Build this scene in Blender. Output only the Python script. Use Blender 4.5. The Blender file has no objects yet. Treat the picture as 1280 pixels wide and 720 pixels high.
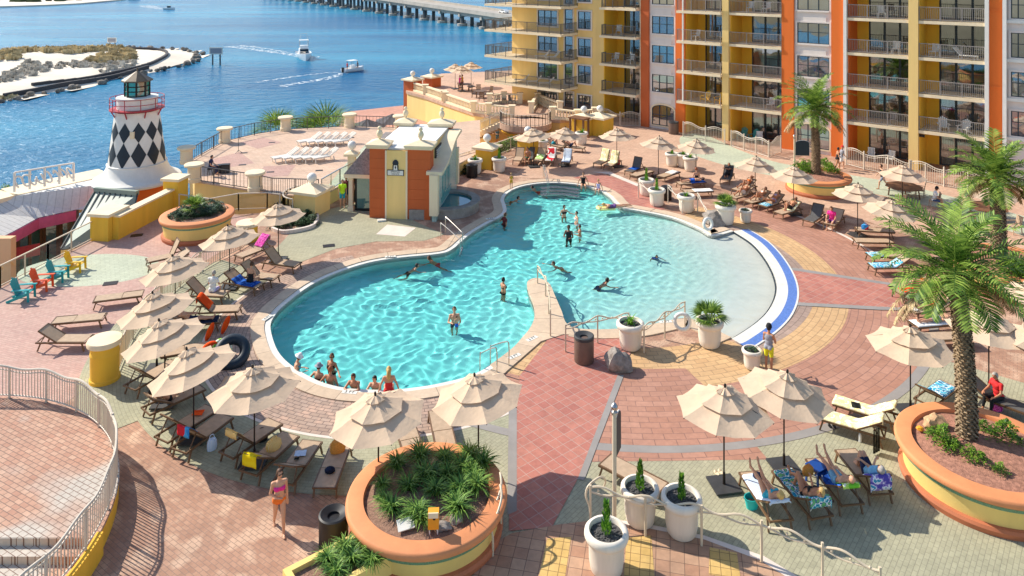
import bpy, bmesh, math, random
import numpy as np
from mathutils import Vector, Matrix, noise
from mathutils.geometry import tessellate_polygon
random.seed(7)
R_ = math.radians
SC = bpy.context.scene
COL = SC.collection
# ---------------------------------------------------------------- camera, sky, sun, exposure
FPX, HOR, CAMH = 930.0, -45.0, 15.3
cam_d = bpy.data.cameras.new('camera'); cam = bpy.data.objects.new('camera', cam_d); COL.objects.link(cam)
cam.location = (0, 0, CAMH); cam.rotation_euler = (R_(90), 0, 0)
cam_d.sensor_width = 36; cam_d.lens = FPX / 1280 * 36
cam_d.shift_y = -(360 - HOR) / 1280
cam_d.clip_start = 0.5; cam_d.clip_end = 12000
SC.camera = cam
W = bpy.data.worlds.new('World'); SC.world = W; W.use_nodes = True
nt = W.node_tree; nt.nodes.clear()
sky = nt.nodes.new('ShaderNodeTexSky'); sky.sky_type = 'NISHITA'; sky.sun_disc = False
SUN_EL, SUN_X, SUN_Y = R_(38), -0.88, 0.475
sky.sun_elevation = SUN_EL; sky.sun_rotation = math.atan2(SUN_X, SUN_Y)
sky.air_density = 1.0; sky.dust_density = 0.6; sky.ozone_density = 1.2
bg = nt.nodes.new('ShaderNodeBackground'); bg.inputs[1].default_value = 0.15
wo = nt.nodes.new('ShaderNodeOutputWorld')
nt.links.new(sky.outputs[0], bg.inputs[0]); nt.links.new(bg.outputs[0], wo.inputs[0])
sun_d = bpy.data.lights.new('sun', 'SUN'); sun_d.energy = 4.8; sun_d.angle = R_(0.5); sun_d.color = (1.0, 0.93, 0.82)
sun = bpy.data.objects.new('sun', sun_d); COL.objects.link(sun)
_s = Vector((SUN_X, SUN_Y, 0)).normalized() * math.cos(SUN_EL) + Vector((0, 0, math.sin(SUN_EL)))
sun.rotation_euler = (-_s).to_track_quat('-Z', 'Y').to_euler()
sun.location = _s * 200
SC.view_settings.view_transform = 'Standard'; SC.view_settings.look = 'None'
SC.view_settings.exposure = 0.36; SC.view_settings.gamma = 1.0; SC.view_settings.use_curve_mapping = False
SC.cycles.max_bounces = 8; SC.cycles.diffuse_bounces = 3; SC.cycles.glossy_bounces = 3
SC.cycles.transmission_bounces = 6; SC.cycles.transparent_max_bounces = 10
SC.cycles.sample_clamp_indirect = 6.0; SC.cycles.use_denoising = True

# ---------------------------------------------------------------- helpers
def P(x, y, z=0.0):
    """a point at height z seen at photo pixel (x, y)"""
    Y = FPX * (CAMH - z) / (y - HOR)
    return Vector(((x - 640) * Y / FPX, Y, z))
def P2(x, y, z=0.0):
    p = P(x, y, z); return (p.x, p.y)
def yaw_to(d):   # rotation so that local +Y points along d
    return math.atan2(-d[0], d[1])

class MB:
    def __init__(s): s.v = []; s.f = []
    def add(s, vs, fs):
        o = len(s.v); s.v += [tuple(v) for v in vs]; s.f += [tuple(i + o for i in f) for f in fs]; return s
    def box(s, c, d, rz=0.0, m=None):
        hx, hy, hz = d[0] / 2, d[1] / 2, d[2] / 2
        cs, sn = math.cos(rz), math.sin(rz); vs = []
        for z in (-hz, hz):
            for x, y in ((-hx, -hy), (hx, -hy), (hx, hy), (-hx, hy)):
                v = Vector((x, y, z))
                if m is not None: v = m @ v
                else: v = Vector((x * cs - y * sn, x * sn + y * cs, z))
                vs.append(v + Vector(c))
        return s.add(vs, [(3, 2, 1, 0), (4, 5, 6, 7), (0, 1, 5, 4), (1, 2, 6, 5), (2, 3, 7, 6), (3, 0, 4, 7)])
    def bar(s, a, b, w, h=None, up=(0, 0, 1)):
        a, b = Vector(a), Vector(b); h = h or w
        d = b - a
        if d.length < 1e-6: return s
        t = d.normalized(); up = Vector(up)
        if abs(t.dot(up)) > .99: up = Vector((0, 1, 0))
        x = t.cross(up).normalized(); y = x.cross(t)
        vs = []
        for p in (a, b):
            for i, j in ((-1, -1), (1, -1), (1, 1), (-1, 1)):
                vs.append(p + x * (i * w / 2) + y * (j * h / 2))
        return s.add(vs, [(0, 1, 2, 3), (7, 6, 5, 4), (0, 4, 5, 1), (1, 5, 6, 2), (2, 6, 7, 3), (3, 7, 4, 0)])
    def tube(s, pts, r, n=6, closed=False):
        pts = [Vector(p) for p in pts]; N = len(pts)
        rs = r if isinstance(r, (list, tuple)) else [r] * N
        o = len(s.v); px = None
        for i, p in enumerate(pts):
            if closed: t = pts[(i + 1) % N] - pts[i - 1]
            else: t = pts[min(i + 1, N - 1)] - pts[max(i - 1, 0)]
            t = t.normalized() if t.length > 1e-9 else Vector((0, 0, 1))
            if px is None:
                u = Vector((0, 0, 1)) if abs(t.z) < .9 else Vector((1, 0, 0))
                px = t.cross(u).normalized()
            else:
                px = (px - t * px.dot(t))
                px = px.normalized() if px.length > 1e-6 else t.orthogonal().normalized()
            py = t.cross(px)
            for k in range(n):
                a = 2 * math.pi * k / n
                s.v.append(tuple(p + (px * math.cos(a) + py * math.sin(a)) * rs[i]))
        for i in range(N if closed else N - 1):
            j = (i + 1) % N
            for k in range(n):
                k2 = (k + 1) % n
                s.f.append((o + i * n + k, o + i * n + k2, o + j * n + k2, o + j * n + k))
        if not closed:
            s.f.append(tuple(o + k for k in range(n))[::-1]); s.f.append(tuple(o + (N - 1) * n + k for k in range(n)))
        return s
    def lathe(s, prof, n=24, c=(0, 0, 0), a0=0.0, sx=1.0, sy=1.0, cap=True):
        o = len(s.v); m = len(prof)
        for r, z in prof:
            for k in range(n):
                a = a0 + 2 * math.pi * k / n
                s.v.append((c[0] + r * math.cos(a) * sx, c[1] + r * math.sin(a) * sy, c[2] + z))
        for i in range(m - 1):
            for k in range(n):
                k2 = (k + 1) % n
                s.f.append((o + i * n + k, o + i * n + k2, o + (i + 1) * n + k2, o + (i + 1) * n + k))
        if cap:
            if prof[0][0] > 1e-4: s.f.append(tuple(o + k for k in range(n))[::-1])
            if prof[-1][0] > 1e-4: s.f.append(tuple(o + (m - 1) * n + k for k in range(n)))
        return s
    def ell(s, c, r, m=None, nu=10, nv=7):
        if not isinstance(r, (list, tuple)): r = (r, r, r)
        vs = []; c = Vector(c)
        def T(v): return c + ((m @ v) if m is not None else v)
        for i in range(1, nv):
            th = math.pi * i / nv
            for k in range(nu):
                a = 2 * math.pi * k / nu
                vs.append(T(Vector((r[0] * math.sin(th) * math.cos(a), r[1] * math.sin(th) * math.sin(a), r[2] * math.cos(th)))))
        vs.append(T(Vector((0, 0, r[2])))); vs.append(T(Vector((0, 0, -r[2]))))
        fs = []
        for i in range(nv - 2):
            for k in range(nu):
                k2 = (k + 1) % nu
                fs.append((i * nu + k, (i + 1) * nu + k, (i + 1) * nu + k2, i * nu + k2))
        top, bot = len(vs) - 2, len(vs) - 1
        for k in range(nu):
            k2 = (k + 1) % nu
            fs.append((top, k, k2)); fs.append((bot, (nv - 2) * nu + k2, (nv - 2) * nu + k))
        return s.add(vs, fs)
    def _fill(s, loops):
        bm = bmesh.new(); ed = []; k = 0
        for l in loops:
            vs = [bm.verts.new((p[0], p[1], 0)) for p in l]
            for i in range(len(vs)): ed.append(bm.edges.new((vs[i], vs[(i + 1) % len(vs)])))
        bm.verts.index_update()
        bmesh.ops.triangle_fill(bm, use_beauty=True, use_dissolve=False, edges=ed, normal=(0, 0, 1))
        bm.verts.index_update(); out = []
        for f in bm.faces:
            t = [v.index for v in f.verts]; a, b, c = (f.verts[i].co for i in range(3))
            if (b - a).cross(c - a).z < 0: t.reverse()
            out.append(tuple(t))
        bm.free(); return out
    def prism(s, poly, z0, z1, holes=()):
        loops = [list(poly)] + [list(h) for h in holes]
        flat = [p for l in loops for p in l]
        N = len(flat); o = len(s.v)
        s.v += [(p[0], p[1], z1) for p in flat] + [(p[0], p[1], z0) for p in flat]
        for t in s._fill(loops):
            s.f.append(tuple(o + i for i in t)); s.f.append(tuple(o + N + i for i in t[::-1]))
        b0 = 0
        for l in loops:
            n = len(l)
            for i in range(n):
                j = (i + 1) % n
                s.f.append((o + b0 + i, o + b0 + j, o + N + b0 + j, o + N + b0 + i))
            b0 += n
        return s
    def sheet(s, poly, z, holes=()):
        loops = [list(poly)] + [list(h) for h in holes]
        flat = [p for l in loops for p in l]; o = len(s.v)
        s.v += [(p[0], p[1], z) for p in flat]
        for t in s._fill(loops): s.f.append(tuple(o + i for i in t))
        return s
    def xf(s, m, frm=0):
        for i in range(frm, len(s.v)): s.v[i] = tuple(m @ Vector(s.v[i]))
        return s
    def mesh(s, name, smooth=False, normals=True):
        me = bpy.data.meshes.new(name); me.from_pydata(s.v, [], s.f); me.update()
        if normals:
            b = bmesh.new(); b.from_mesh(me); bmesh.ops.recalc_face_normals(b, faces=b.faces); b.to_mesh(me); b.free()
        if smooth:
            me.shade_smooth()
            if smooth != 'all': me.set_sharp_from_angle(angle=R_(smooth if smooth is not True else 40))
        return me
    def build(s, name, m, parent=None, smooth=False, loc=None, rz=None, normals=True):
        me = s.mesh(name, smooth, normals); me.materials.append(m)
        o = bpy.data.objects.new(name, me); COL.objects.link(o)
        if parent: o.parent = parent
        if loc is not None: o.location = loc
        if rz is not None: o.rotation_euler = (0, 0, rz)
        return o

def tag(o, label, cat=None, group=None, kind=None):
    if label: o['label'] = label
    if cat: o['category'] = cat
    if group: o['group'] = group
    if kind: o['kind'] = kind
    return o
def thing(name, label, cat, loc=(0, 0, 0), rz=0.0, group=None):
    o = bpy.data.objects.new(name, None); COL.objects.link(o)
    o.location = loc; o.rotation_euler = (0, 0, rz); o.empty_display_size = .2
    return tag(o, label, cat, group)
def struct(o): o['kind'] = 'structure'; return o
def copy_tree(o, parent=None):
    kids = [k for k in o.children]
    c = o.copy(); COL.objects.link(c)
    if parent: c.parent = parent
    for k in kids: copy_tree(k, c)
    return c
def put(proto, first, loc, rz, label, cat=None, group=None):
    o = proto if first else copy_tree(proto)
    o.location = loc; o.rotation_euler = (0, 0, rz)
    return tag(o, label, cat, group)
_used = {}
def inst(key, maker, loc, rz, label, cat, group=None):
    """first call builds the thing, later calls copy it with its parts"""
    if key not in _used:
        _used[key] = maker(); return put(_used[key], True, loc, rz, label, cat, group)
    return put(_used[key], False, loc, rz, label, cat, group)
def setmat(o, m):
    o.material_slots[0].link = 'OBJECT'; o.material_slots[0].material = m
def child(o, name):
    for k in o.children:
        if k.name.split('.')[0] == name: return k
def smooth_poly(pts, sub=6, closed=True):
    """Catmull-Rom through 2-D points"""
    out = []; n = len(pts)
    rng = range(n) if closed else range(n - 1)
    for i in rng:
        if closed: p0, p1, p2, p3 = pts[i - 1], pts[i], pts[(i + 1) % n], pts[(i + 2) % n]
        else: p0, p1, p2, p3 = pts[max(i - 1, 0)], pts[i], pts[i + 1], pts[min(i + 2, n - 1)]
        for k in range(sub):
            t = k / sub
            out.append(tuple(.5 * (2 * p1[d] + (p2[d] - p0[d]) * t + (2 * p0[d] - 5 * p1[d] + 4 * p2[d] - p3[d]) * t * t
                                   + (3 * p1[d] - p0[d] - 3 * p2[d] + p3[d]) * t ** 3) for d in range(len(p1))))
    if not closed: out.append(tuple(pts[-1]))
    return out
def offset_poly(pts, d):
    """offset a closed 2-D polygon outwards (ccw) by d"""
    n = len(pts); area = sum(pts[i][0] * pts[(i + 1) % n][1] - pts[(i + 1) % n][0] * pts[i][1] for i in range(n))
    sg = 1 if area > 0 else -1; out = []
    for i in range(n):
        a, b, c = Vector(pts[i - 1]), Vector(pts[i]), Vector(pts[(i + 1) % n])
        t = (b - a).normalized() + (c - b).normalized()
        t = t.normalized() if t.length > 1e-6 else (c - b).normalized()
        out.append((b.x + t.y * sg * d, b.y - t.x * sg * d))
    return out
def inside(p, poly):
    x, y = p; r = False; j = len(poly) - 1
    for i in range(len(poly)):
        xi, yi = poly[i]; xj, yj = poly[j]
        if (yi > y) != (yj > y) and x < (xj - xi) * (y - yi) / (yj - yi) + xi: r = not r
        j = i
    return r

# ---------------------------------------------------------------- materials
def lin(c):
    return tuple(((v / 255) / 12.92 if v / 255 <= .04045 else (((v / 255) + .055) / 1.055) ** 2.4) for v in c) + (1.0,)
_mats = {}
def nodes(name):
    m = bpy.data.materials.new(name); m.use_nodes = True
    t = m.node_tree; b = t.nodes['Principled BSDF']
    return m, t, b
def N(t, typ, **kw):
    n = t.nodes.new(typ)
    for k, v in kw.items():
        if k in n.inputs: n.inputs[k].default_value = v
        else: setattr(n, k, v)
    return n
def mixc(t, a, b, fac, blend='MIX'):
    n = t.nodes.new('ShaderNodeMix'); n.data_type = 'RGBA'; n.blend_type = blend
    for i, v in ((6, a), (7, b), (0, fac)):
        if hasattr(v, 'links'): t.links.new(v, n.inputs[i])
        else: n.inputs[i].default_value = v
    return n.outputs[2]
def plain(name, rgb, rough=.6, var=.10, scale=2.0, bump=0.0, bscale=60.0, metal=0.0, spec=.4, coords='Object', streak=False):
    """a painted / solid surface with gentle uneven colour, so nothing reads as one flat value"""
    if name in _mats: return _mats[name]
    m, t, b = nodes(name)
    tc = N(t, 'ShaderNodeTexCoord')
    mp = N(t, 'ShaderNodeMapping'); t.links.new(tc.outputs[coords], mp.inputs[0])
    if streak: mp.inputs['Scale'].default_value = (1, 1, .12)
    nz = N(t, 'ShaderNodeTexNoise', Scale=scale, Detail=6.0, Roughness=.65)
    t.links.new(mp.outputs[0], nz.inputs['Vector'])
    c = lin(rgb); d = tuple(v * (1 - var * 1.3) for v in c[:3]) + (1,); e = tuple(min(1, v * (1 + var)) for v in c[:3]) + (1,)
    rp = N(t, 'ShaderNodeValToRGB'); rp.color_ramp.elements[0].position = .32; rp.color_ramp.elements[1].position = .68
    rp.color_ramp.elements[0].color = d; rp.color_ramp.elements[1].color = e
    t.links.new(nz.outputs['Fac'], rp.inputs[0]); t.links.new(rp.outputs[0], b.inputs['Base Color'])
    b.inputs['Roughness'].default_value = rough; b.inputs['Metallic'].default_value = metal
    b.inputs['Specular IOR Level'].default_value = spec
    if bump:
        n2 = N(t, 'ShaderNodeTexNoise', Scale=bscale, Detail=4.0); t.links.new(tc.outputs[coords], n2.inputs['Vector'])
        bp = N(t, 'ShaderNodeBump', Strength=bump, Distance=.02); t.links.new(n2.outputs['Fac'], bp.inputs['Height'])
        t.links.new(bp.outputs[0], b.inputs['Normal'])
    _mats[name] = m; return m
def paver(name, c1, c2, cm, bw=.30, bh=.15, mortar=.012, rot=0.0, polar=None, off=.5, mix3=None, stain=.25):
    """unit paving; polar=(cx, cy) lays the courses in rings round that point"""
    m, t, b = nodes(name)
    geo = N(t, 'ShaderNodeNewGeometry')
    if polar:
        sub = N(t, 'ShaderNodeVectorMath', operation='SUBTRACT'); t.links.new(geo.outputs['Position'], sub.inputs[0])
        sub.inputs[1].default_value = (polar[0], polar[1], 0)
        sp = N(t, 'ShaderNodeSeparateXYZ'); t.links.new(sub.outputs[0], sp.inputs[0])
        at = N(t, 'ShaderNodeMath', operation='ARCTAN2'); t.links.new(sp.outputs[1], at.inputs[0]); t.links.new(sp.outputs[0], at.inputs[1])
        ml = N(t, 'ShaderNodeMath', operation='MULTIPLY'); t.links.new(at.outputs[0], ml.inputs[0]); ml.inputs[1].default_value = polar[2]
        sp2 = N(t, 'ShaderNodeVectorMath', operation='MULTIPLY'); t.links.new(sub.outputs[0], sp2.inputs[0]); sp2.inputs[1].default_value = (1, 1, 0)
        ln = N(t, 'ShaderNodeVectorMath', operation='LENGTH'); t.links.new(sp2.outputs[0], ln.inputs[0])
        cb = N(t, 'ShaderNodeCombineXYZ'); t.links.new(ml.outputs[0], cb.inputs[0]); t.links.new(ln.outputs['Value'], cb.inputs[1])
        vec = cb.outputs[0]
    else:
        mp = N(t, 'ShaderNodeMapping'); mp.inputs['Rotation'].default_value = (0, 0, rot); t.links.new(geo.outputs['Position'], mp.inputs[0]); vec = mp.outputs[0]
    br = N(t, 'ShaderNodeTexBrick', Scale=1.0); br.offset = off
    br.inputs['Brick Width'].default_value = bw; br.inputs['Row Height'].default_value = bh; br.inputs['Mortar Size'].default_value = mortar
    br.inputs['Mortar Smooth'].default_value = .3; br.inputs['Bias'].default_value = 0.0
    br.inputs['Color1'].default_value = lin(c1); br.inputs['Color2'].default_value = lin(c2); br.inputs['Mortar'].default_value = lin(cm)
    t.links.new(vec, br.inputs['Vector'])
    n1 = N(t, 'ShaderNodeTexNoise', Scale=.35, Detail=7.0, Roughness=.7); t.links.new(geo.outputs['Position'], n1.inputs['Vector'])
    n2 = N(t, 'ShaderNodeTexNoise', Scale=5.0, Detail=5.0, Roughness=.7); t.links.new(geo.outputs['Position'], n2.inputs['Vector'])
    r1 = N(t, 'ShaderNodeValToRGB'); r1.color_ramp.elements[0].position = .3; r1.color_ramp.elements[1].position = .7
    r1.color_ramp.elements[0].color = (1 - stain, 1 - stain, 1 - stain * .95, 1); r1.color_ramp.elements[1].color = (1.08, 1.06, 1.04, 1)
    t.links.new(n1.outputs['Fac'], r1.inputs[0])
    r2 = N(t, 'ShaderNodeValToRGB'); r2.color_ramp.elements[0].position = .3; r2.color_ramp.elements[1].position = .75
    r2.color_ramp.elements[0].color = (.84, .84, .84, 1); r2.color_ramp.elements[1].color = (1.08, 1.08, 1.08, 1)
    t.links.new(n2.outputs['Fac'], r2.inputs[0])
    c = br.outputs['Color']
    if mix3:
        n3 = N(t, 'ShaderNodeTexNoise', Scale=mix3[1], Detail=2.0); t.links.new(vec, n3.inputs['Vector'])
        r3 = N(t, 'ShaderNodeValToRGB'); r3.color_ramp.elements[0].position = .5; r3.color_ramp.elements[1].position = .62
        t.links.new(n3.outputs['Fac'], r3.inputs[0])
        inv = N(t, 'ShaderNodeMath', operation='SUBTRACT'); inv.inputs[0].default_value = 1.0; t.links.new(br.outputs['Fac'], inv.inputs[1])
        mm = N(t, 'ShaderNodeMath', operation='MULTIPLY'); t.links.new(r3.outputs[0], mm.inputs[0]); t.links.new(inv.outputs[0], mm.inputs[1])
        c = mixc(t, c, lin(mix3[0]), mm.outputs[0])
    c = mixc(t, c, r1.outputs[0], 1.0, 'MULTIPLY'); c = mixc(t, c, r2.outputs[0], 1.0, 'MULTIPLY')
    t.links.new(c, b.inputs['Base Color']); b.inputs['Roughness'].default_value = .75; b.inputs['Specular IOR Level'].default_value = .3
    bp = N(t, 'ShaderNodeBump', Strength=.35, Distance=.01); bp.invert = True; t.links.new(br.outputs['Fac'], bp.inputs['Height']); t.links.new(bp.outputs[0], b.inputs['Normal'])
    return m
M = {}
# canvas lets some sun through
def canvas(name, rgb):
    m, t, b = nodes(name); out = t.nodes['Material Output']
    tc = N(t, 'ShaderNodeTexCoord'); nz = N(t, 'ShaderNodeTexNoise', Scale=2.5, Detail=5.0); t.links.new(tc.outputs['Object'], nz.inputs['Vector'])
    c = lin(rgb); rp = N(t, 'ShaderNodeValToRGB'); rp.color_ramp.elements[0].position = .35; rp.color_ramp.elements[1].position = .7
    rp.color_ramp.elements[0].color = tuple(v * .9 for v in c[:3]) + (1,); rp.color_ramp.elements[1].color = c
    t.links.new(nz.outputs['Fac'], rp.inputs[0]); t.links.new(rp.outputs[0], b.inputs['Base Color']); b.inputs['Roughness'].default_value = .9; b.inputs['Specular IOR Level'].default_value = .1
    wv = N(t, 'ShaderNodeTexNoise', Scale=9.0, Detail=2.0); t.links.new(tc.outputs['Object'], wv.inputs['Vector'])
    bp = N(t, 'ShaderNodeBump', Strength=.25, Distance=.05); t.links.new(wv.outputs['Fac'], bp.inputs['Height']); t.links.new(bp.outputs[0], b.inputs['Normal'])
    tr = N(t, 'ShaderNodeBsdfTranslucent'); t.links.new(rp.outputs[0], tr.inputs['Color'])
    mx = N(t, 'ShaderNodeMixShader', Fac=.12); t.links.new(b.outputs[0], mx.inputs[1]); t.links.new(tr.outputs[0], mx.inputs[2]); t.links.new(mx.outputs[0], out.inputs['Surface'])
    return m
M['canvas'] = canvas('umbrella_canvas', (222, 195, 166))
M['dark_metal'] = plain('dark_metal', (52, 44, 40), .45, .15, 4, metal=.4)
M['steel_plate'] = plain('steel_plate', (62, 62, 62), .6, .2, 3)
M['brown_frame'] = plain('brown_frame', (112, 84, 58), .5, .15, 5)
M['sling'] = plain('sling_mesh', (186, 160, 132), .8, .1, 6, .2, 200)
M['sling_grey'] = plain('sling_mesh_grey', (92, 90, 88), .8, .1, 6, .2, 200)
M['cream'] = plain('cream_stucco', (238, 218, 182), .8, .06, 1.5, .15, 90, streak=True)
M['cream_rail'] = plain('cream_rail', (214, 196, 168), .45, .06, 3)
M['white'] = plain('white_paint', (232, 228, 218), .55, .05, 2)
M['white_rail'] = plain('white_rail', (212, 198, 178), .45, .06, 3)
M['yellow'] = plain('yellow_stucco', (236, 186, 62), .8, .07, 1.2, .2, 80, streak=True)
M['pale_yellow'] = plain('pale_yellow_stucco', (244, 208, 134), .8, .06, 1.0, .2, 80, streak=True)
M['amber'] = plain('amber_stucco', (246, 190, 60), .8, .06, 1.0, .15, 80, streak=True)
M['orange'] = plain('orange_stucco', (232, 116, 44), .75, .07, .8, .12, 60, streak=True)
M['rust'] = plain('rust_panel', (200, 98, 48), .7, .08, .8, .12, 60, streak=True)
M['terra'] = plain('terracotta_rim', (222, 144, 94), .7, .07, 1.6, .15, 70)
M['terra_base'] = plain('terracotta_base', (188, 112, 76), .75, .1, 1.6, .15, 70)
M['planter_yellow'] = plain('planter_yellow', (240, 208, 124), .75, .06, 1.0, .2, 60, streak=True)
M['pot'] = plain('white_pot', (232, 220, 202), .65, .06, 3, .1, 60, streak=True)
M['soil'] = plain('mulch', (150, 116, 96), .95, .35, 14, 1.0, 40)
M['red_mulch'] = plain('red_mulch', (172, 122, 100), .95, .35, 9, 1.0, 40)
M['gravel'] = plain('dark_gravel', (92, 90, 88), .9, .6, 40, 1.0, 50)
M['rock'] = plain('grey_rock', (150, 140, 130), .9, .3, 5, 1.0, 12)
M['tan_rock'] = plain('tan_rock', (200, 160, 120), .9, .25, 5, 1.0, 12)
M['steel'] = plain('steel', (200, 196, 190), .25, .05, 3, metal=.9)
M['coping'] = paver('coping_stone', (218, 194, 166), (208, 184, 156), (150, 130, 110), 1.3, 60.0, .014, polar=(-4.65, 32.0, 6.4), off=0.0, stain=.14)
M['tile_white'] = plain('white_tile', (226, 222, 210), .5, .08, 3)
M['tile_blue'] = plain('blue_mosaic', (96, 130, 196), .4, .22, 18)
M['green_mosaic'] = plain('green_mosaic', (112, 150, 116), .45, .3, 40)
M['black'] = plain('black_rubber', (26, 26, 28), .5, .2, 4)
M['navy'] = plain('navy_paint', (30, 44, 56), .5, .1, 3)
M['roof_white'] = plain('roof_membrane', (232, 230, 224), .7, .06, .7)
# ================================================================ SETTING
WATER_Z = -0.10
OUT_PX = [(914, 423), (871, 402), (853, 399), (827, 404), (799, 410), (767, 412.5), (740, 413), (717, 411), (707, 404), (702, 390), (693, 369),
    (687, 356), (677, 350), (667, 349), (659, 354), (661, 366), (667, 382), (668, 398), (662, 412), (653, 423), (640, 437), (613, 457), (587, 470),
    (550, 479.5), (520, 484.5), (490, 487.5), (453, 487), (428, 484.5), (407, 479.5), (388, 471.5), (365, 457.5), (350, 443), (342, 427), (338, 408),
    (343, 395), (357, 380), (387, 357.5), (420, 341.5), (460, 328.5), (500, 322), (550, 317), (566, 311), (577, 301.5), (590, 291), (610, 279),
    (626, 271), (633, 264), (632, 256), (630, 249), (635, 241), (649, 234), (668, 230), (690, 228.5), (715, 230), (735, 233.5), (751, 239),
    (762, 246), (769, 254), (778, 260), (800, 264), (840, 272.5), (873, 286), (890, 295), (917, 289)]
BEACH_PX = [(917, 289), (940, 304), (957, 324), (968, 346), (970, 366), (962, 386), (946, 403), (921, 420), (914, 423)]
out_w = smooth_poly([P2(*p) for p in OUT_PX], 4, closed=False)
beach_w = smooth_poly([P2(*p) for p in BEACH_PX], 5, closed=False)
POOL = out_w + beach_w[1:-1]
CB = (4.8, 38.0)          # centre of the beach entry rings
CL = (-4.65, 32.0)        # centre of the left lobe

def pip(X, Y, poly):
    r = np.zeros(X.shape, bool); j = len(poly) - 1
    for i in range(len(poly)):
        xi, yi = poly[i]; xj, yj = poly[j]
        c = ((yi > Y) != (yj > Y)) & (X < (xj - xi) * (Y - yi) / (yj - yi + 1e-12) + xi)
        r ^= c; j = i
    return r
def grid_mesh(name, x0, x1, y0, y1, st, poly, zf):
    nx, ny = int((x1 - x0) / st) + 1, int((y1 - y0) / st) + 1
    X, Y = np.meshgrid(x0 + np.arange(nx) * st, y0 + np.arange(ny) * st)
    keep = pip(X[:-1, :-1] + st / 2, Y[:-1, :-1] + st / 2, poly)
    Z = zf(X, Y)
    idx = np.arange(nx * ny).reshape(ny, nx)
    q = np.stack([idx[:-1, :-1], idx[:-1, 1:], idx[1:, 1:], idx[1:, :-1]], -1)[keep]
    used = np.unique(q); mp = -np.ones(nx * ny, int); mp[used] = np.arange(len(used))
    V = np.stack([X.ravel(), Y.ravel(), Z.ravel()], -1)[used]
    me = bpy.data.meshes.new(name); me.from_pydata(V.tolist(), [], mp[q].tolist()); me.update(); me.shade_smooth()
    return me
_bw = np.array(beach_w)
def depth(X, Y):
    d = np.full(np.shape(X), 1e9)
    for x, y in _bw: d = np.minimum(d, np.hypot(X - x, Y - y))
    return .12 + 1.1 * np.clip((d - .3) / 12.0, 0, 1) ** .85
# --- pool basin
mb = MB(); n = len(POOL)
for i, p in enumerate(POOL): mb.v += [(p[0], p[1], 0.0), (p[0], p[1], -1.6)]
for i in range(n):
    j = (i + 1) % n; mb.f.append((2 * i, 2 * j, 2 * j + 1, 2 * i + 1))
m, t, b = nodes('pool_plaster_depth_tint')
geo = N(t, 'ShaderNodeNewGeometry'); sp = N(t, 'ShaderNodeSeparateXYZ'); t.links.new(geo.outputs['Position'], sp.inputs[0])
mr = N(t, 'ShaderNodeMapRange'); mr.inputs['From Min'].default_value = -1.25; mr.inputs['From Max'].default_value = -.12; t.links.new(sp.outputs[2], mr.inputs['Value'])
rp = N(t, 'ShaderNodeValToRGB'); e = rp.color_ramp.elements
e[0].position = 0; e[0].color = lin((124, 240, 234)); e[1].position = 1; e[1].color = lin((250, 246, 232))  # cyan by depth: the water's absorption of light is painted into the plaster
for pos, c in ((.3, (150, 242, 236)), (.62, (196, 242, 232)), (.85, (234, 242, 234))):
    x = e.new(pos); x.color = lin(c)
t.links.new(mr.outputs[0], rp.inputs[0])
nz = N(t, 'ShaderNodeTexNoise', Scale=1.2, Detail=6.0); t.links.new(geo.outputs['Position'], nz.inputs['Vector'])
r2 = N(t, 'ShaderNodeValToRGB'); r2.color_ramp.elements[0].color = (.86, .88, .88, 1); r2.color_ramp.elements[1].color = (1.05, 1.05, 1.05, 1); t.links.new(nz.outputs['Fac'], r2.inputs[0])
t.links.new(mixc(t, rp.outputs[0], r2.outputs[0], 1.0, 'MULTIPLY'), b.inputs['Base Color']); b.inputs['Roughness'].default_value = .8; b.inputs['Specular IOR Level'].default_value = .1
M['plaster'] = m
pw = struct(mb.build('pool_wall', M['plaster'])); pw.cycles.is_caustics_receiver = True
big = offset_poly(POOL, .3)
xs = [p[0] for p in POOL]; ys = [p[1] for p in POOL]
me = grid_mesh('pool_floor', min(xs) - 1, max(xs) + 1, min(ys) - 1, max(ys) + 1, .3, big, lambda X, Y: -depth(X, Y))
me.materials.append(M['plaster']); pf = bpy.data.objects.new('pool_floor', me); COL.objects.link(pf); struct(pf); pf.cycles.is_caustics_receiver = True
# --- pool water: a real rippled surface that bends the light on to the floor
rng = np.random.RandomState(3)
WV = [(a, 2 * math.pi / l, rng.uniform(0, 2 * math.pi), .0048 * (l / .8) ** 1.3) for l, a in zip(rng.uniform(.3, .85, 30), rng.uniform(0, 2 * math.pi, 30))]
def waves(X, Y):
    Z = np.zeros(X.shape)
    wx = X + .12 * np.sin(Y * 1.3) + .08 * np.sin(Y * 2.9 + 1); wy = Y + .12 * np.sin(X * 1.7) + .08 * np.sin(X * 3.1)
    for a, k, ph, A in WV: Z += A * .42 * np.sin(k * (wx * math.cos(a) + wy * math.sin(a)) + ph)
    r = np.sqrt((X - 7.3) ** 2 + (Y - 36.6) ** 2); Z += .008 * np.sin(r * 9.5) * np.exp(-r / 2.6)      # rings round a swimmer
    amp = np.clip(depth(X, Y) / .9, .25, 1)
    return WATER_Z + Z * amp
me = grid_mesh('pool_water', min(xs) - 1, max(xs) + 1, min(ys) - 1, max(ys) + 1, .05, offset_poly(POOL, .08), waves)
m = bpy.data.materials.new('pool_water'); m.use_nodes = True; t = m.node_tree; t.nodes.clear()
out = N(t, 'ShaderNodeOutputMaterial'); 
rf = N(t, 'ShaderNodeBsdfRefraction', IOR=1.333, Roughness=0.0); rf.inputs['Color'].default_value = (.975, .997, 1, 1)
gl = N(t, 'ShaderNodeBsdfGlossy', Roughness=0.04); gn = N(t, 'ShaderNodeNewGeometry')
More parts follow.
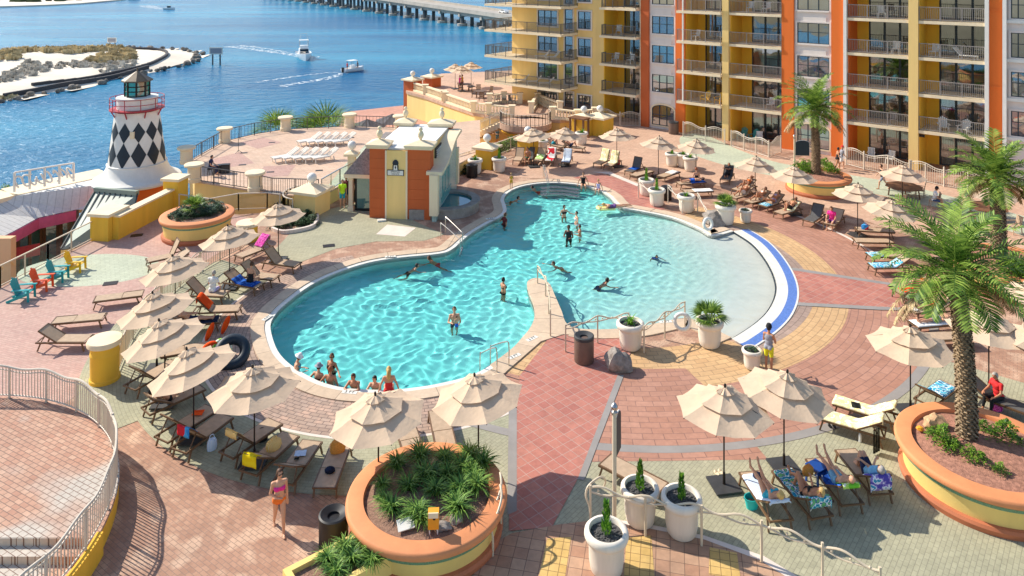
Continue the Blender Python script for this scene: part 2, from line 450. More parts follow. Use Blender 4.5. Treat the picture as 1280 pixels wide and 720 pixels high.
dt = N(t, 'ShaderNodeVectorMath', operation='DOT_PRODUCT'); t.links.new(gn.outputs['Incoming'], dt.inputs[0]); t.links.new(gn.outputs['Normal'], dt.inputs[1])
def mth(op, a, b2=None):
    n = N(t, 'ShaderNodeMath', operation=op)
    for i, v in enumerate((a, b2)):
        if v is None: continue
        if hasattr(v, 'links'): t.links.new(v, n.inputs[i])
        else: n.inputs[i].default_value = v
    return n.outputs[0]
fres = mth('ADD', mth('MULTIPLY', mth('POWER', mth('SUBTRACT', 1.0, mth('ABSOLUTE', dt.outputs['Value'])), 5.0), .6), .012)
tp = N(t, 'ShaderNodeBsdfTransparent'); tp.inputs['Color'].default_value = (.9, .98, .985, 1)
m2 = N(t, 'ShaderNodeMixShader', Fac=0.0); t.links.new(rf.outputs[0], m2.inputs[1]); t.links.new(tp.outputs[0], m2.inputs[2])
mx = N(t, 'ShaderNodeMixShader'); t.links.new(fres, mx.inputs[0]); t.links.new(m2.outputs[0], mx.inputs[1]); t.links.new(gl.outputs[0], mx.inputs[2]); t.links.new(mx.outputs[0], out.inputs['Surface'])
me.materials.append(m); pwt = bpy.data.objects.new('pool_water', me); COL.objects.link(pwt); struct(pwt); pwt.cycles.is_caustics_caster = True
sun_d.cycles.is_caustics_light = True
M['water'] = m
# --- coping, gutter, beach bands
def band(name, path, o0, o1, z0, z1, mat, closed=False):
    """raised strip along a 2-D path between outward offsets o0 and o1"""
    mb = MB(); n = len(path)
    for i in range(n):
        a = Vector(path[max(i - 1, 0)]); c = Vector(path[min(i + 1, n - 1)]); t = (c - a).normalized(); nn = Vector((t.y, -t.x)) * OUTSIGN
        p = Vector(path[i])
        for o, z in ((o0, z0), (o0, z1), (o1, z1), (o1, z0)): q = p + nn * o; mb.v.append((q.x, q.y, z))
    for i in range(n - 1):
        for k in range(3): mb.f.append((4 * i + k, 4 * i + k + 1, 4 * i + 5 + k, 4 * i + 4 + k))
    mb.f += [(0, 1, 2, 3), (4 * n - 4, 4 * n - 3, 4 * n - 2, 4 * n - 1)]
    return struct(mb.build(name, mat))
area = sum(POOL[i][0] * POOL[(i + 1) % n][1] - POOL[(i + 1) % n][0] * POOL[i][1] for i in range(len(POOL)))
OUTSIGN = 1 if area > 0 else -1
i0 = 7 * 4; i1 = 21 * 4; i_end = len(out_w)
band('pool_coping', out_w[:i0 + 1], .0, .75, -.35, .05, M['coping'])
pen = out_w[i0:i1 + 1]
pen_poly = pen + [P2(628, 470), P2(676, 428), P2(705, 419), P2(722, 421)]
struct(MB().prism(pen_poly, -.35, .052).build('pool_coping', M['coping']))
band('pool_gutter', out_w[i1:], .0, .24, -.35, .012, M['tile_white'])
band('pool_coping', out_w[i1:], .25, .80, -.35, .05, M['coping'])
band('waterline_tile', beach_w, -.06, .02, -.3, -.02, M['navy'])
band('beach_band', beach_w, .02, .52, -.3, .026, M['tile_white'])
band('beach_mosaic', beach_w, .52, .92, -.3, .03, M['tile_blue'])
band('beach_trim', beach_w, .92, 1.0, -.3, .034, M['tile_white'])
# --- deck
DECK_PX = [(-330, 900), (-260, 420), (0, 359), (117, 299), (222, 262), (300, 268), (380, 262), (410, 236), (462, 214), (560, 214), (574, 200),
           (648, 180), (700, 166), (742, 152), (765, 142), (800, 105), (1000, 120), (1240, 150), (1500, 200), (1750, 900)]
DECK = [P2(*p) for p in DECK_PX]
HOLE = offset_poly(POOL, .1)
mb = MB().sheet(DECK, 0.0, [HOLE])
o = len(mb.v); n = len(DECK)
mb.v += [(p[0], p[1], 0.0) for p in DECK] + [(p[0], p[1], -10) for p in DECK]
for i in range(n): j = (i + 1) % n; mb.f.append((o + i, o + j, o + n + j, o + n + i))
M['p_base'] = paver('paver_pink', (192, 150, 124), (176, 134, 110), (150, 124, 108), .24, .12, .008, R_(35), mix3=((214, 178, 150), 1.2))
struct(mb.build('pool_deck', M['p_base'], normals=False))
CUT = MB().prism(offset_poly(POOL, .28), -.5, .5).build('cutter', M['black'])
def zone(name, poly, layer, mat, cut=False):
    """a paved field laid 4 mm above the one below it"""
    z = .003 * layer
    mb = MB()
    if not cut: return struct(mb.sheet(poly, z).build(name, mat))
    o = mb.prism(poly, z - .002, z).build(name, mat)
    md = o.modifiers.new('b', 'BOOLEAN'); md.operation = 'DIFFERENCE'; md.object = CUT; md.solver = 'EXACT'
    dg = bpy.context.evaluated_depsgraph_get(); me = bpy.data.meshes.new_from_object(o.evaluated_get(dg))
    o.modifiers.clear(); o.data = me
    return struct(o)
def ring(c, r0, r1, a0, a1, n=60):
    A = [R_(a0 + (a1 - a0) * i / n) for i in range(n + 1)]
    return [(c[0] + r1 * math.cos(a), c[1] + r1 * math.sin(a)) for a in A] + [(c[0] + r0 * math.cos(a), c[1] + r0 * math.sin(a)) for a in A[::-1]]
def pxp(pts, z=0.0): return [P2(x, y, z) for x, y in pts]
M['p_pink'] = paver('paver_rose_ring', (192, 144, 122), (178, 130, 108), (148, 112, 98), .62, .30, .014, polar=(*CB, 12.5), stain=.15)
M['p_tan'] = paver('paver_tan_ring', (218, 180, 132), (206, 166, 120), (166, 134, 100), .55, .28, .014, polar=(*CB, 10.5), stain=.15)
M['p_grey'] = paver('paver_grey_ring', (186, 160, 144), (170, 146, 130), (140, 120, 108), .5, .26, .014, polar=(*CB, 9.5))
M['p_green'] = paver('paver_green', (184, 180, 150), (174, 170, 142), (150, 146, 124), .24, .12, .008, R_(-50), stain=.18)
M['p_red'] = paver('tile_red', (196, 132, 114), (182, 116, 102), (190, 162, 150), .36, .36, .010, R_(52), off=0.0, stain=.2)
M['p_lobe'] = paver('paver_taupe_ring', (190, 164, 146), (176, 150, 132), (122, 104, 94), .34, .17, .014, polar=(*CL, 7.2), mix3=((206, 172, 150), 2.0))
M['p_green2'] = paver('paver_green_ring', (182, 180, 150), (172, 170, 140), (150, 146, 124), .24, .12, .008, polar=(*CL, 9.5), stain=.2)
M['p_rose'] = paver('paver_rose_left', (204, 168, 152), (194, 154, 140), (172, 140, 128), .24, .12, .008, R_(20), stain=.12)
M['p_walk'] = paver('paver_brown_walk', (200, 162, 132), (184, 140, 112), (134, 106, 88), .36, .36, .010, R_(12), off=0.0)
M['p_yel'] = paver('paver_yellow', (224, 188, 118), (214, 176, 104), (150, 118, 76), .25, .25, .01, R_(12), off=0.0)
M['p_terrace'] = paver('paver_terrace', (206, 166, 140), (188, 140, 116), (128, 104, 90), .26, .15, .011, R_(28), mix3=((202, 192, 178), .42), stain=.16)
M['p_line'] = plain('grey_line_stone', (150, 144, 138), .8, .1, 1)
M['p_pale'] = plain('pale_curb', (226, 210, 196), .7, .08, 1.5)
M['p_beige'] = paver('paver_beige_far', (218, 182, 154), (206, 168, 142), (182, 148, 126), .4, .2, .01, R_(-20), stain=.2)
M['p_greenpale'] = paver('paver_pale_green', (196, 202, 176), (188, 194, 168), (170, 174, 152), .4, .2, .01, R_(-30), stain=.12)
# right / beach side
zone('paved_ring', ring(CB, 8.6, 14.4, -150, 42), 1, M['p_pink'], True)
zone('tan_ring', ring(CB, 8.4, 11.3, -140, 52), 2, M['p_tan'], True)
zone('grey_ring', ring(CB, 8.3, 9.85, -62, 40), 3, M['p_grey'], True)
zone('grey_line', ring(CB, 14.4, 14.75, -118, -12), 7, M['p_line'])
zone('pale_line', ring(CB, 14.3, 14.5, 2, 34), 7, M['p_pale'])
zone('green_paving', ring(CB, 14.76, 24.0, -112, -38), 5, M['p_green'])
zone('rose_wedge', pxp([(772, 462), (857, 461), (885, 487), (960, 575), (740, 578)]), 6, M['p_pink'])
zone('red_tile', pxp([(988, 338), (1112, 357), (1150, 372), (1150, 386), (1100, 384), (989, 378)]), 8, M['p_red'])
zone('grey_line', pxp([(990, 335), (1112, 354), (1150, 368), (1150, 372), (1112, 357), (988, 338)]), 9, M['p_line'])
zone('grey_line', pxp([(989, 378), (1100, 384), (1150, 386), (1150, 389), (1100, 388), (988, 382)]), 9, M['p_line'])
# middle red path
zone('red_tile', pxp([(650, 470), (690, 418), (770, 413), (792, 436), (772, 470), (722, 600), (690, 660), (636, 665), (638, 560)]), 10, M['p_red'], True)
zone('grey_line', pxp([(772, 470), (780, 470), (730, 602), (722, 600)]), 11, M['p_line'])
zone('grey_line', pxp([(636, 505), (646, 500), (646, 640), (634, 645)]), 11, M['p_line'])
# left lobe
zone('lobe_paving', ring(CL, 5.6, 8.0, 118, 312), 4, M['p_lobe'], True)
zone('pale_line', ring(CL, 8.0, 8.12, 150, 305), 5, M['p_pale'])
zone('green_paving', ring(CL, 8.12, 12.2, 148, 222), 4, M['p_green2'])
zone('green_paving', ring(CL, 8.12, 10.6, 222, 312), 4, M['p_green2'])
zone('rose_paving', pxp([(-100, 395), (0, 361), (116, 302), (225, 264), (300, 270), (330, 278), (318, 290), (250, 330), (205, 372), (165, 412), (140, 462), (60, 520), (-60, 560)]), 2, M['p_rose'])
zone('green_patch', [(P(112, 337).x + 3.4 * math.cos(a / 20 * math.pi), P(112, 337).y + 2.0 * math.sin(a / 20 * math.pi)) for a in range(40)], 3, M['p_greenpale'])
zone('green_paving', pxp([(338, 318), (372, 282), (410, 262), (462, 250), (530, 282), (556, 293), (530, 301), (470, 302), (420, 311), (375, 328)]), 3, M['p_green'])
zone('pale_slab', pxp([(470, 293), (484, 281), (520, 285), (506, 296)]), 5, M['p_pale'])
# far side and along the building
zone('beige_paving', pxp([(640, 222), (700, 168), (742, 154), (800, 152), (880, 175), (1000, 200), (1260, 244), (1500, 300), (1500, 380), (1240, 330), (1040, 262), (930, 240), (850, 222), (770, 215), (735, 226), (690, 224)]), 5, M['p_beige'])
zone('pale_green_path', smooth_poly(pxp([(850, 172), (868, 167), (890, 172), (925, 188), (975, 204), (1063, 219), (1130, 231), (1200, 249), (1290, 273), (1400, 300), (1400, 330), (1290, 299), (1200, 268), (1110, 246), (1060, 237), (1000, 226), (940, 215), (890, 202), (856, 188)]), 3), 6, M['p_greenpale'])
zone('red_tile', pxp([(716, 222), (752, 217), (795, 232), (832, 262), (812, 264), (778, 256), (752, 233)]), 6, M['p_red'], True)
zone('pale_line', pxp([(740, 215), (762, 215), (800, 231), (796, 233), (760, 218)]), 7, M['p_pale'])
# front walkway
zone('walkway', pxp([(575, 790), (600, 690), (640, 668), (700, 657), (742, 652), (800, 660), (880, 676), (950, 702), (1010, 740), (1060, 790)]), 12, M['p_walk'])
zone('walkway_kerb', pxp([(742, 648), (800, 655), (880, 671), (955, 697), (1020, 736), (1060, 775), (1060, 790), (1010, 740), (950, 702), (880, 676), (800, 660), (742, 652)]), 13, M['p_pale'])
bpy.data.objects.remove(CUT, do_unlink=True)
for q in ([(684, 675), (714, 673), (706, 725), (673, 725)], [(783, 674), (814, 671), (818, 722), (780, 722)], [(887, 686), (921, 693), (926, 726), (886, 720)]): zone('yellow_patch', pxp(q), 14, M['p_yel'])
# depth markers on the coping
def decal_text(name, s, loc, size, mat, rot=(0, 0, 0), parent=None, bold=0.0, align='CENTER', ext=.002):
    cu = bpy.data.curves.new(name, 'FONT'); cu.body = s; cu.size = size; cu.align_x = align; cu.align_y = 'CENTER'; cu.extrude = ext; cu.offset = bold
    to = bpy.data.objects.new(name, cu); COL.objects.link(to)
    dg = bpy.context.evaluated_depsgraph_get(); me = bpy.data.meshes.new_from_object(to.evaluated_get(dg)); bpy.data.objects.remove(to, do_unlink=True)
    me.materials.clear(); me.materials.append(mat)
    o = bpy.data.objects.new(name, me); COL.objects.link(o); o.location = loc; o.rotation_euler = rot
    if parent: o.parent = parent
    return o
k = 0
for (x, y, a, s, d) in ((437, 490, -8, '3 FT', 'nearest the bathers at the pool edge'), (665, 423, 42, '3 FT', 'on the neck of the coping peninsula'), (643, 445, 38, '3 FT', 'beside the silver grab rails'),
                        (832, 402, 8, '1 FT', 'by the chain rail at the shallow end'), (488, 320.5, 8, '4 FT', 'on the coping in front of the pump house'), (334, 397, 70, '4 FT', 'at the far left of the round lobe'), (613, 273, 20, '4 FT', 'near the splash basin')):
    mk = MB().box((0, 0, 0), (.55, .2, .006)).build('depth_marker', M['tile_white'], loc=P(x, y, .056), rz=R_(a))
    tag(mk, 'white depth marker tile with black lettering ' + d, 'sign', 'depth markers round the pool')
    decal_text('lettering', s, (0, 0, .005), .2, M['black'], parent=mk)
# underwater entry steps
for i in range(3):
    pts = smooth_poly(pxp([(676, 233 + i * 3), (690, 231.5 + i * 3.2), (706, 232 + i * 3.2), (724, 235 + i * 3)]), 5, False)
    mb = MB()
    for a, b2 in zip(pts[:-1], pts[1:]): mb.bar((*a, -.25 - .18 * i), (*b2, -.25 - .18 * i), .4, .16)
    struct(mb.build('pool_step', M['tile_white']))

# --- raised round terrace, front left
TC, TR = (-17.5, 18.4), 6.9
cir = [(TC[0] + TR * math.cos(2 * math.pi * i / 72), TC[1] + TR * math.sin(2 * math.pi * i / 72)) for i in range(72)]
stepcut = P(0, 672, .6)
_w = math.sqrt(TR ** 2 - (stepcut.y - TC[1]) ** 2)
poly = [p for p in cir if p[1] > stepcut.y] + [(TC[0] + _w, stepcut.y), (TC[0] - _w, stepcut.y)]
poly.sort(key=lambda p: math.atan2(p[1] - TC[1] + 0.0, p[0] - TC[0]))
terr = thing('round_terrace', 'raised round brick terrace with a yellow curved wall', 'terrace', (0, 0, 0))
MB().prism(poly, .55, .6).build('terrace_floor', M['p_terrace'], terr)
inner = [(TC[0] + (p[0] - TC[0]) * .997, TC[1] + (p[1] - TC[1]) * .997) for p in poly]
MB().prism(inner, 0.0, .55).build('wall', M['amber'], terr)
yst = stepcut.y
for i in range(1, 3):
    w = math.sqrt(TR ** 2 - (yst - TC[1] - .36 * i) ** 2)
    MB().box((TC[0] + w / 2 - 3.06, yst - .36 * i + .18, .3 - .1 * i), (w + 6, .36, .6 - .2 * i)).build('step', M['p_terrace'], terr)
MB().box((TC[0] + math.sqrt(TR ** 2 - (yst - TC[1]) ** 2) / 2 - 3.06, yst - .008, .3), (math.sqrt(TR ** 2 - (yst - TC[1]) ** 2) + 5.9, .016, .58)).build('riser', M['p_terrace'], terr)
# curved sweep of the wall that follows the railing down past the steps
arc = [(TC[0] + TR * math.cos(R_(a)), TC[1] + TR * math.sin(R_(a))) for a in range(-50, 8, 3)]
mb = MB()
for a, b2 in zip(arc[:-1], arc[1:]):
    if a[1] < yst: mb.bar((*a, .31), (*b2, .31), .16, .62)
mb.build('wall', M['amber'], terr)

# --- concert deck behind, a step higher
CZ = .9
CD = smooth_poly(pxp([(242, 226), (236, 204), (255, 190), (281, 177), (318, 168), (357, 162), (437, 158), (500, 160)], CZ), 3, False) + pxp([(600, 150), (600, 190), (560, 212), (470, 213), (425, 232), (400, 245), (360, 244), (319, 238)], CZ)
cdk = thing('concert_deck', 'paved waterfront deck behind the pump house, edged in yellow', 'terrace')
M['p_concert'] = paver('paver_concert', (222, 192, 166), (212, 180, 154), (186, 156, 134), .5, .25, .012, R_(15), stain=.15)
MB().prism(CD, CZ - .1, CZ).build('deck_floor', M['p_concert'], cdk)
MB().prism(offset_poly(CD, -.06), -10, CZ - .1).build('wall', M['pale_yellow'], cdk)
struct(MB().sheet(pxp([(470, 214), (425, 231), (402, 242), (432, 205), (462, 176), (540, 176), (540, 200)], CZ), CZ + .005).build('green_patch', M['p_greenpale']))
for q in ([(300, 178), (330, 172), (352, 178), (322, 186)], [(262, 200), (300, 190), (318, 204), (282, 210)], [(330, 208), (370, 206), (360, 220), (320, 222)]):
    struct(MB().sheet(pxp(q, CZ), CZ + .005).build('rose_patch', M['p_rose']))
for i, (x, y) in enumerate(((305, 191), (340, 178), (399, 213), (303, 206), (439, 172), (338, 215))):
    tag(MB().box((0, 0, 0), (.5, .3, .012)).build('drain_grate', M['dark_metal'], loc=P(x, y, CZ + .007), rz=.2), 'small dark drain grate let into the concert deck paving', 'drain', 'drain grates')
for x, y, d in ((411, 307, 'green paving before the pump house'), (171, 294, 'rose paving beside the yellow wall'), (138, 354, 'rose paving below the painted chairs')):
    tag(MB().box((0, 0, 0), (.62, .42, .012)).build('drain_grate', M['dark_metal'], loc=P(x, y, .022), rz=.3), 'dark drain grate set in the ' + d, 'drain')
# lower plaza and terrace bases at the back
M['p_plaza'] = paver('paver_plaza', (214, 160, 138), (200, 146, 124), (176, 130, 112), .5, .25, .012, R_(10), stain=.15)
LZ = -2.0
struct(MB().prism(pxp([(500, 232), (500, 150), (760, 128), (800, 150), (700, 190)], LZ), -10, LZ).build('plaza', M['p_plaza']))
# --- ground and water
def sea_mat():
    m, t, b = nodes('sea'); geo = N(t, 'ShaderNodeNewGeometry')
    mp = N(t, 'ShaderNodeMapping'); mp.inputs['Scale'].default_value = (.25, 1.0, 1); t.links.new(geo.outputs['Position'], mp.inputs[0])
    n1 = N(t, 'ShaderNodeTexNoise', Scale=.035, Detail=6.0, Roughness=.6); t.links.new(mp.outputs[0], n1.inputs['Vector'])
    rp = N(t, 'ShaderNodeValToRGB'); e = rp.color_ramp.elements; e[0].position = .36; e[0].color = lin((16, 94, 138)); e[1].position = .68; e[1].color = lin((50, 140, 174))
    t.links.new(n1.outputs['Fac'], rp.inputs[0]); t.links.new(rp.outputs[0], b.inputs['Base Color'])
    b.inputs['Roughness'].default_value = .24; b.inputs['IOR'].default_value = 1.33; b.inputs['Specular IOR Level'].default_value = .14
    mp2 = N(t, 'ShaderNodeMapping'); mp2.inputs['Scale'].default_value = (.55, 1.0, 1); mp2.inputs['Rotation'].default_value = (0, 0, .15); t.links.new(geo.outputs['Position'], mp2.inputs[0])
    n2 = N(t, 'ShaderNodeTexNoise', Scale=.55, Detail=5.0, Roughness=.62); t.links.new(mp2.outputs[0], n2.inputs['Vector'])
    bp = N(t, 'ShaderNodeBump', Strength=.85, Distance=.9); t.links.new(n2.outputs['Fac'], bp.inputs['Height']); t.links.new(bp.outputs[0], b.inputs['Normal'])
    return m
M['sea'] = sea_mat()
SZ = -9.0
struct(MB().sheet([(-4000, -60), (4000, -60), (4000, 7000), (-4000, 7000)], SZ).build('sea', M['sea']))
M['sand'] = plain('white_sand', (232, 220, 200), .95, .12, .08)
M['foam'] = plain('foam', (225, 235, 240), .8, .1, .5)
M['dune'] = plain('dune_brush', (212, 192, 148), .95, .45, .25)
M['scrub'] = plain('dune_scrub', (206, 198, 184), .95, .4, .4)
# sand spit
SP = smooth_poly([P2(x, y, SZ) for x, y in ((-260, 66), (-100, 66), (0, 65.5), (60, 62.5), (133, 61), (190, 61), (232, 64), (250, 70), (232, 82), (187, 92.5), (140, 101), (100, 110.5), (50, 119), (3, 128), (-100, 140), (-260, 150))], 4)
sx = [p[0] for p in SP]; sy = [p[1] for p in SP]
spa = np.array(SP)
def dist_edge(X, Y):
    d = np.full(X.shape, 1e9)
    for i in range(len(SP)):
        a = spa[i]; b2 = spa[(i + 1) % len(SP)]; ab = b2 - a; L2 = (ab ** 2).sum() + 1e-9
        t_ = np.clip(((X - a[0]) * ab[0] + (Y - a[1]) * ab[1]) / L2, 0, 1)
        d = np.minimum(d, np.hypot(X - a[0] - t_ * ab[0], Y - a[1] - t_ * ab[1]))
    return d
def spit_z(X, Y):
    d = dist_edge(X, Y)
    return SZ - .3 + 1.6 * np.clip(d / 10, 0, 1) ** .7 + np.clip((d - 12) / 25, 0, 1) * (1.2 * np.sin(X * .09) * np.sin(Y * .07 + 1) + .9)
me = grid_mesh('sand_spit', min(sx), max(sx), min(sy), max(sy), 3.0, offset_poly(SP, 1.0), spit_z); me.materials.append(M['sand'])
so = bpy.data.objects.new('sand_spit', me); COL.objects.link(so); struct(so)
def tufts(name, poly, n, mat, hs, ws, kind='stuff'):
    mb = MB(); xs_ = [p[0] for p in poly]; ys_ = [p[1] for p in poly]; c = 0; r = random.Random(5)
    while c < n:
        x, y = r.uniform(min(xs_), max(xs_)), r.uniform(min(ys_), max(ys_))
        if not inside((x, y), poly) or noise.noise((x * .07, y * .07, 2)) < -.12: continue
        c += 1; z = float(spit_z(np.array([x]), np.array([y]))[0]); h = r.uniform(*hs)
        for k in range(4):
            a = r.uniform(0, 6.28); w = r.uniform(*ws); dx, dy = math.cos(a) * w, math.sin(a) * w
            mb.add([(x - dx * .5, y - dy * .5, z - .2), (x + dx * .5, y + dy * .5, z - .2), (x + dx * .9 + r.uniform(-.3, .3), y + dy * .9, z + h * .7), (x - dx * .4, y - dy * .4, z + h)], [(0, 1, 2, 3)])
    return tag(mb.build(name, mat, normals=False), None, None, None, kind)
tufts('dune_grass', pxp([(-260, 80), (0, 81), (60, 66), (133, 63), (160, 70), (172, 80), (130, 88), (60, 82), (20, 88), (-260, 100)], SZ), 750, M['dune'], (.5, 1.5), (.6, 1.8))
tufts('dune_scrub', pxp([(-260, 110), (0, 104), (40, 86), (150, 85), (172, 82), (168, 90), (130, 98), (60, 106), (0, 113), (-260, 125)], SZ), 480, M['scrub'], (.3, .9), (.4, 1.1))
tufts('dune_grass', pxp([(-200, 132), (0, 122), (40, 115), (42, 118), (0, 127), (-200, 140)], SZ), 160, M['dune'], (.3, .7), (.4, 1.0))
M['jetty'] = plain('jetty_rock', (128, 120, 110), .9, .5, .6, 1, 2)
mb = MB(); r = random.Random(2)
edge = SP + [SP[0]]
for (a, b2) in zip(edge[:-1], edge[1:]):
    L = math.dist(a, b2); k = max(1, int(L / 1.3))
    for i in range(k):
        t_ = (i + r.random()) / k; s = r.uniform(.4, 1.0)
        mb.ell((a[0] + (b2[0] - a[0]) * t_ + r.uniform(-1, 1), a[1] + (b2[1] - a[1]) * t_ + r.uniform(-1, 1), SZ + r.uniform(.1, .6)), (s, s * r.uniform(.6, 1), s * r.uniform(.5, .8)),
               Matrix.Rotation(r.uniform(0, 3), 3, 'Z') @ Matrix.Rotation(r.uniform(-.5, .5), 3, 'X'), 5, 4)
tag(mb.build('rock_armour', M['jetty']), None, None, None, 'stuff')
M['wallgrey'] = plain('seawall_grey', (74, 72, 74), .85, .15, .2)
def seawall(label, pts, h, w):
    mb = MB(); q = smooth_poly([P2(x, y, SZ) for x, y in pts], 5, False)
    for a, b2 in zip(q[:-1], q[1:]):
        za = float(spit_z(np.array([a[0]]), np.array([a[1]]))[0])
        mb.bar((*a, za + h * .3), (*b2, za + h * .3), w, h)
    tag(mb.build('seawall', M['wallgrey']), label, 'seawall')
seawall('long low dark seawall along the near side of the sand spit', [(5, 124.5), (60, 114), (110, 105), (150, 97), (185, 88.5)], 1.0, .6)
seawall('dark curved walkway edging looping round the sand spit tip', [(137, 67), (170, 67.5), (200, 68.5), (209, 73), (200, 80), (178, 88), (110, 102), (40, 113)], .7, .6)
# far shore with a dark band of brush
struct(MB().prism([P2(x, y, SZ) for x, y in ((-900, 8), (0, 9.5), (60, 7.5), (100, 5.5), (150, 1), (200, -8), (200, -20), (-900, -20))], SZ - 1, SZ + .8).build('far_shore', M['sand']))
mb = MB(); r = random.Random(11)
M['shore_brush'] = plain('shore_brush', (84, 92, 58), .95, .4, .2)
for i in range(900):
    x = r.uniform(-900, 170); y = r.uniform(-18, -1) if x > 110 else r.uniform(-18, 4 - max(0, x - 60) * .05); p = P(x, y, SZ); s = r.uniform(2, 5)
    mb.ell((p.x, p.y, SZ + 1.2), (s, s, s * r.uniform(.5, .8)), None, 6, 4)
tag(mb.build('shore_brush', M['shore_brush']), None, None, None, 'stuff')
# ================================================================ BUILDINGS
def glass_mat(name, tint, refl, base=None):
    m = bpy.data.materials.new(name); m.use_nodes = True; t = m.node_tree; t.nodes.clear()
    out = N(t, 'ShaderNodeOutputMaterial'); gl = N(t, 'ShaderNodeBsdfGlossy', Roughness=.03); gl.inputs['Color'].default_value = (.9, .95, 1, 1)
    if base: tr = N(t, 'ShaderNodeBsdfDiffuse'); tr.inputs['Color'].default_value = lin(base)
    else: tr = N(t, 'ShaderNodeBsdfTransparent'); tr.inputs['Color'].default_value = (*tint, 1)
    mx = N(t, 'ShaderNodeMixShader', Fac=refl); t.links.new(tr.outputs[0], mx.inputs[1]); t.links.new(gl.outputs[0], mx.inputs[2]); t.links.new(mx.outputs[0], out.inputs[0])
    geo = N(t, 'ShaderNodeNewGeometry'); nz = N(t, 'ShaderNodeTexNoise', Scale=.9, Detail=1.0); t.links.new(geo.outputs['Position'], nz.inputs['Vector'])
    bp = N(t, 'ShaderNodeBump', Strength=.12, Distance=.06); t.links.new(nz.outputs['Fac'], bp.inputs['Height']); t.links.new(bp.outputs[0], gl.inputs['Normal'])
    return m
M['glass'] = glass_mat('door_glass', (.5, .56, .56), .30)
M['win_glass'] = glass_mat('window_glass', (.4, .5, .52), .42, (30, 62, 78))
M['rail_glass'] = glass_mat('rail_glass', (.86, .90, .88), .07)
M['frame'] = plain('window_frame_dark', (46, 58, 64), .5, .1, 4)
M['curtain'] = plain('curtain_olive', (150, 158, 92), .9, .2, 6, streak=True)
M['curtain2'] = plain('curtain_cream', (196, 190, 160), .9, .15, 6, streak=True)
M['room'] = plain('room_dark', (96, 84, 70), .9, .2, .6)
M['whitewall'] = plain('white_stucco', (228, 216, 206), .8, .05, 1.0, .12, 70, streak=True)
M['rail_grey'] = plain('rail_grey', (152, 144, 138), .45, .06, 4)
M['rail_dark'] = plain('rail_dark', (92, 88, 84), .5, .1, 4)
M['floor_grey'] = plain('balcony_floor', (150, 140, 130), .8, .1, 2)
OX, OY, FA = 12.1, 70.4, math.atan2(-.633, .774)
def tx(px):
    k = (px - 640) / FPX; return (OY * k - OX) / (.774 + .633 * k)
hotel = thing('hotel_building', 'tall orange, yellow and white hotel block with stacked balconies behind the pool', 'building', (OX, OY, 0), FA)
ZB = [2.75 + 2.71 * k for k in range(6)]; TOPZ = 16.6
def hpart(name, mb, mat, parent=None, **kw): return mb.build(name, mat, parent or hotel, **kw)
def wallbox(x0, x1, y0, y1, z0, z1, mat, name='wall'): return hpart(name, MB().box(((x0 + x1) / 2, (y0 + y1) / 2, (z0 + z1) / 2), (x1 - x0, y1 - y0, z1 - z0)), mat)
X = {p: tx(p) for p in (640, 755, 800, 802, 812, 845.5, 857, 905, 913, 978, 993, 1040, 1056, 1060, 1137, 1149, 1232, 1237, 1254, 1259, 1310, 1335)}
wallbox(X[640], X[1335] + 12, 5.2, 14, 0, TOPZ, M['pale_yellow'])
wallbox(X[640], X[755], 0, 5.2, 0, TOPZ, M['pale_yellow'])
wallbox(X[800], X[802], -.05, 5.2, 0, TOPZ, M['cream'], 'pilaster')
wallbox(X[802], X[812], -.18, 5.2, 0, TOPZ, M['rust'])
wallbox(X[812], X[845.5], 0, 5.2, 0, TOPZ, M['whitewall'])
wallbox(X[845.5], X[857], -.2, 5.2, 0, TOPZ, M['orange'])
wallbox(X[905], X[913], -.42, 5.2, 0, TOPZ, M['pale_yellow'], 'pilaster')
wallbox(X[978], X[993], -.2, 5.2, 0, TOPZ, M['orange'])
wallbox(X[993], X[1040], 0, 5.2, 0, TOPZ, M['whitewall'])
wallbox(X[1040], X[1056], -.2, 5.2, 0, TOPZ, M['orange'])
wallbox(X[1056], X[1060], -.45, .4, 0, TOPZ, M['white'], 'pilaster')
wallbox(X[1056], X[1060], .401, 5.2, 0, TOPZ, M['orange'])
wallbox(X[1137], X[1149], -.42, 5.2, 0, TOPZ, M['pale_yellow'], 'pilaster')
wallbox(X[1232], X[1237], -.5, 5.2, 0, TOPZ, M['white'], 'pilaster')
wallbox(X[1237], X[1254], -.25, 5.2, 0, TOPZ, M['orange'])
wallbox(X[1254], X[1259], -.5, 5.2, 0, TOPZ, M['white'], 'pilaster')
wallbox(X[1259], X[1310], -.1, 5.2, 0, TOPZ, M['whitewall'])
wallbox(X[1310], X[1335] + 12, 0, 5.2, 0, TOPZ, M['orange'])
for z in (6.6, 12.0):                                      # stepped bands on the orange pier
    wallbox(X[1237] + .1, X[1254] - .05, -.33, -.251, z, z + .12, M['orange'], 'band')
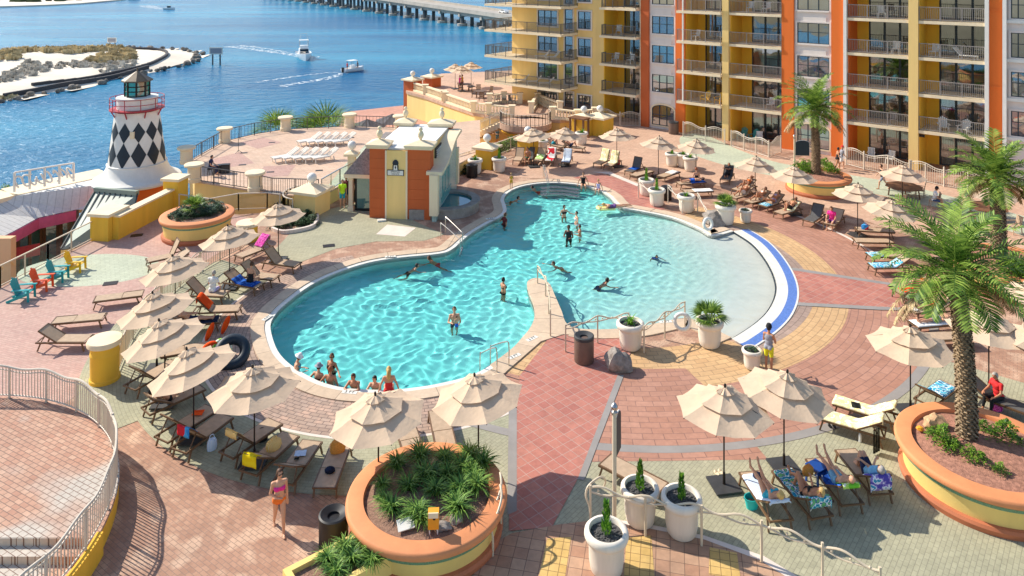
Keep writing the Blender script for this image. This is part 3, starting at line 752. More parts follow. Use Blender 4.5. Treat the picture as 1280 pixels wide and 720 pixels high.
# loggias
def railing_mb(pts, h=1.02, step=.12, post=1.3, w=.022, z=0.0, top=.05):
    mb = MB(); pts = [Vector((p[0], p[1], z)) for p in pts]
    for a, b in zip(pts[:-1], pts[1:]):
        L = (b - a).length; n = max(1, int(L / step))
        mb.bar(a + Vector((0, 0, h)), b + Vector((0, 0, h)), top, .05); mb.bar(a + Vector((0, 0, .1)), b + Vector((0, 0, .1)), .035, .04)
        for i in range(1, n):
            p = a.lerp(b, i / n); mb.bar(p + Vector((0, 0, .1)), p + Vector((0, 0, h)), w)
        k = max(1, round(L / post))
        for i in range(k + 1):
            p = a.lerp(b, i / k); mb.bar(p, p + Vector((0, 0, h + .03)), .05)
    return mb
LOG = [(755, 800, -.85, 'amber', 'rail_dark', 757), (857, 905, -.75, 'amber', 'rail_grey', 850), (913, 978, -.3, 'amber', 'rail_grey', 913), (1060, 1137, -.35, 'amber', 'rail_grey', 1060), (1149, 1232, -.35, 'amber', 'rail_grey', 1149)]
RB = 2.1
for li, (p0, p1, fy, side, rmat, pl) in enumerate(LOG):
    x0, x1 = X[p0], X[p1]; xl = tx(pl)
    wallbox(x0 - .02, x0 + .07, .0 if li else -.01, RB + 2.9, 0, TOPZ, M[side if li != 3 else 'orange'])
    wallbox(x0 + .07, x0 + .07 + (x1 - x0) * .20, RB + .3, RB + .42, 0, TOPZ, M[side])
    for k in range(-1, 5):
        zf = 0.0 if k < 0 else ZB[k] + .22
        zc = ZB[0] if k < 0 else ZB[k + 1]
        if k >= 0:
            mb = MB(); a, b = min(xl, x0), x1 - .002
            mb.box(((a + b) / 2, (fy + -.02) / 2, ZB[k] + .11), (b - a, -.02 - fy, .22)); mb.box(((x0 + .08 + b) / 2, 2.6, ZB[k] + .11), (b - x0 - .08, 5.19, .218))
            sl = hpart('balcony', mb, M['cream'])
            pts = [(x1 - .04, fy + .08), (max(xl, xl) + .05, fy + .08)] + ([(xl + .05, -.03)] if fy < -.5 else [])
            railing_mb(pts, z=zf).build('railing', M[rmat], sl)
        # sliding doors, room, curtains
        dx0 = x0 + .12 + (x1 - x0) * .20; dx1 = x1 - .05; H = zc - zf - .12
        mb = MB(); n = 3 if x1 - x0 > 3.4 else 2
        for i in range(n + 1): mb.box((dx0 + (dx1 - dx0) * i / n, RB + .36, zf + H / 2), (.16 if 0 < i < n else .1, .1, H))
        mb.box(((dx0 + dx1) / 2, RB + .36, zf + H - .04), (dx1 - dx0, .09, .1)); mb.box(((dx0 + dx1) / 2, RB + .36, zf + .04), (dx1 - dx0, .09, .08))
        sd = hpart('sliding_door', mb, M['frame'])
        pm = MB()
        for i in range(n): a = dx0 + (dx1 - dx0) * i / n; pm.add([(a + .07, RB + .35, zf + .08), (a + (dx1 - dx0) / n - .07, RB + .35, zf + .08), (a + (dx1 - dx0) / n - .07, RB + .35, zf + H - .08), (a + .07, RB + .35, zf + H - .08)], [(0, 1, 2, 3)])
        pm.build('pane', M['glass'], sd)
        cw = (dx1 - dx0) * (.14 + .16 * ((li * 7 + k * 5) % 4) / 3); mb = MB()
        for i in range(12):
            a = dx0 + .1 + cw * i / 12; mb.add([(a, RB + .5 + .05 * (i % 2), zf + .05), (a + cw / 12, RB + .5 + .05 * ((i + 1) % 2), zf + .05), (a + cw / 12, RB + .5 + .05 * ((i + 1) % 2), zf + H - .1), (a, RB + .5 + .05 * (i % 2), zf + H - .1)], [(0, 1, 2, 3)])
        mb.build('curtain', M['curtain' if li % 2 else 'curtain2'], sd)
        if (li + k) % 3 == 0:
            mb = MB()
            for i in range(10):
                a = dx1 - .1 - cw + cw * i / 10; mb.add([(a, RB + .5 + .05 * (i % 2), zf + .05), (a + cw / 10, RB + .5 + .05 * ((i + 1) % 2), zf + .05), (a + cw / 10, RB + .5 + .05 * ((i + 1) % 2), zf + H - .1), (a, RB + .5 + .05 * (i % 2), zf + H - .1)], [(0, 1, 2, 3)])
            mb.build('curtain', M['curtain2'], sd)
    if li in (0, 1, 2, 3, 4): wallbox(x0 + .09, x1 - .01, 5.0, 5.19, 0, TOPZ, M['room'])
# slender drainpipe posts in front of two loggias
for px, y in ((857.5, -.72), (1056, -.5)): pass
wallbox(tx(857), tx(858.6), -.72, -.6, ZB[0] + .22, TOPZ, M['white'], 'post')
# wing with wrap-round balconies
wx0, wx1 = -17.0, -7.05
for k in range(-1, 5):
    if k < 0: continue
    zf = ZB[k] + .22
    mb = MB().prism([(wx0, -2.95), (wx1, -2.95), (wx1, -.01), (X[640] - .01, -.01), (X[640] - .01, 5), (wx0, 5)], ZB[k], zf)
    sl = hpart('balcony', mb, M['cream'])
    railing_mb([(wx1 - .06, -.05), (wx1 - .06, -2.89), (wx0 + .06, -2.89), (wx0 + .06, 5)], z=zf, step=.10, post=1.4, w=.02).build('railing', M['rail_dark'], sl)
_win = {}
def window(px0, px1, sill, w_n, h, y=0.0, mat='win_glass', trim='whitewall'):
    x0, x1 = tx(px0), tx(px1); w = round(x1 - x0, 3); key = (w, w_n, h)
    xc = (x0 + x1) / 2
    if key not in _win:
        T = MB(); 
        for sx in (-1, 1): T.box((sx * (w / 2 + .07), -.05, h / 2), (.14, .1, h + .28))
        T.box((0, -.05, h + .07), (w, .1, .14)); T.box((0, -.07, -.07), (w, .14, .14))
        tr = hpart('window', T, M[trim])
        F = MB()
        for i in range(w_n + 1): F.box((-w / 2 + w * i / w_n + (.03 if i == 0 else -.03 if i == w_n else 0), -.03, h / 2), (.07 if 0 < i < w_n else .06, .06, h))
        for z in (.03, h * .55, h - .03): F.box((0, -.028, z), (w - .12, .05, .05))
        F.build('frame', M['frame'], tr)
        MB().add([(-w / 2, -.012, 0), (w / 2, -.012, 0), (w / 2, -.012, h), (-w / 2, -.012, h)], [(0, 1, 2, 3)]).build('pane', M[mat], tr)
        _win[key] = tr; o = tr
    else:
        o = copy_tree(_win[key])
        o.parent = hotel
    o.location = (xc, y - .002, sill); return o
for k in range(-1, 5):
    zf = 0.0 if k < 0 else ZB[k] + .22
    window(673, 697, zf + .5, 3, 1.6); window(723, 739, zf + .42, 2, 1.75)
    d = window(706.5, 716.5, zf + .15, 1, 2.15)
    if k >= 0:
        window(815.5, 843, zf + .45, 3, 1.62); window(997, 1037, zf + .45, 3, 1.68)
        window(1264, 1282, zf + .42, 2, 1.72, -.1); window(1285, 1306, zf + .42, 2, 1.72, -.1)
        for a, b in ((815.5, 843), (997, 1037)):
            hpart('moulded_panel', MB().box(((tx(a) + tx(b)) / 2, -.03, zf - .32), (tx(b) - tx(a) - .5, .06, .42)), M['whitewall'])
        hpart('ledge', MB().box(((tx(1259) + tx(1310)) / 2, -.2, zf + .2), (tx(1310) - tx(1259) - .01, .2, .22)), M['white'])
def arch_window(px0, px1, sill, h):
    x0, x1 = tx(px0), tx(px1); w = x1 - x0; r = .45
    prof = [(-w / 2, 0), (w / 2, 0)] + [(w / 2 * math.cos(R_(a)), h - r + r * math.sin(R_(a))) for a in range(0, 181, 15)]
    def ringmb(p, y0, y1, g):
        mb = MB(); q = offset_poly(p, g); n = len(p)
        for i in range(n):
            for z in ((p[i], y1), (q[i], y1), (q[i], y0)): mb.v.append((z[0][0], z[1], z[0][1]))
        for i in range(n):
            j = (i + 1) % n; mb.f += [(3 * i, 3 * j, 3 * j + 1, 3 * i + 1), (3 * i + 1, 3 * j + 1, 3 * j + 2, 3 * i + 2)]
        return mb
    o = hpart('window', ringmb(prof, 0, -.1, .14), M['cream']); o.location = ((x0 + x1) / 2, -.002, sill)
    mb = ringmb(offset_poly(prof, -.06), -.01, -.05, .06)
    for i in (1, 2): mb.box((-w / 2 + w * i / 3, -.03, h / 2), (.07, .05, h - .1))
    mb.box((0, -.029, h * .5), (w - .1, .045, .05)); mb.build('frame', M['frame'], o)
    MB().add([(p[0], -.014, p[1]) for p in prof], [tuple(range(len(prof)))]).build('pane', M['win_glass'], o)
arch_window(815.5, 843, .35, 1.9); arch_window(997, 1037, .4, 1.9)
# small wall plaque
tag(MB().box((0, 0, 0), (.5, .05, .22)).build('wall_plaque', M['dark_metal'], loc=(OX + .774 * tx(1143) - .633 * -.46, OY - .633 * tx(1143) + .774 * -.46, 2.55), rz=FA), 'small dark oval name plaque on the cream pier between ground floor patios', 'plaque')

# ---- patio fences at the foot of the hotel
def wavy_fence(pts, label, h=1.25, amp=.14, mat='white_rail', z=0.0, step=.14):
    r = thing('patio_fence', label, 'fence', (pts[0][0], pts[0][1], z))
    o = Vector((pts[0][0], pts[0][1], 0)); q = [Vector((p[0], p[1], 0)) - o for p in pts]
    R = MB(); Bm = MB(); tot = 0; rail = []; low = []
    for a, b in zip(q[:-1], q[1:]):
        L = (b - a).length; n = max(2, int(L / step))
        for i in range(n + 1):
            p = a.lerp(b, i / n); s = tot + L * i / n; hh = h + amp * math.sin(s * 2.4)
            rail.append((p.x, p.y, hh)); low.append((p.x, p.y, hh - .14))
            if i < n: Bm.bar((p.x, p.y, .08), (p.x, p.y, hh - .02), .022)
        tot += L
        pm = MB(); pm.box((a.x, a.y, h / 2 + .05), (.08, .08, h + .15)); pm.build('post', M[mat], r)
    R.tube(rail, .028, 5); R.tube(low, .018, 5); R.tube([(p[0], p[1], .08) for p in rail], .02, 5)
    R.build('rail', M[mat], r); Bm.build('baluster', M[mat], r)
    MB().box((q[-1].x, q[-1].y, h / 2 + .05), (.08, .08, h + .15)).build('post', M[mat], r)
    return r
wavy_fence(pxp([(854, 171), (882, 177), (906, 181)]), 'white wavy topped patio fence at the foot of the left orange pier')
wavy_fence(pxp([(914, 183), (930, 188), (945, 192), (961, 197), (976, 190)]), 'curved white patio fence with gate in front of the teal chairs')
wavy_fence(pxp([(1058, 206), (1080, 212), (1110, 218.5), (1137, 224)]), 'white wavy patio fence beside the tall white pilaster')
wavy_fence(pxp([(1139, 224), (1157, 228), (1180, 233.5), (1210, 238.5), (1236, 243)]), 'white wavy patio fence behind the far right palm')
wavy_fence(pxp([(752, 153), (775, 158), (800, 158)]), 'white mesh patio fence by the far loggia')
# ---- upper terrace with balustrades
TZ = .8
ter = thing('upper_terrace', 'cream and yellow terrace with balustrades next to the hotel wing', 'terrace')
TP = pxp([(505, 106), (552, 92), (640, 88), (760, 112), (748, 146), (700, 150), (655, 147), (610, 144), (592, 141), (553, 128), (530, 120), (508, 114)], TZ)
MB().prism(TP, TZ - .3, TZ).build('terrace_floor', M['p_beige'], ter)
MB().prism(offset_poly(TP, -.12), -10, TZ - .3).build('wall', M['pale_yellow'], ter)
def balustrade(pts, z, label, sp=.32):
    r = thing('balustrade', label, 'balustrade', (*pts[0], z)); o = Vector(pts[0])
    R = MB(); Bm = MB()
    for a, b in zip(pts[:-1], pts[1:]):
        a, b = Vector(a) - o, Vector(b) - o; L = (b - a).length
        R.bar((*a, .9), (*b, .9), .3, .14); R.bar((*a, .1), (*b, .1), .34, .2)
        n = max(1, int(L / sp))
        for i in range(n):
            p = a.lerp(b, (i + .5) / n); Bm.lathe([(.06, .2), (.05, .28), (.1, .45), (.05, .7), (.07, .83)], 6, (p.x, p.y, 0), cap=False)
        for p in ((a, b) if tuple(b + o) == tuple(pts[-1]) or (b + o - Vector(pts[-1])).length < 1e-5 else (a,)):
            pm = MB(); pm.box((p.x, p.y, .5), (.5, .5, 1.0)); pm.box((p.x, p.y, 1.06), (.66, .66, .12)); pm.build('pillar', M['cream'], r)
    R.build('rail', M['cream'], r); Bm.build('baluster', M['cream'], r, smooth=True)
    return r
balustrade(pxp([(512, 112), (532, 118), (555, 126)], TZ), TZ, 'cream balustrade between the two orange towers')
balustrade(pxp([(557, 128), (592, 140.5), (611, 143), (640, 146)], TZ), TZ, 'cream balustrade along the yellow terrace front above the stair')
balustrade(pxp([(664, 141), (672, 129), (700, 140)], TZ), TZ, 'short cream balustrade at the head of the round landing')
balustrade(pxp([(691, 148), (722, 152), (744, 149)], TZ), TZ, 'cream balustrade right of the round landing with white columns')
balustrade(pxp([(612, 130), (630, 128), (650, 129)], TZ), TZ, 'cream balustrade with urns behind the stair head')
def ball_pier(loc, w, h, mat, label, rz=0.0, ball=.3, cap=.3):
    r = thing('ball_topped_pier', label, 'pier', loc, rz)
    MB().box((0, 0, h / 2), (w, w, h)).build('pier_body', M[mat], r)
    c = w / 2 + .22
    m = MB(); m.box((0, 0, h + .08), (2 * c, 2 * c, .16)); k = len(m.v)
    m.add([(-c * .95, -c * .95, h + .16), (c * .95, -c * .95, h + .16), (c * .95, c * .95, h + .16), (-c * .95, c * .95, h + .16), (0, 0, h + .16 + cap)], [(0, 1, 4), (1, 2, 4), (2, 3, 4), (3, 0, 4)])
    m.build('cap', M['cream'], r)
    b = MB().lathe([(.14, 0), (.1, .12), (.09, .2)], 10, (0, 0, h + .05 + cap)); b.ell((0, 0, h + .2 + cap + ball * .9), ball, None, 12, 8); b.build('ball', M['white'], r, smooth=True)
    return r
t1 = P(516, 112, TZ); t2 = P(540, 108, TZ)
for p, lab in ((t1, 'orange tower pier with ball at the seaward end of the terrace'), (t2, 'orange tower pier with ball standing second from the water')):
    r = ball_pier((p.x, p.y, -8), 1.5, 9.9, 'rust', lab, FA)
ball_pier((*P2(730, 168), 0), 1.6, 1.5, 'yellow', 'yellow pier with cream cap and ball behind the parasols, beside a white pot', FA)
ball_pier((*P2(750, 168), 0), 1.75, 1.55, 'yellow', 'large yellow pier with cream cap in front of the patio fence', FA)
ball_pier((*P2(609, 209), 0), 1.3, 1.45, 'yellow', 'yellow pier with white ball between two white pots', R_(-25))
ball_pier((*P2(660, 196), 0), 1.2, 1.35, 'yellow', 'yellow pier with ball partly hidden by a far parasol', FA)
# stair down to the plaza with white railings
st = thing('outdoor_stair', 'cream stair with white railing coming down from the round landing', 'staircase')
a, b = P(632, 151, TZ), P(571, 178, LZ); d = (b - a); nrm = Vector((-d.y, d.x, 0)).normalized()
for i in range(16):
    p = a.lerp(b, (i + .5) / 16)
    MB().box((0, 0, 0), (d.xy.length / 16 + .02, 1.6, .5), math.atan2(d.y, d.x)).build('step', M['cream'], st, loc=(p.x, p.y, p.z - .25))
for s in (-1, 1):
    A, B = a + nrm * s * .85, b + nrm * s * .85; mb = MB(); up = Vector((0, 0, 1))
    mb.bar(A + up, B + up, .06); mb.bar(A + up * .15, B + up * .15, .04)
    for i in range(40): p = A.lerp(B, i / 39); mb.bar(p + up * .1, p + up * (1.0), .06 if i % 8 == 0 else .02)
    mb.build('railing', M['white_rail'], st)
c = P(657, 152, TZ)
ld = thing('round_landing', 'round cream landing on columns with white curved railing', 'landing', c)
MB().lathe([(2.2, -.7), (2.4, -.5), (2.4, 0.0)], 36).build('landing_floor', M['p_beige'], ld)
MB().lathe([(2.1, -1.0), (2.3, -.72)], 36).build('soffit', M['yellow'], ld)
arcp = [(2.3 * math.cos(R_(a)), 2.3 * math.sin(R_(a))) for a in range(-200, 30, 10)]
railing_mb(arcp, step=.16, post=1.6).build('railing', M['white_rail'], ld)
for a in (-150, -110, -60): MB().lathe([(.2, -2.8), (.17, -1.0)], 10, (1.7 * math.cos(R_(a)), 1.7 * math.sin(R_(a)), 0)).build('column', M['cream'], ld)

# ---- pump house with splash basin
ph = thing('pump_house', 'orange and yellow pump house with four finial topped towers and white roof', 'building', (*P2(463, 272), 0), R_(-6.5))
MB().box((1.85, 3.5, 2.05), (3.3, 6.6, 4.1)).build('wall', M['pale_yellow'], ph)
MB().box((1.85, 3.5, 4.15), (3.36, 6.7, .1)).build('roof', M['roof_white'], ph)
for y0 in (.0, 6.2):
    for x0, w in ((-.05, .98), (2.3, 1.38)):
        m = MB()
        for i in range(7): m.box((x0 + w / 2, y0 + .45, .3 + i * .6), (w, .95, .585))
        m.box((x0 + w / 2, y0 + .45, 2.1), (w - .03, .92, 4.2))
        tw = m.build('tower', M['rust'], ph)
        m = MB(); h = 4.2; cx, cy = x0 + w / 2, y0 + .45; ax, ay = w / 2 + .2, .68
        m.box((cx, cy, h + .06), (2 * ax - .12, 2 * ay - .12, .12)); m.box((cx, cy, h + .18), (2 * ax, 2 * ay, .12))
        m.add([(cx - ax, cy - ay, h + .241), (cx + ax, cy - ay, h + .241), (cx + ax, cy + ay, h + .241), (cx - ax, cy + ay, h + .241), (cx - .16, cy - .16, h + .45), (cx + .16, cy - .16, h + .45), (cx + .16, cy + .16, h + .45), (cx - .16, cy + .16, h + .45)], [(0, 1, 5, 4), (1, 2, 6, 5), (2, 3, 7, 6), (3, 0, 4, 7), (4, 5, 6, 7)])
        cp = m.build('cap', M['cream'], tw)
        m = MB().lathe([(.09, 0), (.07, .09), (.16, .22), (.2, .37), (.15, .53), (.07, .6)], 12, (cx, cy, h + .42)); m.ell((cx, cy, h + 1.12), .13, None, 10, 7)
        m.build('finial', M['cream'], cp, smooth=True)
MB().box((1.62, -.03, 2.05), (1.28, .06, 4.1)).build('front_panel', M['pale_yellow'], ph)
for x in (.98, 2.25): MB().box((x, -.05, 2.05), (.1, .1, 4.1)).build('corner_strip', M['cream'], ph)
sg = MB().box((0, 0, 0), (1.02, .05, .34)).build('sign_board', M['navy'], ph); sg.location = (1.58, -.09, 2.78)
MB().box((0, -.03, 0), (.95, .03, .27)).build('sign_face', M['white'], sg)
decal_text('lettering', 'EMERALD', (0, -.048, .065), .13, M['navy'], (R_(90), 0, 0), sg); decal_text('lettering', 'GRANDE', (0, -.048, -.065), .12, M['navy'], (R_(90), 0, 0), sg)
em = MB().add([(-.12, -.03, .16), (.12, -.03, .16), (.09, -.03, .5), (-.09, -.03, .5)], [(0, 1, 2, 3)]).build('emblem', M['white'], sg)
MB().lathe([(.15, .0), (.19, .1), (.15, .24), (.05, .32)], 12, (0, -.02, .46), sy=.15).build('emblem_lantern', M['navy'], sg)
MB().add([(0, -.035, .2), (.05, -.035, .33), (0, -.035, .46), (-.05, -.035, .33)], [(0, 1, 2, 3)]).build('emblem_diamond', M['navy'], sg)
for x in (-.15, .15): MB().box((x, -.02, .3), (.05, .03, .3)).build('emblem_edge', M['navy'], sg)
# right flank: vent, waterfall wall with curved coping, round basin
vt = MB().box((3.56, 3.0, 3.45), (.12, 2.1, .62)).build('vent', M['steel_plate'], ph)
m = MB()
for i in range(4): m.box((3.64, 3.0, 3.24 + i * .13), (.05, 1.9, .05))
m.build('louvre', M['white'], vt)
prof = [(-.3, 0), (6.3, 0)] + [(6.3 - 6.6 * i / 16, 2.75 + 1.15 / (1 + math.exp((i / 16 - .5) * 9))) for i in range(17)]
m = MB(); n = len(prof)
for x in (3.85, 4.1): m.v += [(x, p[0], p[1]) for p in prof]
m.f += [tuple(range(n)), tuple(range(n, 2 * n))] + [(i, (i + 1) % n, n + (i + 1) % n, n + i) for i in range(n)]
M['mosaic'] = plain('water_wall_mosaic', (168, 190, 180), .4, .25, 8); M['aqua'] = plain('aqua_mosaic', (86, 160, 160), .35, .3, 7); M['basin_stone'] = plain('basin_stone', (150, 142, 134), .8, .2, 3, .4, 14)
ww = m.build('waterfall_wall', M['mosaic'], ph)
m = MB()
for a, b in zip(prof[2:-1], prof[3:]): m.bar((3.92, a[0], a[1] + .09), (3.92, b[0], b[1] + .09), .95, .2, (1, 0, 0)) if False else m.add([(3.5, a[0], a[1]), (4.45, a[0], a[1]), (4.45, b[0], b[1]), (3.5, b[0], b[1]), (3.5, a[0], a[1] + .2), (4.45, a[0], a[1] + .2), (4.45, b[0], b[1] + .2), (3.5, b[0], b[1] + .2)], [(0, 3, 2, 1), (4, 5, 6, 7), (0, 1, 5, 4), (1, 2, 6, 5), (2, 3, 7, 6), (3, 0, 4, 7)])
m.build('coping', M['cream'], ww)
for y in (-.25, 6.25): MB().box((3.98, y, 1.6), (.5, .5, 2.4)).build('column', M['cream'], ww)
for (y0, y1, z0, z1) in ((1.5, 2.1, 1.0, 2.2), (2.3, 3.0, 1.1, 2.7), (3.2, 3.8, 1.1, 2.3), (1.2, 4.2, .62, .98)): MB().box((4.12, (y0 + y1) / 2, (z0 + z1) / 2), (.04, y1 - y0, z1 - z0)).build('mosaic_panel', M['aqua'], ww)
bs = thing('splash_basin', 'round stone splash basin below the waterfall wall', 'basin', (*P2(556, 272), 0), 0)
MB().lathe([(2.0, 0), (2.0, .5), (2.06, .52), (2.06, .62), (1.55, .62), (1.55, .2)], 40, (0, 1.6, 0), cap=False).build('rim', M['basin_stone'], bs, smooth=25)
MB().lathe([(0.001, .48), (1.56, .48)], 40, (0, 1.6, 0), cap=False).build('basin_water', glass_mat('basin_water', (.3, .6, .62), .25, (26, 110, 118)), bs)
MB().box((-1.35, .9, .3), (1.5, 2.6, .6)).build('ledge', M['basin_stone'], bs)
for p in ((-1.2, .3), (-.7, 3.4)):
    m = MB().box((p[0], p[1], .83), (.34, .22, .44)); m.build('light_box', M['steel'], bs)
# entrance wing with shingle roof
en = thing('entrance_porch', 'glazed entrance porch with grey shingle roof left of the pump house', 'porch', (*P2(463, 268), 0), R_(-6.5))
M['shingle'] = plain('grey_shingle', (140, 132, 128), .9, .3, 8, .4, 30)
M['teal_glass'] = glass_mat('teal_glass', (.5, .7, .66), .25, (40, 104, 100))
m = MB().add([(-1.75, .2, 2.35), (-.06, .2, 2.35), (-.06, 5.4, 2.35), (-1.75, 5.4, 2.35), (-.06, .9, 3.9), (-.06, 5.0, 3.9), (-.5, .9, 3.9), (-.5, 5.0, 3.9)], [(0, 1, 4, 6), (0, 6, 7, 3), (3, 7, 5, 2), (6, 4, 5, 7), (0, 3, 2, 1)]); m.build('roof', M['shingle'], en)
MB().box((-.9, 2.8, 2.22), (1.75, 5.1, .24)).build('beam', M['cream'], en)
for x, y in ((-1.4, .55), (-1.5, 4.9)): MB().lathe([(.26, 0), (.26, .2), (.19, .3), (.17, 1.9), (.25, 2.1)], 4, (x, y, 0), R_(45)).build('column', M['cream'], en)
for x0, x1, y in ((-1.1, -.1, .6), ): 
    MB().box(((x0 + x1) / 2, y, 1.1), (x1 - x0 - .12, .05, 1.95)).build('glass_panel', M['teal_glass'], en)
    m = MB(); [m.box((x, y, 1.1), (.09, .1, 2.1)) for x in (x0, x1)]; m.box(((x0 + x1) / 2, y, .08), (x1 - x0, .1, .16)); m.build('frame', M['black'], en)
MB().box((-1.62, 2.6, 1.1), (.05, 3.6, 1.95)).build('glass_panel', M['teal_glass'], en)
m = MB(); [m.box((-1.62, y, 1.1), (.1, .1, 2.1)) for y in (.8, 2.0, 3.2, 4.4)]; m.build('frame', M['black'], en)
ball_pier((*P2(440, 236), 0), .5, 2.3, 'cream', 'slim cream pier with white globe behind the entrance porch', 0, .3, .2)

# ---- diamond lighthouse
lh = thing('lighthouse', 'small white lighthouse with dark diamond pattern and red gallery', 'lighthouse', (-27.7, 55, -1.1))
MB().lathe([(2.7, .35), (3.0, .45), (3.04, .58), (2.95, .72), (2.6, .86), (2.28, 1.12), (2.08, 1.5), (2.0, 1.75), (2.05, 1.8), (1.96, 1.84)], 48, cap=False).build('base_flare', M['white'], lh, smooth=35)
def rad(z): return 1.95 + (1.5 - 1.95) * (z - 1.75) / (5.5 - 1.75)
MB().lathe([(rad(1.75), 1.75), (rad(5.6), 5.6)], 48).build('tower', M['white'], lh, smooth=True)
m = MB(); ND = 11
for row in range(3):
    zc = (2.65, 4.25, 3.4)[row] if row < 2 else 3.4
    if row == 2: continue
    hh = .92 if row == 0 else .72
    for k in range(ND):
        a0 = 2 * math.pi * (k + .15) / ND; aw = math.pi / ND * .96; S = 6
        g = lambda u, v: (lambda a, z: ((rad(z) + .012) * math.cos(a), (rad(z) + .012) * math.sin(a), z))(a0 + aw * (u - v), zc + hh * (u + v - 1))
        o = len(m.v); m.v += [g(i / S, j / S) for j in range(S + 1) for i in range(S + 1)]
        m.f += [(o + j * (S + 1) + i, o + j * (S + 1) + i + 1, o + (j + 1) * (S + 1) + i + 1, o + (j + 1) * (S + 1) + i) for j in range(S) for i in range(S)]
m.build('diamond_pattern', M['navy'], lh, normals=False)
M['red'] = plain('red_metal', (176, 52, 62), .5, .1, 4)
MB().lathe([(1.4, 5.62), (1.86, 5.72), (1.86, 5.8), (1.3, 5.8)], 36, cap=False).build('gallery_floor', M['red'], lh)
m = MB(); pts = [(1.82 * math.cos(2 * math.pi * i / 32), 1.82 * math.sin(2 * math.pi * i / 32)) for i in range(32)]
for h in (6.2, 6.6): m.tube([(x, y, h) for x, y in pts], .025, 5, True)
for i in range(0, 32, 3): m.bar((*pts[i], 5.78), (*pts[i], 6.62), .04)
for i in range(0, 32, 4): m.bar((pts[i][0] * .98, pts[i][1] * .98, 5.72), (pts[i][0] * .82, pts[i][1] * .82, 5.2), .07)
m.build('gallery_railing', M['red'], lh)
MB().lathe([(1.36, 5.75), (1.36, 6.5), (1.42, 6.52), (1.42, 6.62), (.9, 6.66)], 40).build('drum', M['white'], lh, smooth=30)
MB().lathe([(.8, 6.66), (.8, 7.75)], 8, a0=R_(22.5)).build('lantern_glass', glass_mat('lantern_glass', (.3, .7, .62), .2, (40, 150, 136)), lh)
m = MB()
for i in range(8):
    a = R_(22.5 + 45 * i); m.bar((.82 * math.cos(a), .82 * math.sin(a), 6.64), (.82 * math.cos(a), .82 * math.sin(a), 7.8), .1)
for h in (6.7, 7.05, 7.4, 7.76): m.tube([(.82 * math.cos(R_(22.5 + 45 * i)), .82 * math.sin(R_(22.5 + 45 * i)), h) for i in range(8)], .035, 4, True)
m.build('lantern_frame', M['dark_metal'], lh)
m = MB().lathe([(1.08, 7.76), (1.06, 7.86), (.12, 8.45), (.05, 8.5), (.05, 8.75)], 8, a0=R_(22.5)); m.build('lantern_roof', plain('bronze_roof', (104, 92, 76), .5, .2, 3, metal=.3), lh)
MB().lathe([(2.6, -5.2), (2.6, .36)], 40).build('orange_base', M['orange'], lh, smooth=True)
wb = MB().box((0, 0, 0), (.3, .14, .5)).build('wall_lamp', M['cream'], lh); wb.location = (.45, -1.6, 4.1)

# ---- waterfront restaurant below the deck
GZ = -6.0
struct(MB().prism([(-60, 20), (-16, 20), (-16, 62), (-60, 62)], -10, GZ).build('promenade', plain('promenade', (150, 140, 128), .9, .2, .5)))
rs = thing('waterfront_restaurant', 'low building with white seamed metal roof and pink fascia by the lighthouse', 'building')
M['seam'] = paver('white_seam_roof', (226, 224, 218), (220, 218, 212), (196, 194, 188), 40.0, .5, .03, R_(68), stain=.08)
M['seam2'] = paver('white_seam_roof_two', (214, 212, 206), (210, 208, 202), (184, 182, 176), 40.0, .45, .03, R_(12), stain=.08)
eL = [P(-60, 325, -2.6), P(15, 290, -2.6), P(48, 272, -2.6), P(95, 262, -2.6), P(140, 262, -2.6)]
bk = [P(-60, 262, -1.3), P(0, 247.5, -1.3), P(125, 221, -1.3), P(175, 224, -1.3)]
MB().add([eL[0], eL[1], eL[2], bk[1], bk[0]], [(0, 1, 2, 3, 4)]).build('roof', M['seam2'], rs)
MB().add([eL[2], eL[3], eL[4], bk[3], bk[2], bk[1]], [(0, 1, 2, 3, 4, 5)]).build('roof', M['seam'], rs)
m = MB(); M['pink'] = plain('pink_fascia', (214, 104, 146), .6, .1, 2)
for a, b in zip(eL[:3], eL[1:4]): m.bar(a + Vector((0, 0, -.42)), b + Vector((0, 0, -.42)), .12, .75)
m.build('fascia', M['pink'], rs)
m = MB(); lo = []
ins = [Vector((-.5, 1.2, 0)) + p for p in eL[:4]]
for a, b in zip(ins[:-1], ins[1:]): m.bar(a + Vector((0, 0, -2.0)), b + Vector((0, 0, -2.0)), .2, 2.9)
m.build('storefront', M['teal_glass'], rs)
for i, (a, b) in enumerate(zip(ins[:-1], ins[1:])):
    for f in (.05, .5, .95): p = a.lerp(b, f); MB().box((p.x, p.y - .15, -4.4), (.3, .3, 3.2)).build('post', M['brown_frame'], rs)
bp = [P(-60, 262, -1.25), P(0, 246.5, -1.25), P(126, 220, -1.25)]
m = MB(); 
for a, b in zip(bp[:-1], bp[1:]): m.bar(a + Vector((-.3, 1.2, -1.2)), b + Vector((-.3, 1.2, -1.2)), 2.6, 2.4)
m.build('parapet', M['cream'], rs)
m = MB().box((0, 0, 0), (1.3, .5, 3.4)); m.build('end_wall', plain('peach_stucco', (232, 186, 142), .8, .06, 1.5, streak=True), rs, loc=P(4, 330, -3.6))
rsn = thing('red_shop_banner', 'red shop banner with white lettering under the pink fascia', 'banner', P(26, 316, -4.2), R_(38))
MB().box((0, 0, 0), (2.2, .05, .8)).build('banner_cloth', M['red'], rsn); decal_text('lettering', 'O', (-.7, -.03, -.05), .6, M['white'], (R_(90), 0, 0), rsn)
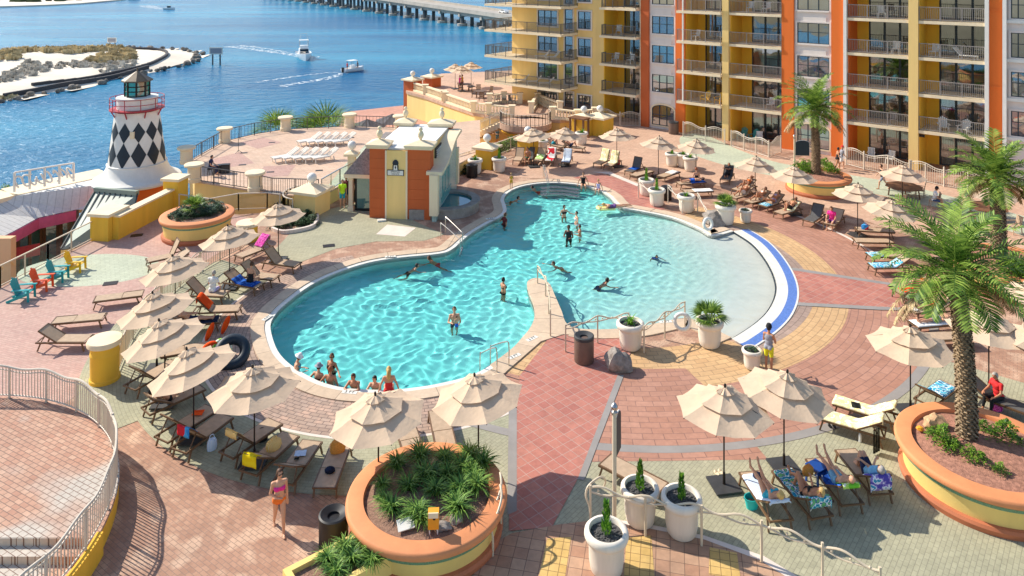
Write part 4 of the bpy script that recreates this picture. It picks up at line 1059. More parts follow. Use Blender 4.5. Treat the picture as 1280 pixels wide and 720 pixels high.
# roof-top openwork sign seen from behind
rg = thing('rooftop_sign', 'white openwork sign frame with curly letters along the restaurant roof edge', 'sign')
a, b = P(18, 239, -1.05), P(92, 226, -1.05); m = MB(); H = Vector((0, 0, 1.35)); d = b - a
m.bar(a + H, b + H, .1); 
for i in range(5): p = a.lerp(b, i / 4); m.bar(p - Vector((0, 0, .05)), p + H, .12)
m.build('sign_frame', M['white'], rg)
for i in range(8):
    p = a.lerp(b, (i + .5) / 8) + Vector((0, 0, .62)); u = d.normalized(); pts = []
    for k in range(16):
        w_ = k / 15 * 5.0 + i; q = p + u * (.3 * math.cos(w_) * (1 - k * .035)) + Vector((0, 0, .42 * math.sin(w_ * .9))); pts.append(q)
    MB().tube(pts, .07, 5).build('letter', M['white'], rg)
# green seamed lean-to roof
gr = thing('green_roof', 'grey green standing seam roof sloping down beside the yellow parapet wall', 'roof')
q = [P(76, 312, -2.9), P(119, 238.5, -.6), P(172, 243, -.6), P(160, 300, -2.9)]
M['greenroof'] = plain('green_seam', (146, 158, 144), .5, .06, 1); MB().add(q, [(0, 1, 2, 3)]).build('roof_sheet', M['greenroof'], gr)
m = MB()
for i in range(9): m.bar(q[0].lerp(q[3], i / 8) + Vector((0, 0, .05)), q[1].lerp(q[2], i / 8) + Vector((0, 0, .05)), .07, .1)
m.build('seam', M['frame'], gr)
m = MB().bar(q[1] + Vector((0, 0, .1)), q[2] + Vector((0, 0, .1)), .3, .3); m.build('ridge_cap', M['greenroof'], gr)
m = MB().add([q[0] + Vector((0, 0, -.05)), q[3] + Vector((0, 0, -.05)), q[3] + Vector((0, 0, -3)), q[0] + Vector((0, 0, -3))], [(0, 1, 2, 3)]); m.build('wall', M['pale_yellow'], gr)
# ---- yellow parapet wall on the left deck
wl = thing('parapet_wall', 'long bright yellow parapet wall with cream coping beside the green roof', 'wall')
a, b = P(148, 300), P(226, 258); d = (b - a); dn = d.normalized(); nn = Vector((-dn.y, dn.x, 0)) * .35
m = MB().add([a, b, b + nn, a + nn] + [p + Vector((0, 0, 1.25)) for p in (a, b, b + nn, a + nn)], [(0, 1, 5, 4), (1, 2, 6, 5), (2, 3, 7, 6), (3, 0, 4, 7), (4, 5, 6, 7)]); m.build('wall_body', M['yellow'], wl)
m = MB().bar(a + nn / 2 + Vector((0, 0, 1.3)), b + nn / 2 + Vector((0, 0, 1.3)), .55, .1); m.build('coping', M['cream'], wl)
p = P(132, 298); MB().box((0, 0, .68), (1.5, 1.1, 1.36), math.atan2(d.y, d.x)).build('end_pier', M['yellow'], wl, loc=(p.x, p.y + .3, 0)); MB().box((0, 0, 1.44), (1.75, 1.35, .16), math.atan2(d.y, d.x)).build('pier_cap', M['cream'], wl, loc=(p.x, p.y + .3, 0))
p = P(216, 262); MB().box((0, 0, .9), (1.1, 1.0, 1.8), math.atan2(d.y, d.x)).build('end_pier', M['yellow'], wl, loc=(p.x, p.y + .4, 0)); MB().box((0, 0, 1.88), (1.3, 1.25, .16), math.atan2(d.y, d.x)).build('pier_cap', M['cream'], wl, loc=(p.x, p.y + .4, 0))
# ---- gate pier with globe beside the ramp
r = ball_pier((*P2(390, 265), 0), 1.55, 1.3, 'pale_yellow', 'pale yellow pier with white globe lamp beside the ramp', R_(-20), .3, .35)

# ---- road bridge over the pass
br = thing('road_bridge', 'long low concrete road bridge on rows of piles crossing the water', 'bridge')
M['concrete'] = plain('bridge_concrete', (176, 168, 156), .85, .12, .3); M['pile'] = plain('bridge_pile', (104, 108, 110), .85, .2, .3)
p0, p1 = Vector((30, 222)), Vector((-190, 572)); D = (p1 - p0); Lb = D.length; dn = D.normalized(); side = Vector((dn.y, -dn.x))
if side.x > 0: side = -side
def bz(f): return -4.2 + 6.5 * f
NS = 40; mt = MB(); rl = MB()
for i in range(NS):
    for s, w_, z, h, tgt in ((0, 13, 0, .5, mt),):
        a = p0 + D * (i / NS); b = p0 + D * ((i + 1) / NS); tgt.bar((a.x, a.y, bz(i / NS) - .3), (b.x, b.y, bz((i + 1) / NS) - .3), 13, .6)
    for s in (-6.3, 6.3):
        a = p0 + D * (i / NS) + side * s; b = p0 + D * ((i + 1) / NS) + side * s; rl.bar((a.x, a.y, bz(i / NS) + .45), (b.x, b.y, bz((i + 1) / NS) + .45), .35, .9)
mt.build('bridge_deck', M['concrete'], br); rl.build('parapet', M['concrete'], br)
mt = MB()
for i in range(NS):
    for s in (-5, -1.7, 1.7, 5):
        a = p0 + D * (i / NS) + side * s; b = p0 + D * ((i + 1) / NS) + side * s; mt.bar((a.x, a.y, bz(i / NS) - 1.3), (b.x, b.y, bz((i + 1) / NS) - 1.3), .7, 1.4)
mt.build('girder', M['concrete'], br)
for i in range(1, 24):
    f = i / 24; c = p0 + D * f; z = bz(f) - 2.0
    cp = MB().bar((*(c - side * 6), z), (*(c + side * 6), z), 1.4, 1.1).build('pile_cap', M['concrete'], br)
    for s in (-4.4, 0, 4.4):
        q = c + side * s; MB().lathe([(.75, SZ - 1), (.75, z - .5)], 10, (q.x, q.y, 0)).build('pile', M['pile'], cp, smooth=True)
    m = MB()
    for s in (-4.4, 4.4): q = c + side * s; m.lathe([(2.0, SZ - .5), (2.0, SZ + .9)], 12, (q.x, q.y, 0))
    m.build('footing', M['concrete'], cp)
# ================================================================ PLANTS, PLANTERS, PALMS
def leafmat(name, a, b, tr=.25, scale=3.0):
    m, t, bs = nodes(name); out = t.nodes['Material Output']
    oi = N(t, 'ShaderNodeNewGeometry'); nz = N(t, 'ShaderNodeTexNoise', Scale=scale, Detail=3.0); t.links.new(oi.outputs['Position'], nz.inputs['Vector'])
    rp = N(t, 'ShaderNodeValToRGB'); rp.color_ramp.elements[0].position = .35; rp.color_ramp.elements[1].position = .68
    rp.color_ramp.elements[0].color = lin(a); rp.color_ramp.elements[1].color = lin(b)
    rnd = N(t, 'ShaderNodeMath', operation='MULTIPLY_ADD'); t.links.new(oi.outputs['Random Per Island'], rnd.inputs[0]); rnd.inputs[1].default_value = .45
    sub = N(t, 'ShaderNodeMath', operation='SUBTRACT'); t.links.new(nz.outputs['Fac'], sub.inputs[0]); sub.inputs[1].default_value = .22; t.links.new(sub.outputs[0], rnd.inputs[2])
    t.links.new(rnd.outputs[0], rp.inputs[0]); t.links.new(rp.outputs[0], bs.inputs['Base Color']); bs.inputs['Roughness'].default_value = .5; bs.inputs['Specular IOR Level'].default_value = .35
    tl = N(t, 'ShaderNodeBsdfTranslucent'); t.links.new(rp.outputs[0], tl.inputs['Color'])
    mx = N(t, 'ShaderNodeMixShader', Fac=tr); t.links.new(bs.outputs[0], mx.inputs[1]); t.links.new(tl.outputs[0], mx.inputs[2]); t.links.new(mx.outputs[0], out.inputs[0])
    return m
M['palm'] = leafmat('palm_leaf', (72, 106, 38), (156, 182, 80), .3, 1.6)
M['palm_dry'] = leafmat('palm_dry', (140, 110, 74), (206, 180, 134), .15)
M['grass'] = leafmat('strappy_leaf', (58, 104, 42), (146, 182, 84), .25, 4)
M['shrub'] = leafmat('shrub_leaf', (52, 92, 30), (134, 172, 54), .25, 3)
M['dark_shrub'] = leafmat('dark_shrub_leaf', (30, 52, 34), (84, 112, 72), .2, 3)
M['bright'] = leafmat('bright_leaf', (66, 122, 34), (150, 196, 66), .3, 5)
def trunk_mat():
    m, t, b = nodes('palm_trunk'); tc = N(t, 'ShaderNodeNewGeometry')
    nz = N(t, 'ShaderNodeTexNoise', Scale=6.0, Detail=6.0, Roughness=.7); t.links.new(tc.outputs['Position'], nz.inputs['Vector'])
    rp = N(t, 'ShaderNodeValToRGB'); rp.color_ramp.elements[0].position = .35; rp.color_ramp.elements[1].position = .7
    rp.color_ramp.elements[0].color = lin((104, 84, 62)); rp.color_ramp.elements[1].color = lin((196, 170, 134)); t.links.new(nz.outputs['Fac'], rp.inputs[0])
    t.links.new(rp.outputs[0], b.inputs['Base Color']); b.inputs['Roughness'].default_value = .95; return m
M['trunk'] = trunk_mat()
def leafquad(mb, p, d, w, l, bend=.3, up=Vector((0, 0, 1))):
    d = d.normalized(); s = d.cross(up)
    s = s.normalized() if s.length > 1e-4 else Vector((1, 0, 0))
    m_ = p + d * l * .55 + up * 0; e = p + d * l - up * l * bend
    mb.add([p - s * w * .3, p + s * w * .3, m_ + s * w * .5, m_ - s * w * .5, e], [(0, 1, 2, 3), (3, 2, 4)])
def frond(mb, dry, p, az, elev, L, droop, r, wid=.5):
    """one feather frond: a curved rib with paired leaflets"""
    n = 15; pts = []; d = Vector((math.cos(az) * math.cos(elev), math.sin(az) * math.cos(elev), math.sin(elev))); q = Vector(p); e = elev
    for i in range(n + 1):
        pts.append(q.copy()); e -= droop / n * (.5 + 1.1 * i / n)
        q = q + Vector((math.cos(az) * math.cos(e), math.sin(az) * math.cos(e), math.sin(e))) * (L / n)
    mb.tube(pts, [.028 * (1 - .85 * i / n) for i in range(n + 1)], 4)
    twist = r.uniform(-.5, .5)
    for i in range(3, n * 2 + 1):
        f = i / (2 * n); k = min(int(f * n), n - 1); a = pts[k].lerp(pts[k + 1], f * n - k) if k < n else pts[n]
        t = (pts[k + 1] - pts[k]).normalized(); s = t.cross(Vector((0, 0, 1))); s = s.normalized() if s.length > 1e-3 else Vector((1, 0, 0)); u = s.cross(t)
        ll = wid * (.35 + 1.0 * math.sin(math.pi * min(1, f * .92 + .05)) ** .7) * r.uniform(.85, 1.1)
        for sg in (-1, 1):
            dd = s * sg * (1.0) + t * .75 + u * (r.uniform(.15, .6) + sg * twist * .3) - Vector((0, 0, .15 if not dry else .7))
            leafquad(mb, a, dd, .056, ll, .18 if not dry else .5, u)
def palm(label, loc, h, seed, nf=34, L=2.5, lean=(0, 0), tr=.26, dry=6):
    r = random.Random(seed); root = thing('palm_tree', label, 'palm tree', loc)
    m = MB(); prof = []; top = Vector((lean[0], lean[1], h))
    m.tube([Vector((lean[0] * f * f, lean[1] * f * f, h * f - .2 * (f == 0))) for f in [i / 10 for i in range(11)]], [tr * (1.12 - .25 * (i / 10)) * .92 for i in range(11)], 12)
    rows = int(h / .085)
    for i in range(rows):                                      # leaf-base scars
        f = i / rows; c = Vector((lean[0] * f * f, lean[1] * f * f, h * f)); R0 = tr * (1.12 - .25 * f)
        for k in range(11):
            a = 2 * math.pi * (k + .5 * (i % 2)) / 11 + r.uniform(-.08, .08); o = Vector((math.cos(a), math.sin(a), 0)); s = Vector((-o.y, o.x, 0)); w = R0 * .34
            p = c + o * R0 * .88; q = c + o * (R0 + .05 + r.uniform(0, .04)) + Vector((0, 0, .08))
            m.add([p - s * w, p + s * w, q + s * w * .6, q - s * w * .6, c + o * R0 * .85 + Vector((0, 0, .12))], [(0, 1, 2, 3), (3, 2, 4)])
    m.build('trunk', M['trunk'], root, normals=False)
    m = MB(); md = MB()
    for k in range(14):                                        # cut boots under the crown
        a = k * 2.4; o = Vector((math.cos(a), math.sin(a), 0)); md.bar(top + o * tr * .7 + Vector((0, 0, -.35 + .02 * k)), top + o * (tr + .22) + Vector((0, 0, .12)), .1, .05)
    for i in range(nf):
        f = i / (nf - 1); az = i * 2.39996 + r.uniform(-.2, .2); el = R_(82 - 88 * f ** .9) + r.uniform(-.08, .08)
        frond(m, False, top + Vector((math.cos(az) * .1, math.sin(az) * .1, .1 + .25 * (1 - f))), az, el, L * r.uniform(.85, 1.08) * (.72 + .28 * math.sin(math.pi * min(1, f * .8 + .2))), .85 + .45 * f, r, .46)
    for i in range(dry):
        az = i * 2.39996 * 1.3 + r.uniform(-.3, .3); frond(md, True, top + Vector((math.cos(az) * .15, math.sin(az) * .15, -.05)), az, R_(-12) + r.uniform(-.15, .1), L * r.uniform(.65, .9), .9, r, .26)
    m.build('crown', M['palm'], root, normals=False); md.build('dry_fronds', M['palm_dry'], root, normals=False)
    return root
def grass_mb(r, n=70, h=.5, w=.035, spread=1.0):
    m = MB()
    for i in range(n):
        a = r.uniform(0, 6.283); e = R_(r.uniform(35, 85)); L = h * r.uniform(.7, 1.25); p = Vector((r.uniform(-.06, .06), r.uniform(-.06, .06), 0)); d = Vector((math.cos(a), math.sin(a), 0)); s = Vector((-d.y, d.x, 0)) * w / 2
        pts = []; q = p; ee = e
        for k in range(4):
            pts.append(q); q = q + (d * math.cos(ee) * spread + Vector((0, 0, math.sin(ee)))) * L / 3; ee -= .55
        o = len(m.v)
        for k, q in enumerate(pts): m.v += [tuple(q - s * (1 - k * .3)), tuple(q + s * (1 - k * .3))]
        m.f += [(o + 2 * k, o + 2 * k + 1, o + 2 * k + 3, o + 2 * k + 2) for k in range(3)]
    return m
def bush_mb(r, n, rad, h, leaf=.09):
    m = MB()
    for i in range(n):
        a = r.uniform(0, 6.283); u = r.random() ** .5; z = h * r.random() ** .7
        k = math.sqrt(max(0, 1 - (z / h) ** 2 * .8)) * (1 + .3 * math.sin(a * 3 + z * 9))
        p = Vector((rad * u * k * math.cos(a), rad * u * k * math.sin(a), z * (.8 + .35 * math.sin(a * 2 + rad * 7))))
        d = Vector((math.cos(a) + r.uniform(-.8, .8), math.sin(a) + r.uniform(-.8, .8), r.uniform(-.1, 1.1))); leafquad(m, p, d, leaf * r.uniform(.5, .8), leaf * r.uniform(.9, 1.6), .2)
    return m
def fan_palm_mb(r, n=16, L=.75):
    m = MB()
    for i in range(n):
        a = i * 2.4; e = R_(r.uniform(10, 75)); d = Vector((math.cos(a) * math.cos(e), math.sin(a) * math.cos(e), math.sin(e))); c = d * L * .5 + Vector((0, 0, .05)); m.tube([(0, 0, 0), c], .012, 4)
        s = d.cross(Vector((0, 0, 1))).normalized(); u = s.cross(d)
        for k in range(11):
            w_ = R_(-75 + 15 * k); leafquad(m, c, d * math.cos(w_) + s * math.sin(w_) + u * .1, .06, L * .62, .25, u)
    return m
def conifer_mb(r, h=.75, n=170):
    m = MB()
    for i in range(n):
        z = h * r.random(); R0 = .16 * (1 - z / h) + .02; a = r.uniform(0, 6.28); leafquad(m, Vector((R0 * .5 * math.cos(a), R0 * .5 * math.sin(a), z)), Vector((math.cos(a) * .5, math.sin(a) * .5, 1)), .05, .16, -.05)
    return m
_pm = {}
def plant(kind, loc, label, cat='plant', group=None, rz=None, sc=1.0, var=0):
    key = (kind, var)
    if key not in _pm:
        r = random.Random(hash(kind) % 97 + var * 13 if False else sum(map(ord, kind)) + var * 13)
        mb, mt = {'grass': lambda: (grass_mb(r, 170, .46, .048), 'grass'), 'conifer': lambda: (conifer_mb(r), 'bright'), 'agave': lambda: (grass_mb(r, 26, .5, .10, .8), 'bright'), 'fan': lambda: (fan_palm_mb(r), 'palm'),
                  'shrub': lambda: (bush_mb(r, 520, .55, .5), 'shrub'), 'dark': lambda: (bush_mb(r, 700, .6, .38), 'dark_shrub'), 'low': lambda: (bush_mb(r, 90, .26, .12, .07), 'dark_shrub'), 'herb': lambda: (bush_mb(r, 120, .22, .3, .07), 'bright'),
                  'seapalm': lambda: (fan_palm_mb(r, 34, 3.0), 'palm')}[kind]()
        me = mb.mesh(kind, normals=False); me.materials.append(M[mt]); _pm[key] = me
    nm = {'grass': 'grass_clump', 'conifer': 'small_conifer', 'agave': 'agave', 'fan': 'fan_palm', 'shrub': 'shrub', 'dark': 'dark_shrub', 'low': 'succulent', 'herb': 'leafy_plant', 'seapalm': 'fan_palm'}[kind]
    o = bpy.data.objects.new(nm, _pm[key]); COL.objects.link(o); o.location = loc; o.rotation_euler = (0, 0, random.uniform(0, 6) if rz is None else rz); o.scale = (sc, sc, sc)
    return tag(o, label, cat, group)
def round_planter(c, R, h, label, soil='soil', rimw=.42, base=True, tier=True):
    root = thing('round_planter', label, 'planter', (c[0], c[1], 0))
    MB().lathe([(R - .22, .05), (R - .18, h * .45), (R - .08, h - .2)], 64, cap=False).build('planter_wall', M['planter_yellow'], root, smooth=True)
    rt = R - .115; z = h - .36
    MB().lathe([(rt - .02, z), (rt + .02, z + .01), (rt + .035, z + .1), (rt - .0, z + .11)], 64, cap=False).build('mosaic_band', M['green_mosaic'], root, smooth=True)
    MB().lathe([(R - .1, h - .2), (R + .02, h - .19), (R + .05, h - .1), (R + .02, h - .02), (R - .03, h), (R - rimw, h + .01), (R - rimw - .02, h - .05), (R - rimw - .02, h - .3)], 72, cap=False).build('rim', M['terra'], root, smooth=50)
    if base: MB().lathe([(R - .1, 0), (R - .06, .16), (R - .1, .24), (R - .2, .26)], 64, cap=False).build('base_band', M['terra_base'], root, smooth=True)
    m = MB(); r = random.Random(3); n = 26
    for j in range(9):
        for k in range(n):
            a = 2 * math.pi * k / n; q = (R - rimw - .01) * j / 8; m.v.append((q * math.cos(a), q * math.sin(a), h - .1 + (.10 * (1 - (j / 8) ** 2)) + .05 * noise.noise((q * math.cos(a) * 2, q * math.sin(a) * 2, 1))))
    m.f = [(j * n + k, j * n + (k + 1) % n, (j + 1) * n + (k + 1) % n, (j + 1) * n + k) for j in range(8) for k in range(n)]
    m.build('soil', M[soil], root, smooth='all', normals=False)
    return root
def rock(loc, s, label, mat='rock', seed=1):
    bm = bmesh.new(); bmesh.ops.create_icosphere(bm, subdivisions=3, radius=1)
    for v in bm.verts:
        n_ = noise.noise(v.co * 1.4 + Vector((seed * 7, 0, 0))) + .5 * noise.noise(v.co * 3.5 + Vector((seed, 5, 0))); v.co *= 1 + .35 * n_
        v.co.x *= s[0]; v.co.y *= s[1]; v.co.z = max(v.co.z * s[2], -s[2] * .35)
    me = bpy.data.meshes.new('boulder'); bm.to_mesh(me); bm.free(); me.materials.append(M[mat]); me.shade_smooth(); me.set_sharp_from_angle(angle=R_(28))
    o = bpy.data.objects.new('boulder', me); COL.objects.link(o); o.location = (loc[0], loc[1], loc[2] + s[2] * .33); return tag(o, label, 'rock')
# --- front planter
PA = (-2.3, 20.15); PAH = 1.0
round_planter(PA, 2.12, PAH, 'big round terracotta rimmed planter of strappy grasses in the front centre')
for i, (x, y) in enumerate(((497, 585), (525, 575), (530, 600), (511, 612), (545, 618), (560, 598), (577, 590), (591, 598), (575, 617), (596, 612), (478, 610), (490, 640), (520, 645), (526, 652), (572, 640), (603, 585), (480, 628), (556, 580), (540, 598), (588, 575))):
    p = P(x, y, PAH - .03); plant('grass', p, 'strappy green grass clump growing in the big front planter', 'grass clump', 'grass clumps in the front planter', sc=random.uniform(1.05, 1.3) if i not in (10, 16) else .8, var=i % 3)
rock(P(545, 585, PAH - .06), (.24, .2, .2), 'pale pinkish boulder among grasses in the front planter', 'tan_rock', 4)
rock(P(553, 660, PAH - .05), (.22, .15, .1), 'small flat grey stone beside the yellow box in the front planter', 'rock', 9)
rock(P(570, 650, PAH - .05), (.16, .2, .1), 'low whitish stone at the front planter rim', 'rock', 11)
ck = tag(MB().box((0, 0, 0), (.42, .3, .03), m=(Matrix.Rotation(.35, 3, 'X') @ Matrix.Rotation(.3, 3, 'Z'))).build('valve_cover', M['tile_white'], loc=P(507, 655, PAH + .05)), 'small pale square cover plate lying in the front planter', 'cover plate')
bx = thing('yellow_utility_box', 'small yellow utility box on legs at the front planter edge', 'utility box', P(542, 666, PAH - .05), .05)
M['yellowbox'] = plain('yellow_box', (236, 160, 40), .5, .08, 4)
MB().box((0, 0, .36), (.27, .2, .42)).build('box_body', M['yellowbox'], bx); MB().box((0, -.115, .52), (.25, .03, .13)).build('lid', M['cream'], bx)
for x in (-.1, .1): MB().box((x, 0, .07), (.03, .1, .16)).build('leg', M['white'], bx)
MB().box((.02, -.112, .42), (.06, .02, .03)).build('latch', M['black'], bx)
tr = thing('trough_planter', 'low rectangular yellow planter of grasses joined to the front round planter', 'planter', P(430, 735), R_(38))
for q in ((0, -.55), (0, .55)): MB().box((0, q[1], .35), (2.6, .16, .7)).build('planter_wall', M['planter_yellow'], tr)
MB().box((-1.22, 0, .35), (.16, .94, .7)).build('planter_wall', M['planter_yellow'], tr); MB().box((0, 0, .29), (2.4, .94, .58)).build('soil', M['soil'], tr)
for i, (x, y) in enumerate(((410, 705), (432, 690), (455, 690), (440, 705), (465, 705), (420, 720))): plant('grass', P(x, y, .58), 'strappy green grass clump in the yellow trough planter', 'grass clump', 'grass clumps in the trough planter', sc=1.0, var=i % 3)
# --- right planter with palm
PBc = (13.85, 21.85); PBH = 1.1
round_planter(PBc, 2.3, PBH, 'big round terracotta rimmed planter with a palm at the right edge', 'red_mulch')
palm('date palm with thick patterned trunk in the near right planter', (13.7, 22.4, PBH - .1), 4.85, 5, 38, 2.5, (-.35, 0), .22)
for x, y, sc, l in ((1175, 550, .75, 'green shrub at the left side of the right planter'), (1188, 560, .6, 'green shrub below the boulder in the right planter'), (1220, 575, .6, 'small green shrub at the front of the right planter'), (1257, 548, .85, 'leafy shrub right of the palm trunk in the right planter'), (1227, 535, .45, 'tiny bright shrub just right of the palm trunk'), (1250, 590, .4, 'tiny low shrub near the front rim of the right planter')):
    plant('shrub', P(x, y, PBH - .02), l, 'shrub', sc=sc)
rock(P(1169, 533, PBH - .05), (.34, .28, .26), 'tan boulder beside the palm in the right planter', 'tan_rock', 6)
rock(P(1150, 537, PBH - .03), (.1, .1, .08), 'small yellow stone at the right planter edge', 'yellowbox', 2)
# --- left deck planter
PCc = (-17.8, 42.1)
round_planter(PCc, 1.95, 1.2, 'round terracotta rimmed planter of dark shrubs on the left rose deck')
for i, (x, y) in enumerate(((222, 270), (232, 265), (245, 263), (258, 263), (268, 258), (272, 264), (240, 272), (255, 270), (228, 273), (262, 268), (247, 257))): plant('dark', P(x, y, 1.12), 'dark green shrub in the left deck planter', 'shrub', 'dark shrubs in the left planter', sc=.85, var=i % 2)
plant('fan', P(243, 262, 1.35), 'small fan palm above dark shrubs in the left planter', 'palm', sc=1.1)
# --- palm planter by the building
PDc = (20.6, 50.2)
round_planter(PDc, 2.12, 1.1, 'round planter with a palm standing before the orange hotel pier', 'red_mulch')
palm('slender date palm in the round planter before the hotel', (20.6, 50.4, 1.0), 4.3, 9, 38, 2.7, (-.1, 0), .24, 9)
for i, (x, y) in enumerate(((1000, 211), (1008, 209), (1035, 212), (1040, 216), (1030, 208), (1014, 214), (1005, 216))): plant('shrub', P(x, y, 1.05), 'bright green shrub round the palm before the hotel', 'shrub', 'shrubs in the palm planter by the hotel', sc=1.0, var=i % 2)
# --- far right planter
PEc = (23.6, 35.4)
round_planter(PEc, 2.4, 1.15, 'yellow round planter partly hidden behind the near right palm', 'red_mulch')
palm('date palm with rough trunk at the far right edge', (23.5, 35.9, 1.0), 3.8, 21, 36, 2.45, (-.1, .1), .28)
for i, (x, y) in enumerate(((1262, 338), (1275, 335), (1285, 345), (1270, 345))): plant('shrub', P(x, y, 1.1), 'bright green shrub in the far right planter', 'shrub', 'shrubs in the far right planter', sc=1.15, var=i % 2)
# --- white pots
POTP = [(.36, 0), (.40, .05), (.44, .3), (.45, .72), (.47, .76), (.53, .80), (.56, .88), (.55, .97), (.50, 1.02), (.44, 1.02), (.42, .98), (.41, .85)]
def mkpot():
    r = thing('white_pot', None, 'pot'); MB().lathe(POTP, 36, cap=False).build('pot_body', M['pot'], r, smooth=55)
    m = MB().lathe([(.001, .9), (.42, .9)], 24, cap=False); rr = random.Random(4)
    for i in range(120): a = rr.uniform(0, 6.28); q = .40 * rr.random() ** .5; m.ell((q * math.cos(a), q * math.sin(a), .91), (.035, .03, .02), None, 5, 4)
    m.build('gravel_fill', M['gravel'], r); return r
POTS = [(758, 712, 1.0, 'conifer', 1.0, 'tall white pot nearest the camera, with a tiny conifer', 'tiny bright conifer in the nearest white pot'),
 (800, 651, .95, 'conifer', .95, 'white pot left of its twin behind the front chain rail', 'small conifer in the left pot behind the chain rail'),
 (852, 665, .98, 'conifer', .85, 'white pot right of its twin behind the front chain rail', 'small conifer in the right pot behind the chain rail'),
 (788, 434, 1.0, 'agave', 1.0, 'white pot on the tan paving beside the grey boulder', 'spiky agave in the pot beside the grey boulder'),
 (887, 431, 1.0, 'fan', 1.0, 'white pot with a fan palm near the beach entry', 'fan palm in the white pot near the beach entry'),
 (940, 459, .68, 'low', 1.0, 'short white pot of succulents beside the person in yellow shorts', 'low succulents in the short pot by the yellow shorts'),
 (808, 243, 1.0, 'conifer', 1.0, 'white pot at the upper end of the far zigzag rail', 'small conifer in the upper pot of the far rail'),
 (821, 256, 1.0, 'conifer', .9, 'white pot second from the top along the far zigzag rail', 'small conifer in the second pot of the far rail'),
 (858, 264, 1.0, 'agave', .9, 'white pot left of the white ring buoy at the far rail', 'agave in the pot left of the white ring buoy'),
 (907, 279, 1.1, 'fan', .9, 'white pot holding a little palm by the grey boulder', 'little palm in the pot by the far grey boulder'),
 (932, 277, .7, 'low', 1.0, 'small white pot of succulents right of the little palm', 'succulents in the small pot right of the little palm'),
 (840, 207, .95, 'conifer', .9, 'white pot of a far trio, leftmost', 'conifer in the leftmost pot of the far trio'),
 (854, 208, .95, 'agave', .9, 'white pot of a far trio, half hidden in the middle', 'agave in the middle pot of the far trio'),
 (863, 213, 1.0, 'agave', .9, 'white pot of a far trio, behind the woman in black', 'agave in the pot behind the woman in black'),
 (594, 216, 1.0, 'agave', 1.0, 'white pot left of the ball topped pier, beside the black bin', 'spiky plant in the pot beside the black bin'),
 (624, 214, 1.0, 'conifer', 1.0, 'white pot right of the ball topped pier', 'conifer in the pot right of the ball topped pier'),
 (678, 189, .9, 'agave', .9, 'white pot half hidden behind the far loungers', 'spiky plant behind the far loungers'),
 (727, 180, 1.0, 'agave', 1.1, 'white pot beside the wooden frame at the far pier', 'spiky plant beside the far wooden frame')]
for x, y, sc, kind, ps, l1, l2 in POTS:
    o = inst('pot', mkpot, P(x, y, .04), 0, l1, 'pot', 'white pots'); o.scale = (sc, sc, sc)
    q = P(x, y, .04); plant(kind, (q.x, q.y, .04 + .9 * sc), l2, 'plant', sc=ps * (1.1 if kind == 'fan' else 1))
# --- hedge behind the far glass rail, beds, sea palms
for i in range(9):
    p = P(586 + i * 7.2, 205 - i * 2.9, 0); plant('shrub', (p.x, p.y + .6, -.2), 'clipped bright green hedge bush behind the glass rail', 'hedge', 'hedge by the far glass rail', sc=1.5, var=i % 2)
for i, (x, y) in enumerate(((572, 212), (578, 216), (567, 208))): plant('dark', P(x, y), 'dark green shrub beside the waterfall wall', 'shrub', 'shrubs by the waterfall wall', sc=1.3, var=i % 2)
plant('herb', P(583, 208), 'bright leafy plant left of the far white pot', 'plant', sc=2.4)
for i, (x, y) in enumerate(((352, 262), (362, 266), (372, 270), (382, 273), (366, 278), (376, 280), (386, 280), (356, 270), (360, 276), (350, 284))): plant('dark', P(x, y), 'glossy dark shrub in the kerbed bed by the globe pier', 'shrub', 'shrubs in the kerbed bed', sc=1.05, var=i % 2)
plant('agave', P(377, 265), 'yellow green agave in the kerbed bed by the globe pier', 'plant', sc=1.8)
for x, y, l, s in ((347, 172, 'large fan palm top rising beyond the concert deck railing, left', .95), (408, 172, 'largest fan palm top beyond the concert deck railing', 1.15), (392, 170, 'fan palm top close left of the largest one', .8)): plant('seapalm', P(x, y, -1.0), l, 'palm', sc=s, var=int(x) % 2)
for x, y in ((2, 246), (14, 243)): p = P(x, y, -2.0); plant('shrub', p, 'green shrub by the restaurant roof edge', 'shrub', 'roof edge shrubs', sc=1.4)
bed = MB(); bp = smooth_poly(pxp([(340, 288), (352, 292), (372, 290), (392, 284), (397, 272), (388, 268)]), 4, False)
for a, b in zip(bp[:-1], bp[1:]): bed.bar((*a, .1), (*b, .1), .16, .2)
tag(bed.build('bed_kerb', M['p_pale']), 'pale curved kerb round the shrub bed by the globe pier', 'kerb')
# ================================================================ FURNITURE ON THE DECK
def canopy_mb(R, r, z0, z1, sag=.05, rows=4, scal=.0, rr=None):
    """eight panels between radius R (height z0) and r (height z1)"""
    m = MB(); S = 4
    for k in range(8):
        a0, a1 = 2 * math.pi * k / 8 + math.pi / 8, 2 * math.pi * (k + 1) / 8 + math.pi / 8
        o = len(m.v)
        for j in range(rows + 1):
            f = j / rows; q = R + (r - R) * f
            A = Vector((q * math.cos(a0), q * math.sin(a0), z0 + (z1 - z0) * f)); B = Vector((q * math.cos(a1), q * math.sin(a1), z0 + (z1 - z0) * f))
            for i in range(S + 1):
                t = i / S; p = A.lerp(B, t); b = 4 * t * (1 - t)
                p.z -= sag * b * (1 - .6 * f) + .02 * math.sin(math.pi * f); c = 1 - scal * b * (1 - f)
                if rr: p += Vector((0, 0, (.03 * noise.noise(p * 3.1 + Vector((rr, 0, 0))) + .012 * noise.noise(p * 8.0 + Vector((0, rr, 0))))))
                m.v.append((p.x * c, p.y * c, p.z))
        for j in range(rows):
            for i in range(S): m.f.append((o + j * (S + 1) + i, o + j * (S + 1) + i + 1, o + (j + 1) * (S + 1) + i + 1, o + (j + 1) * (S + 1) + i))
    return m
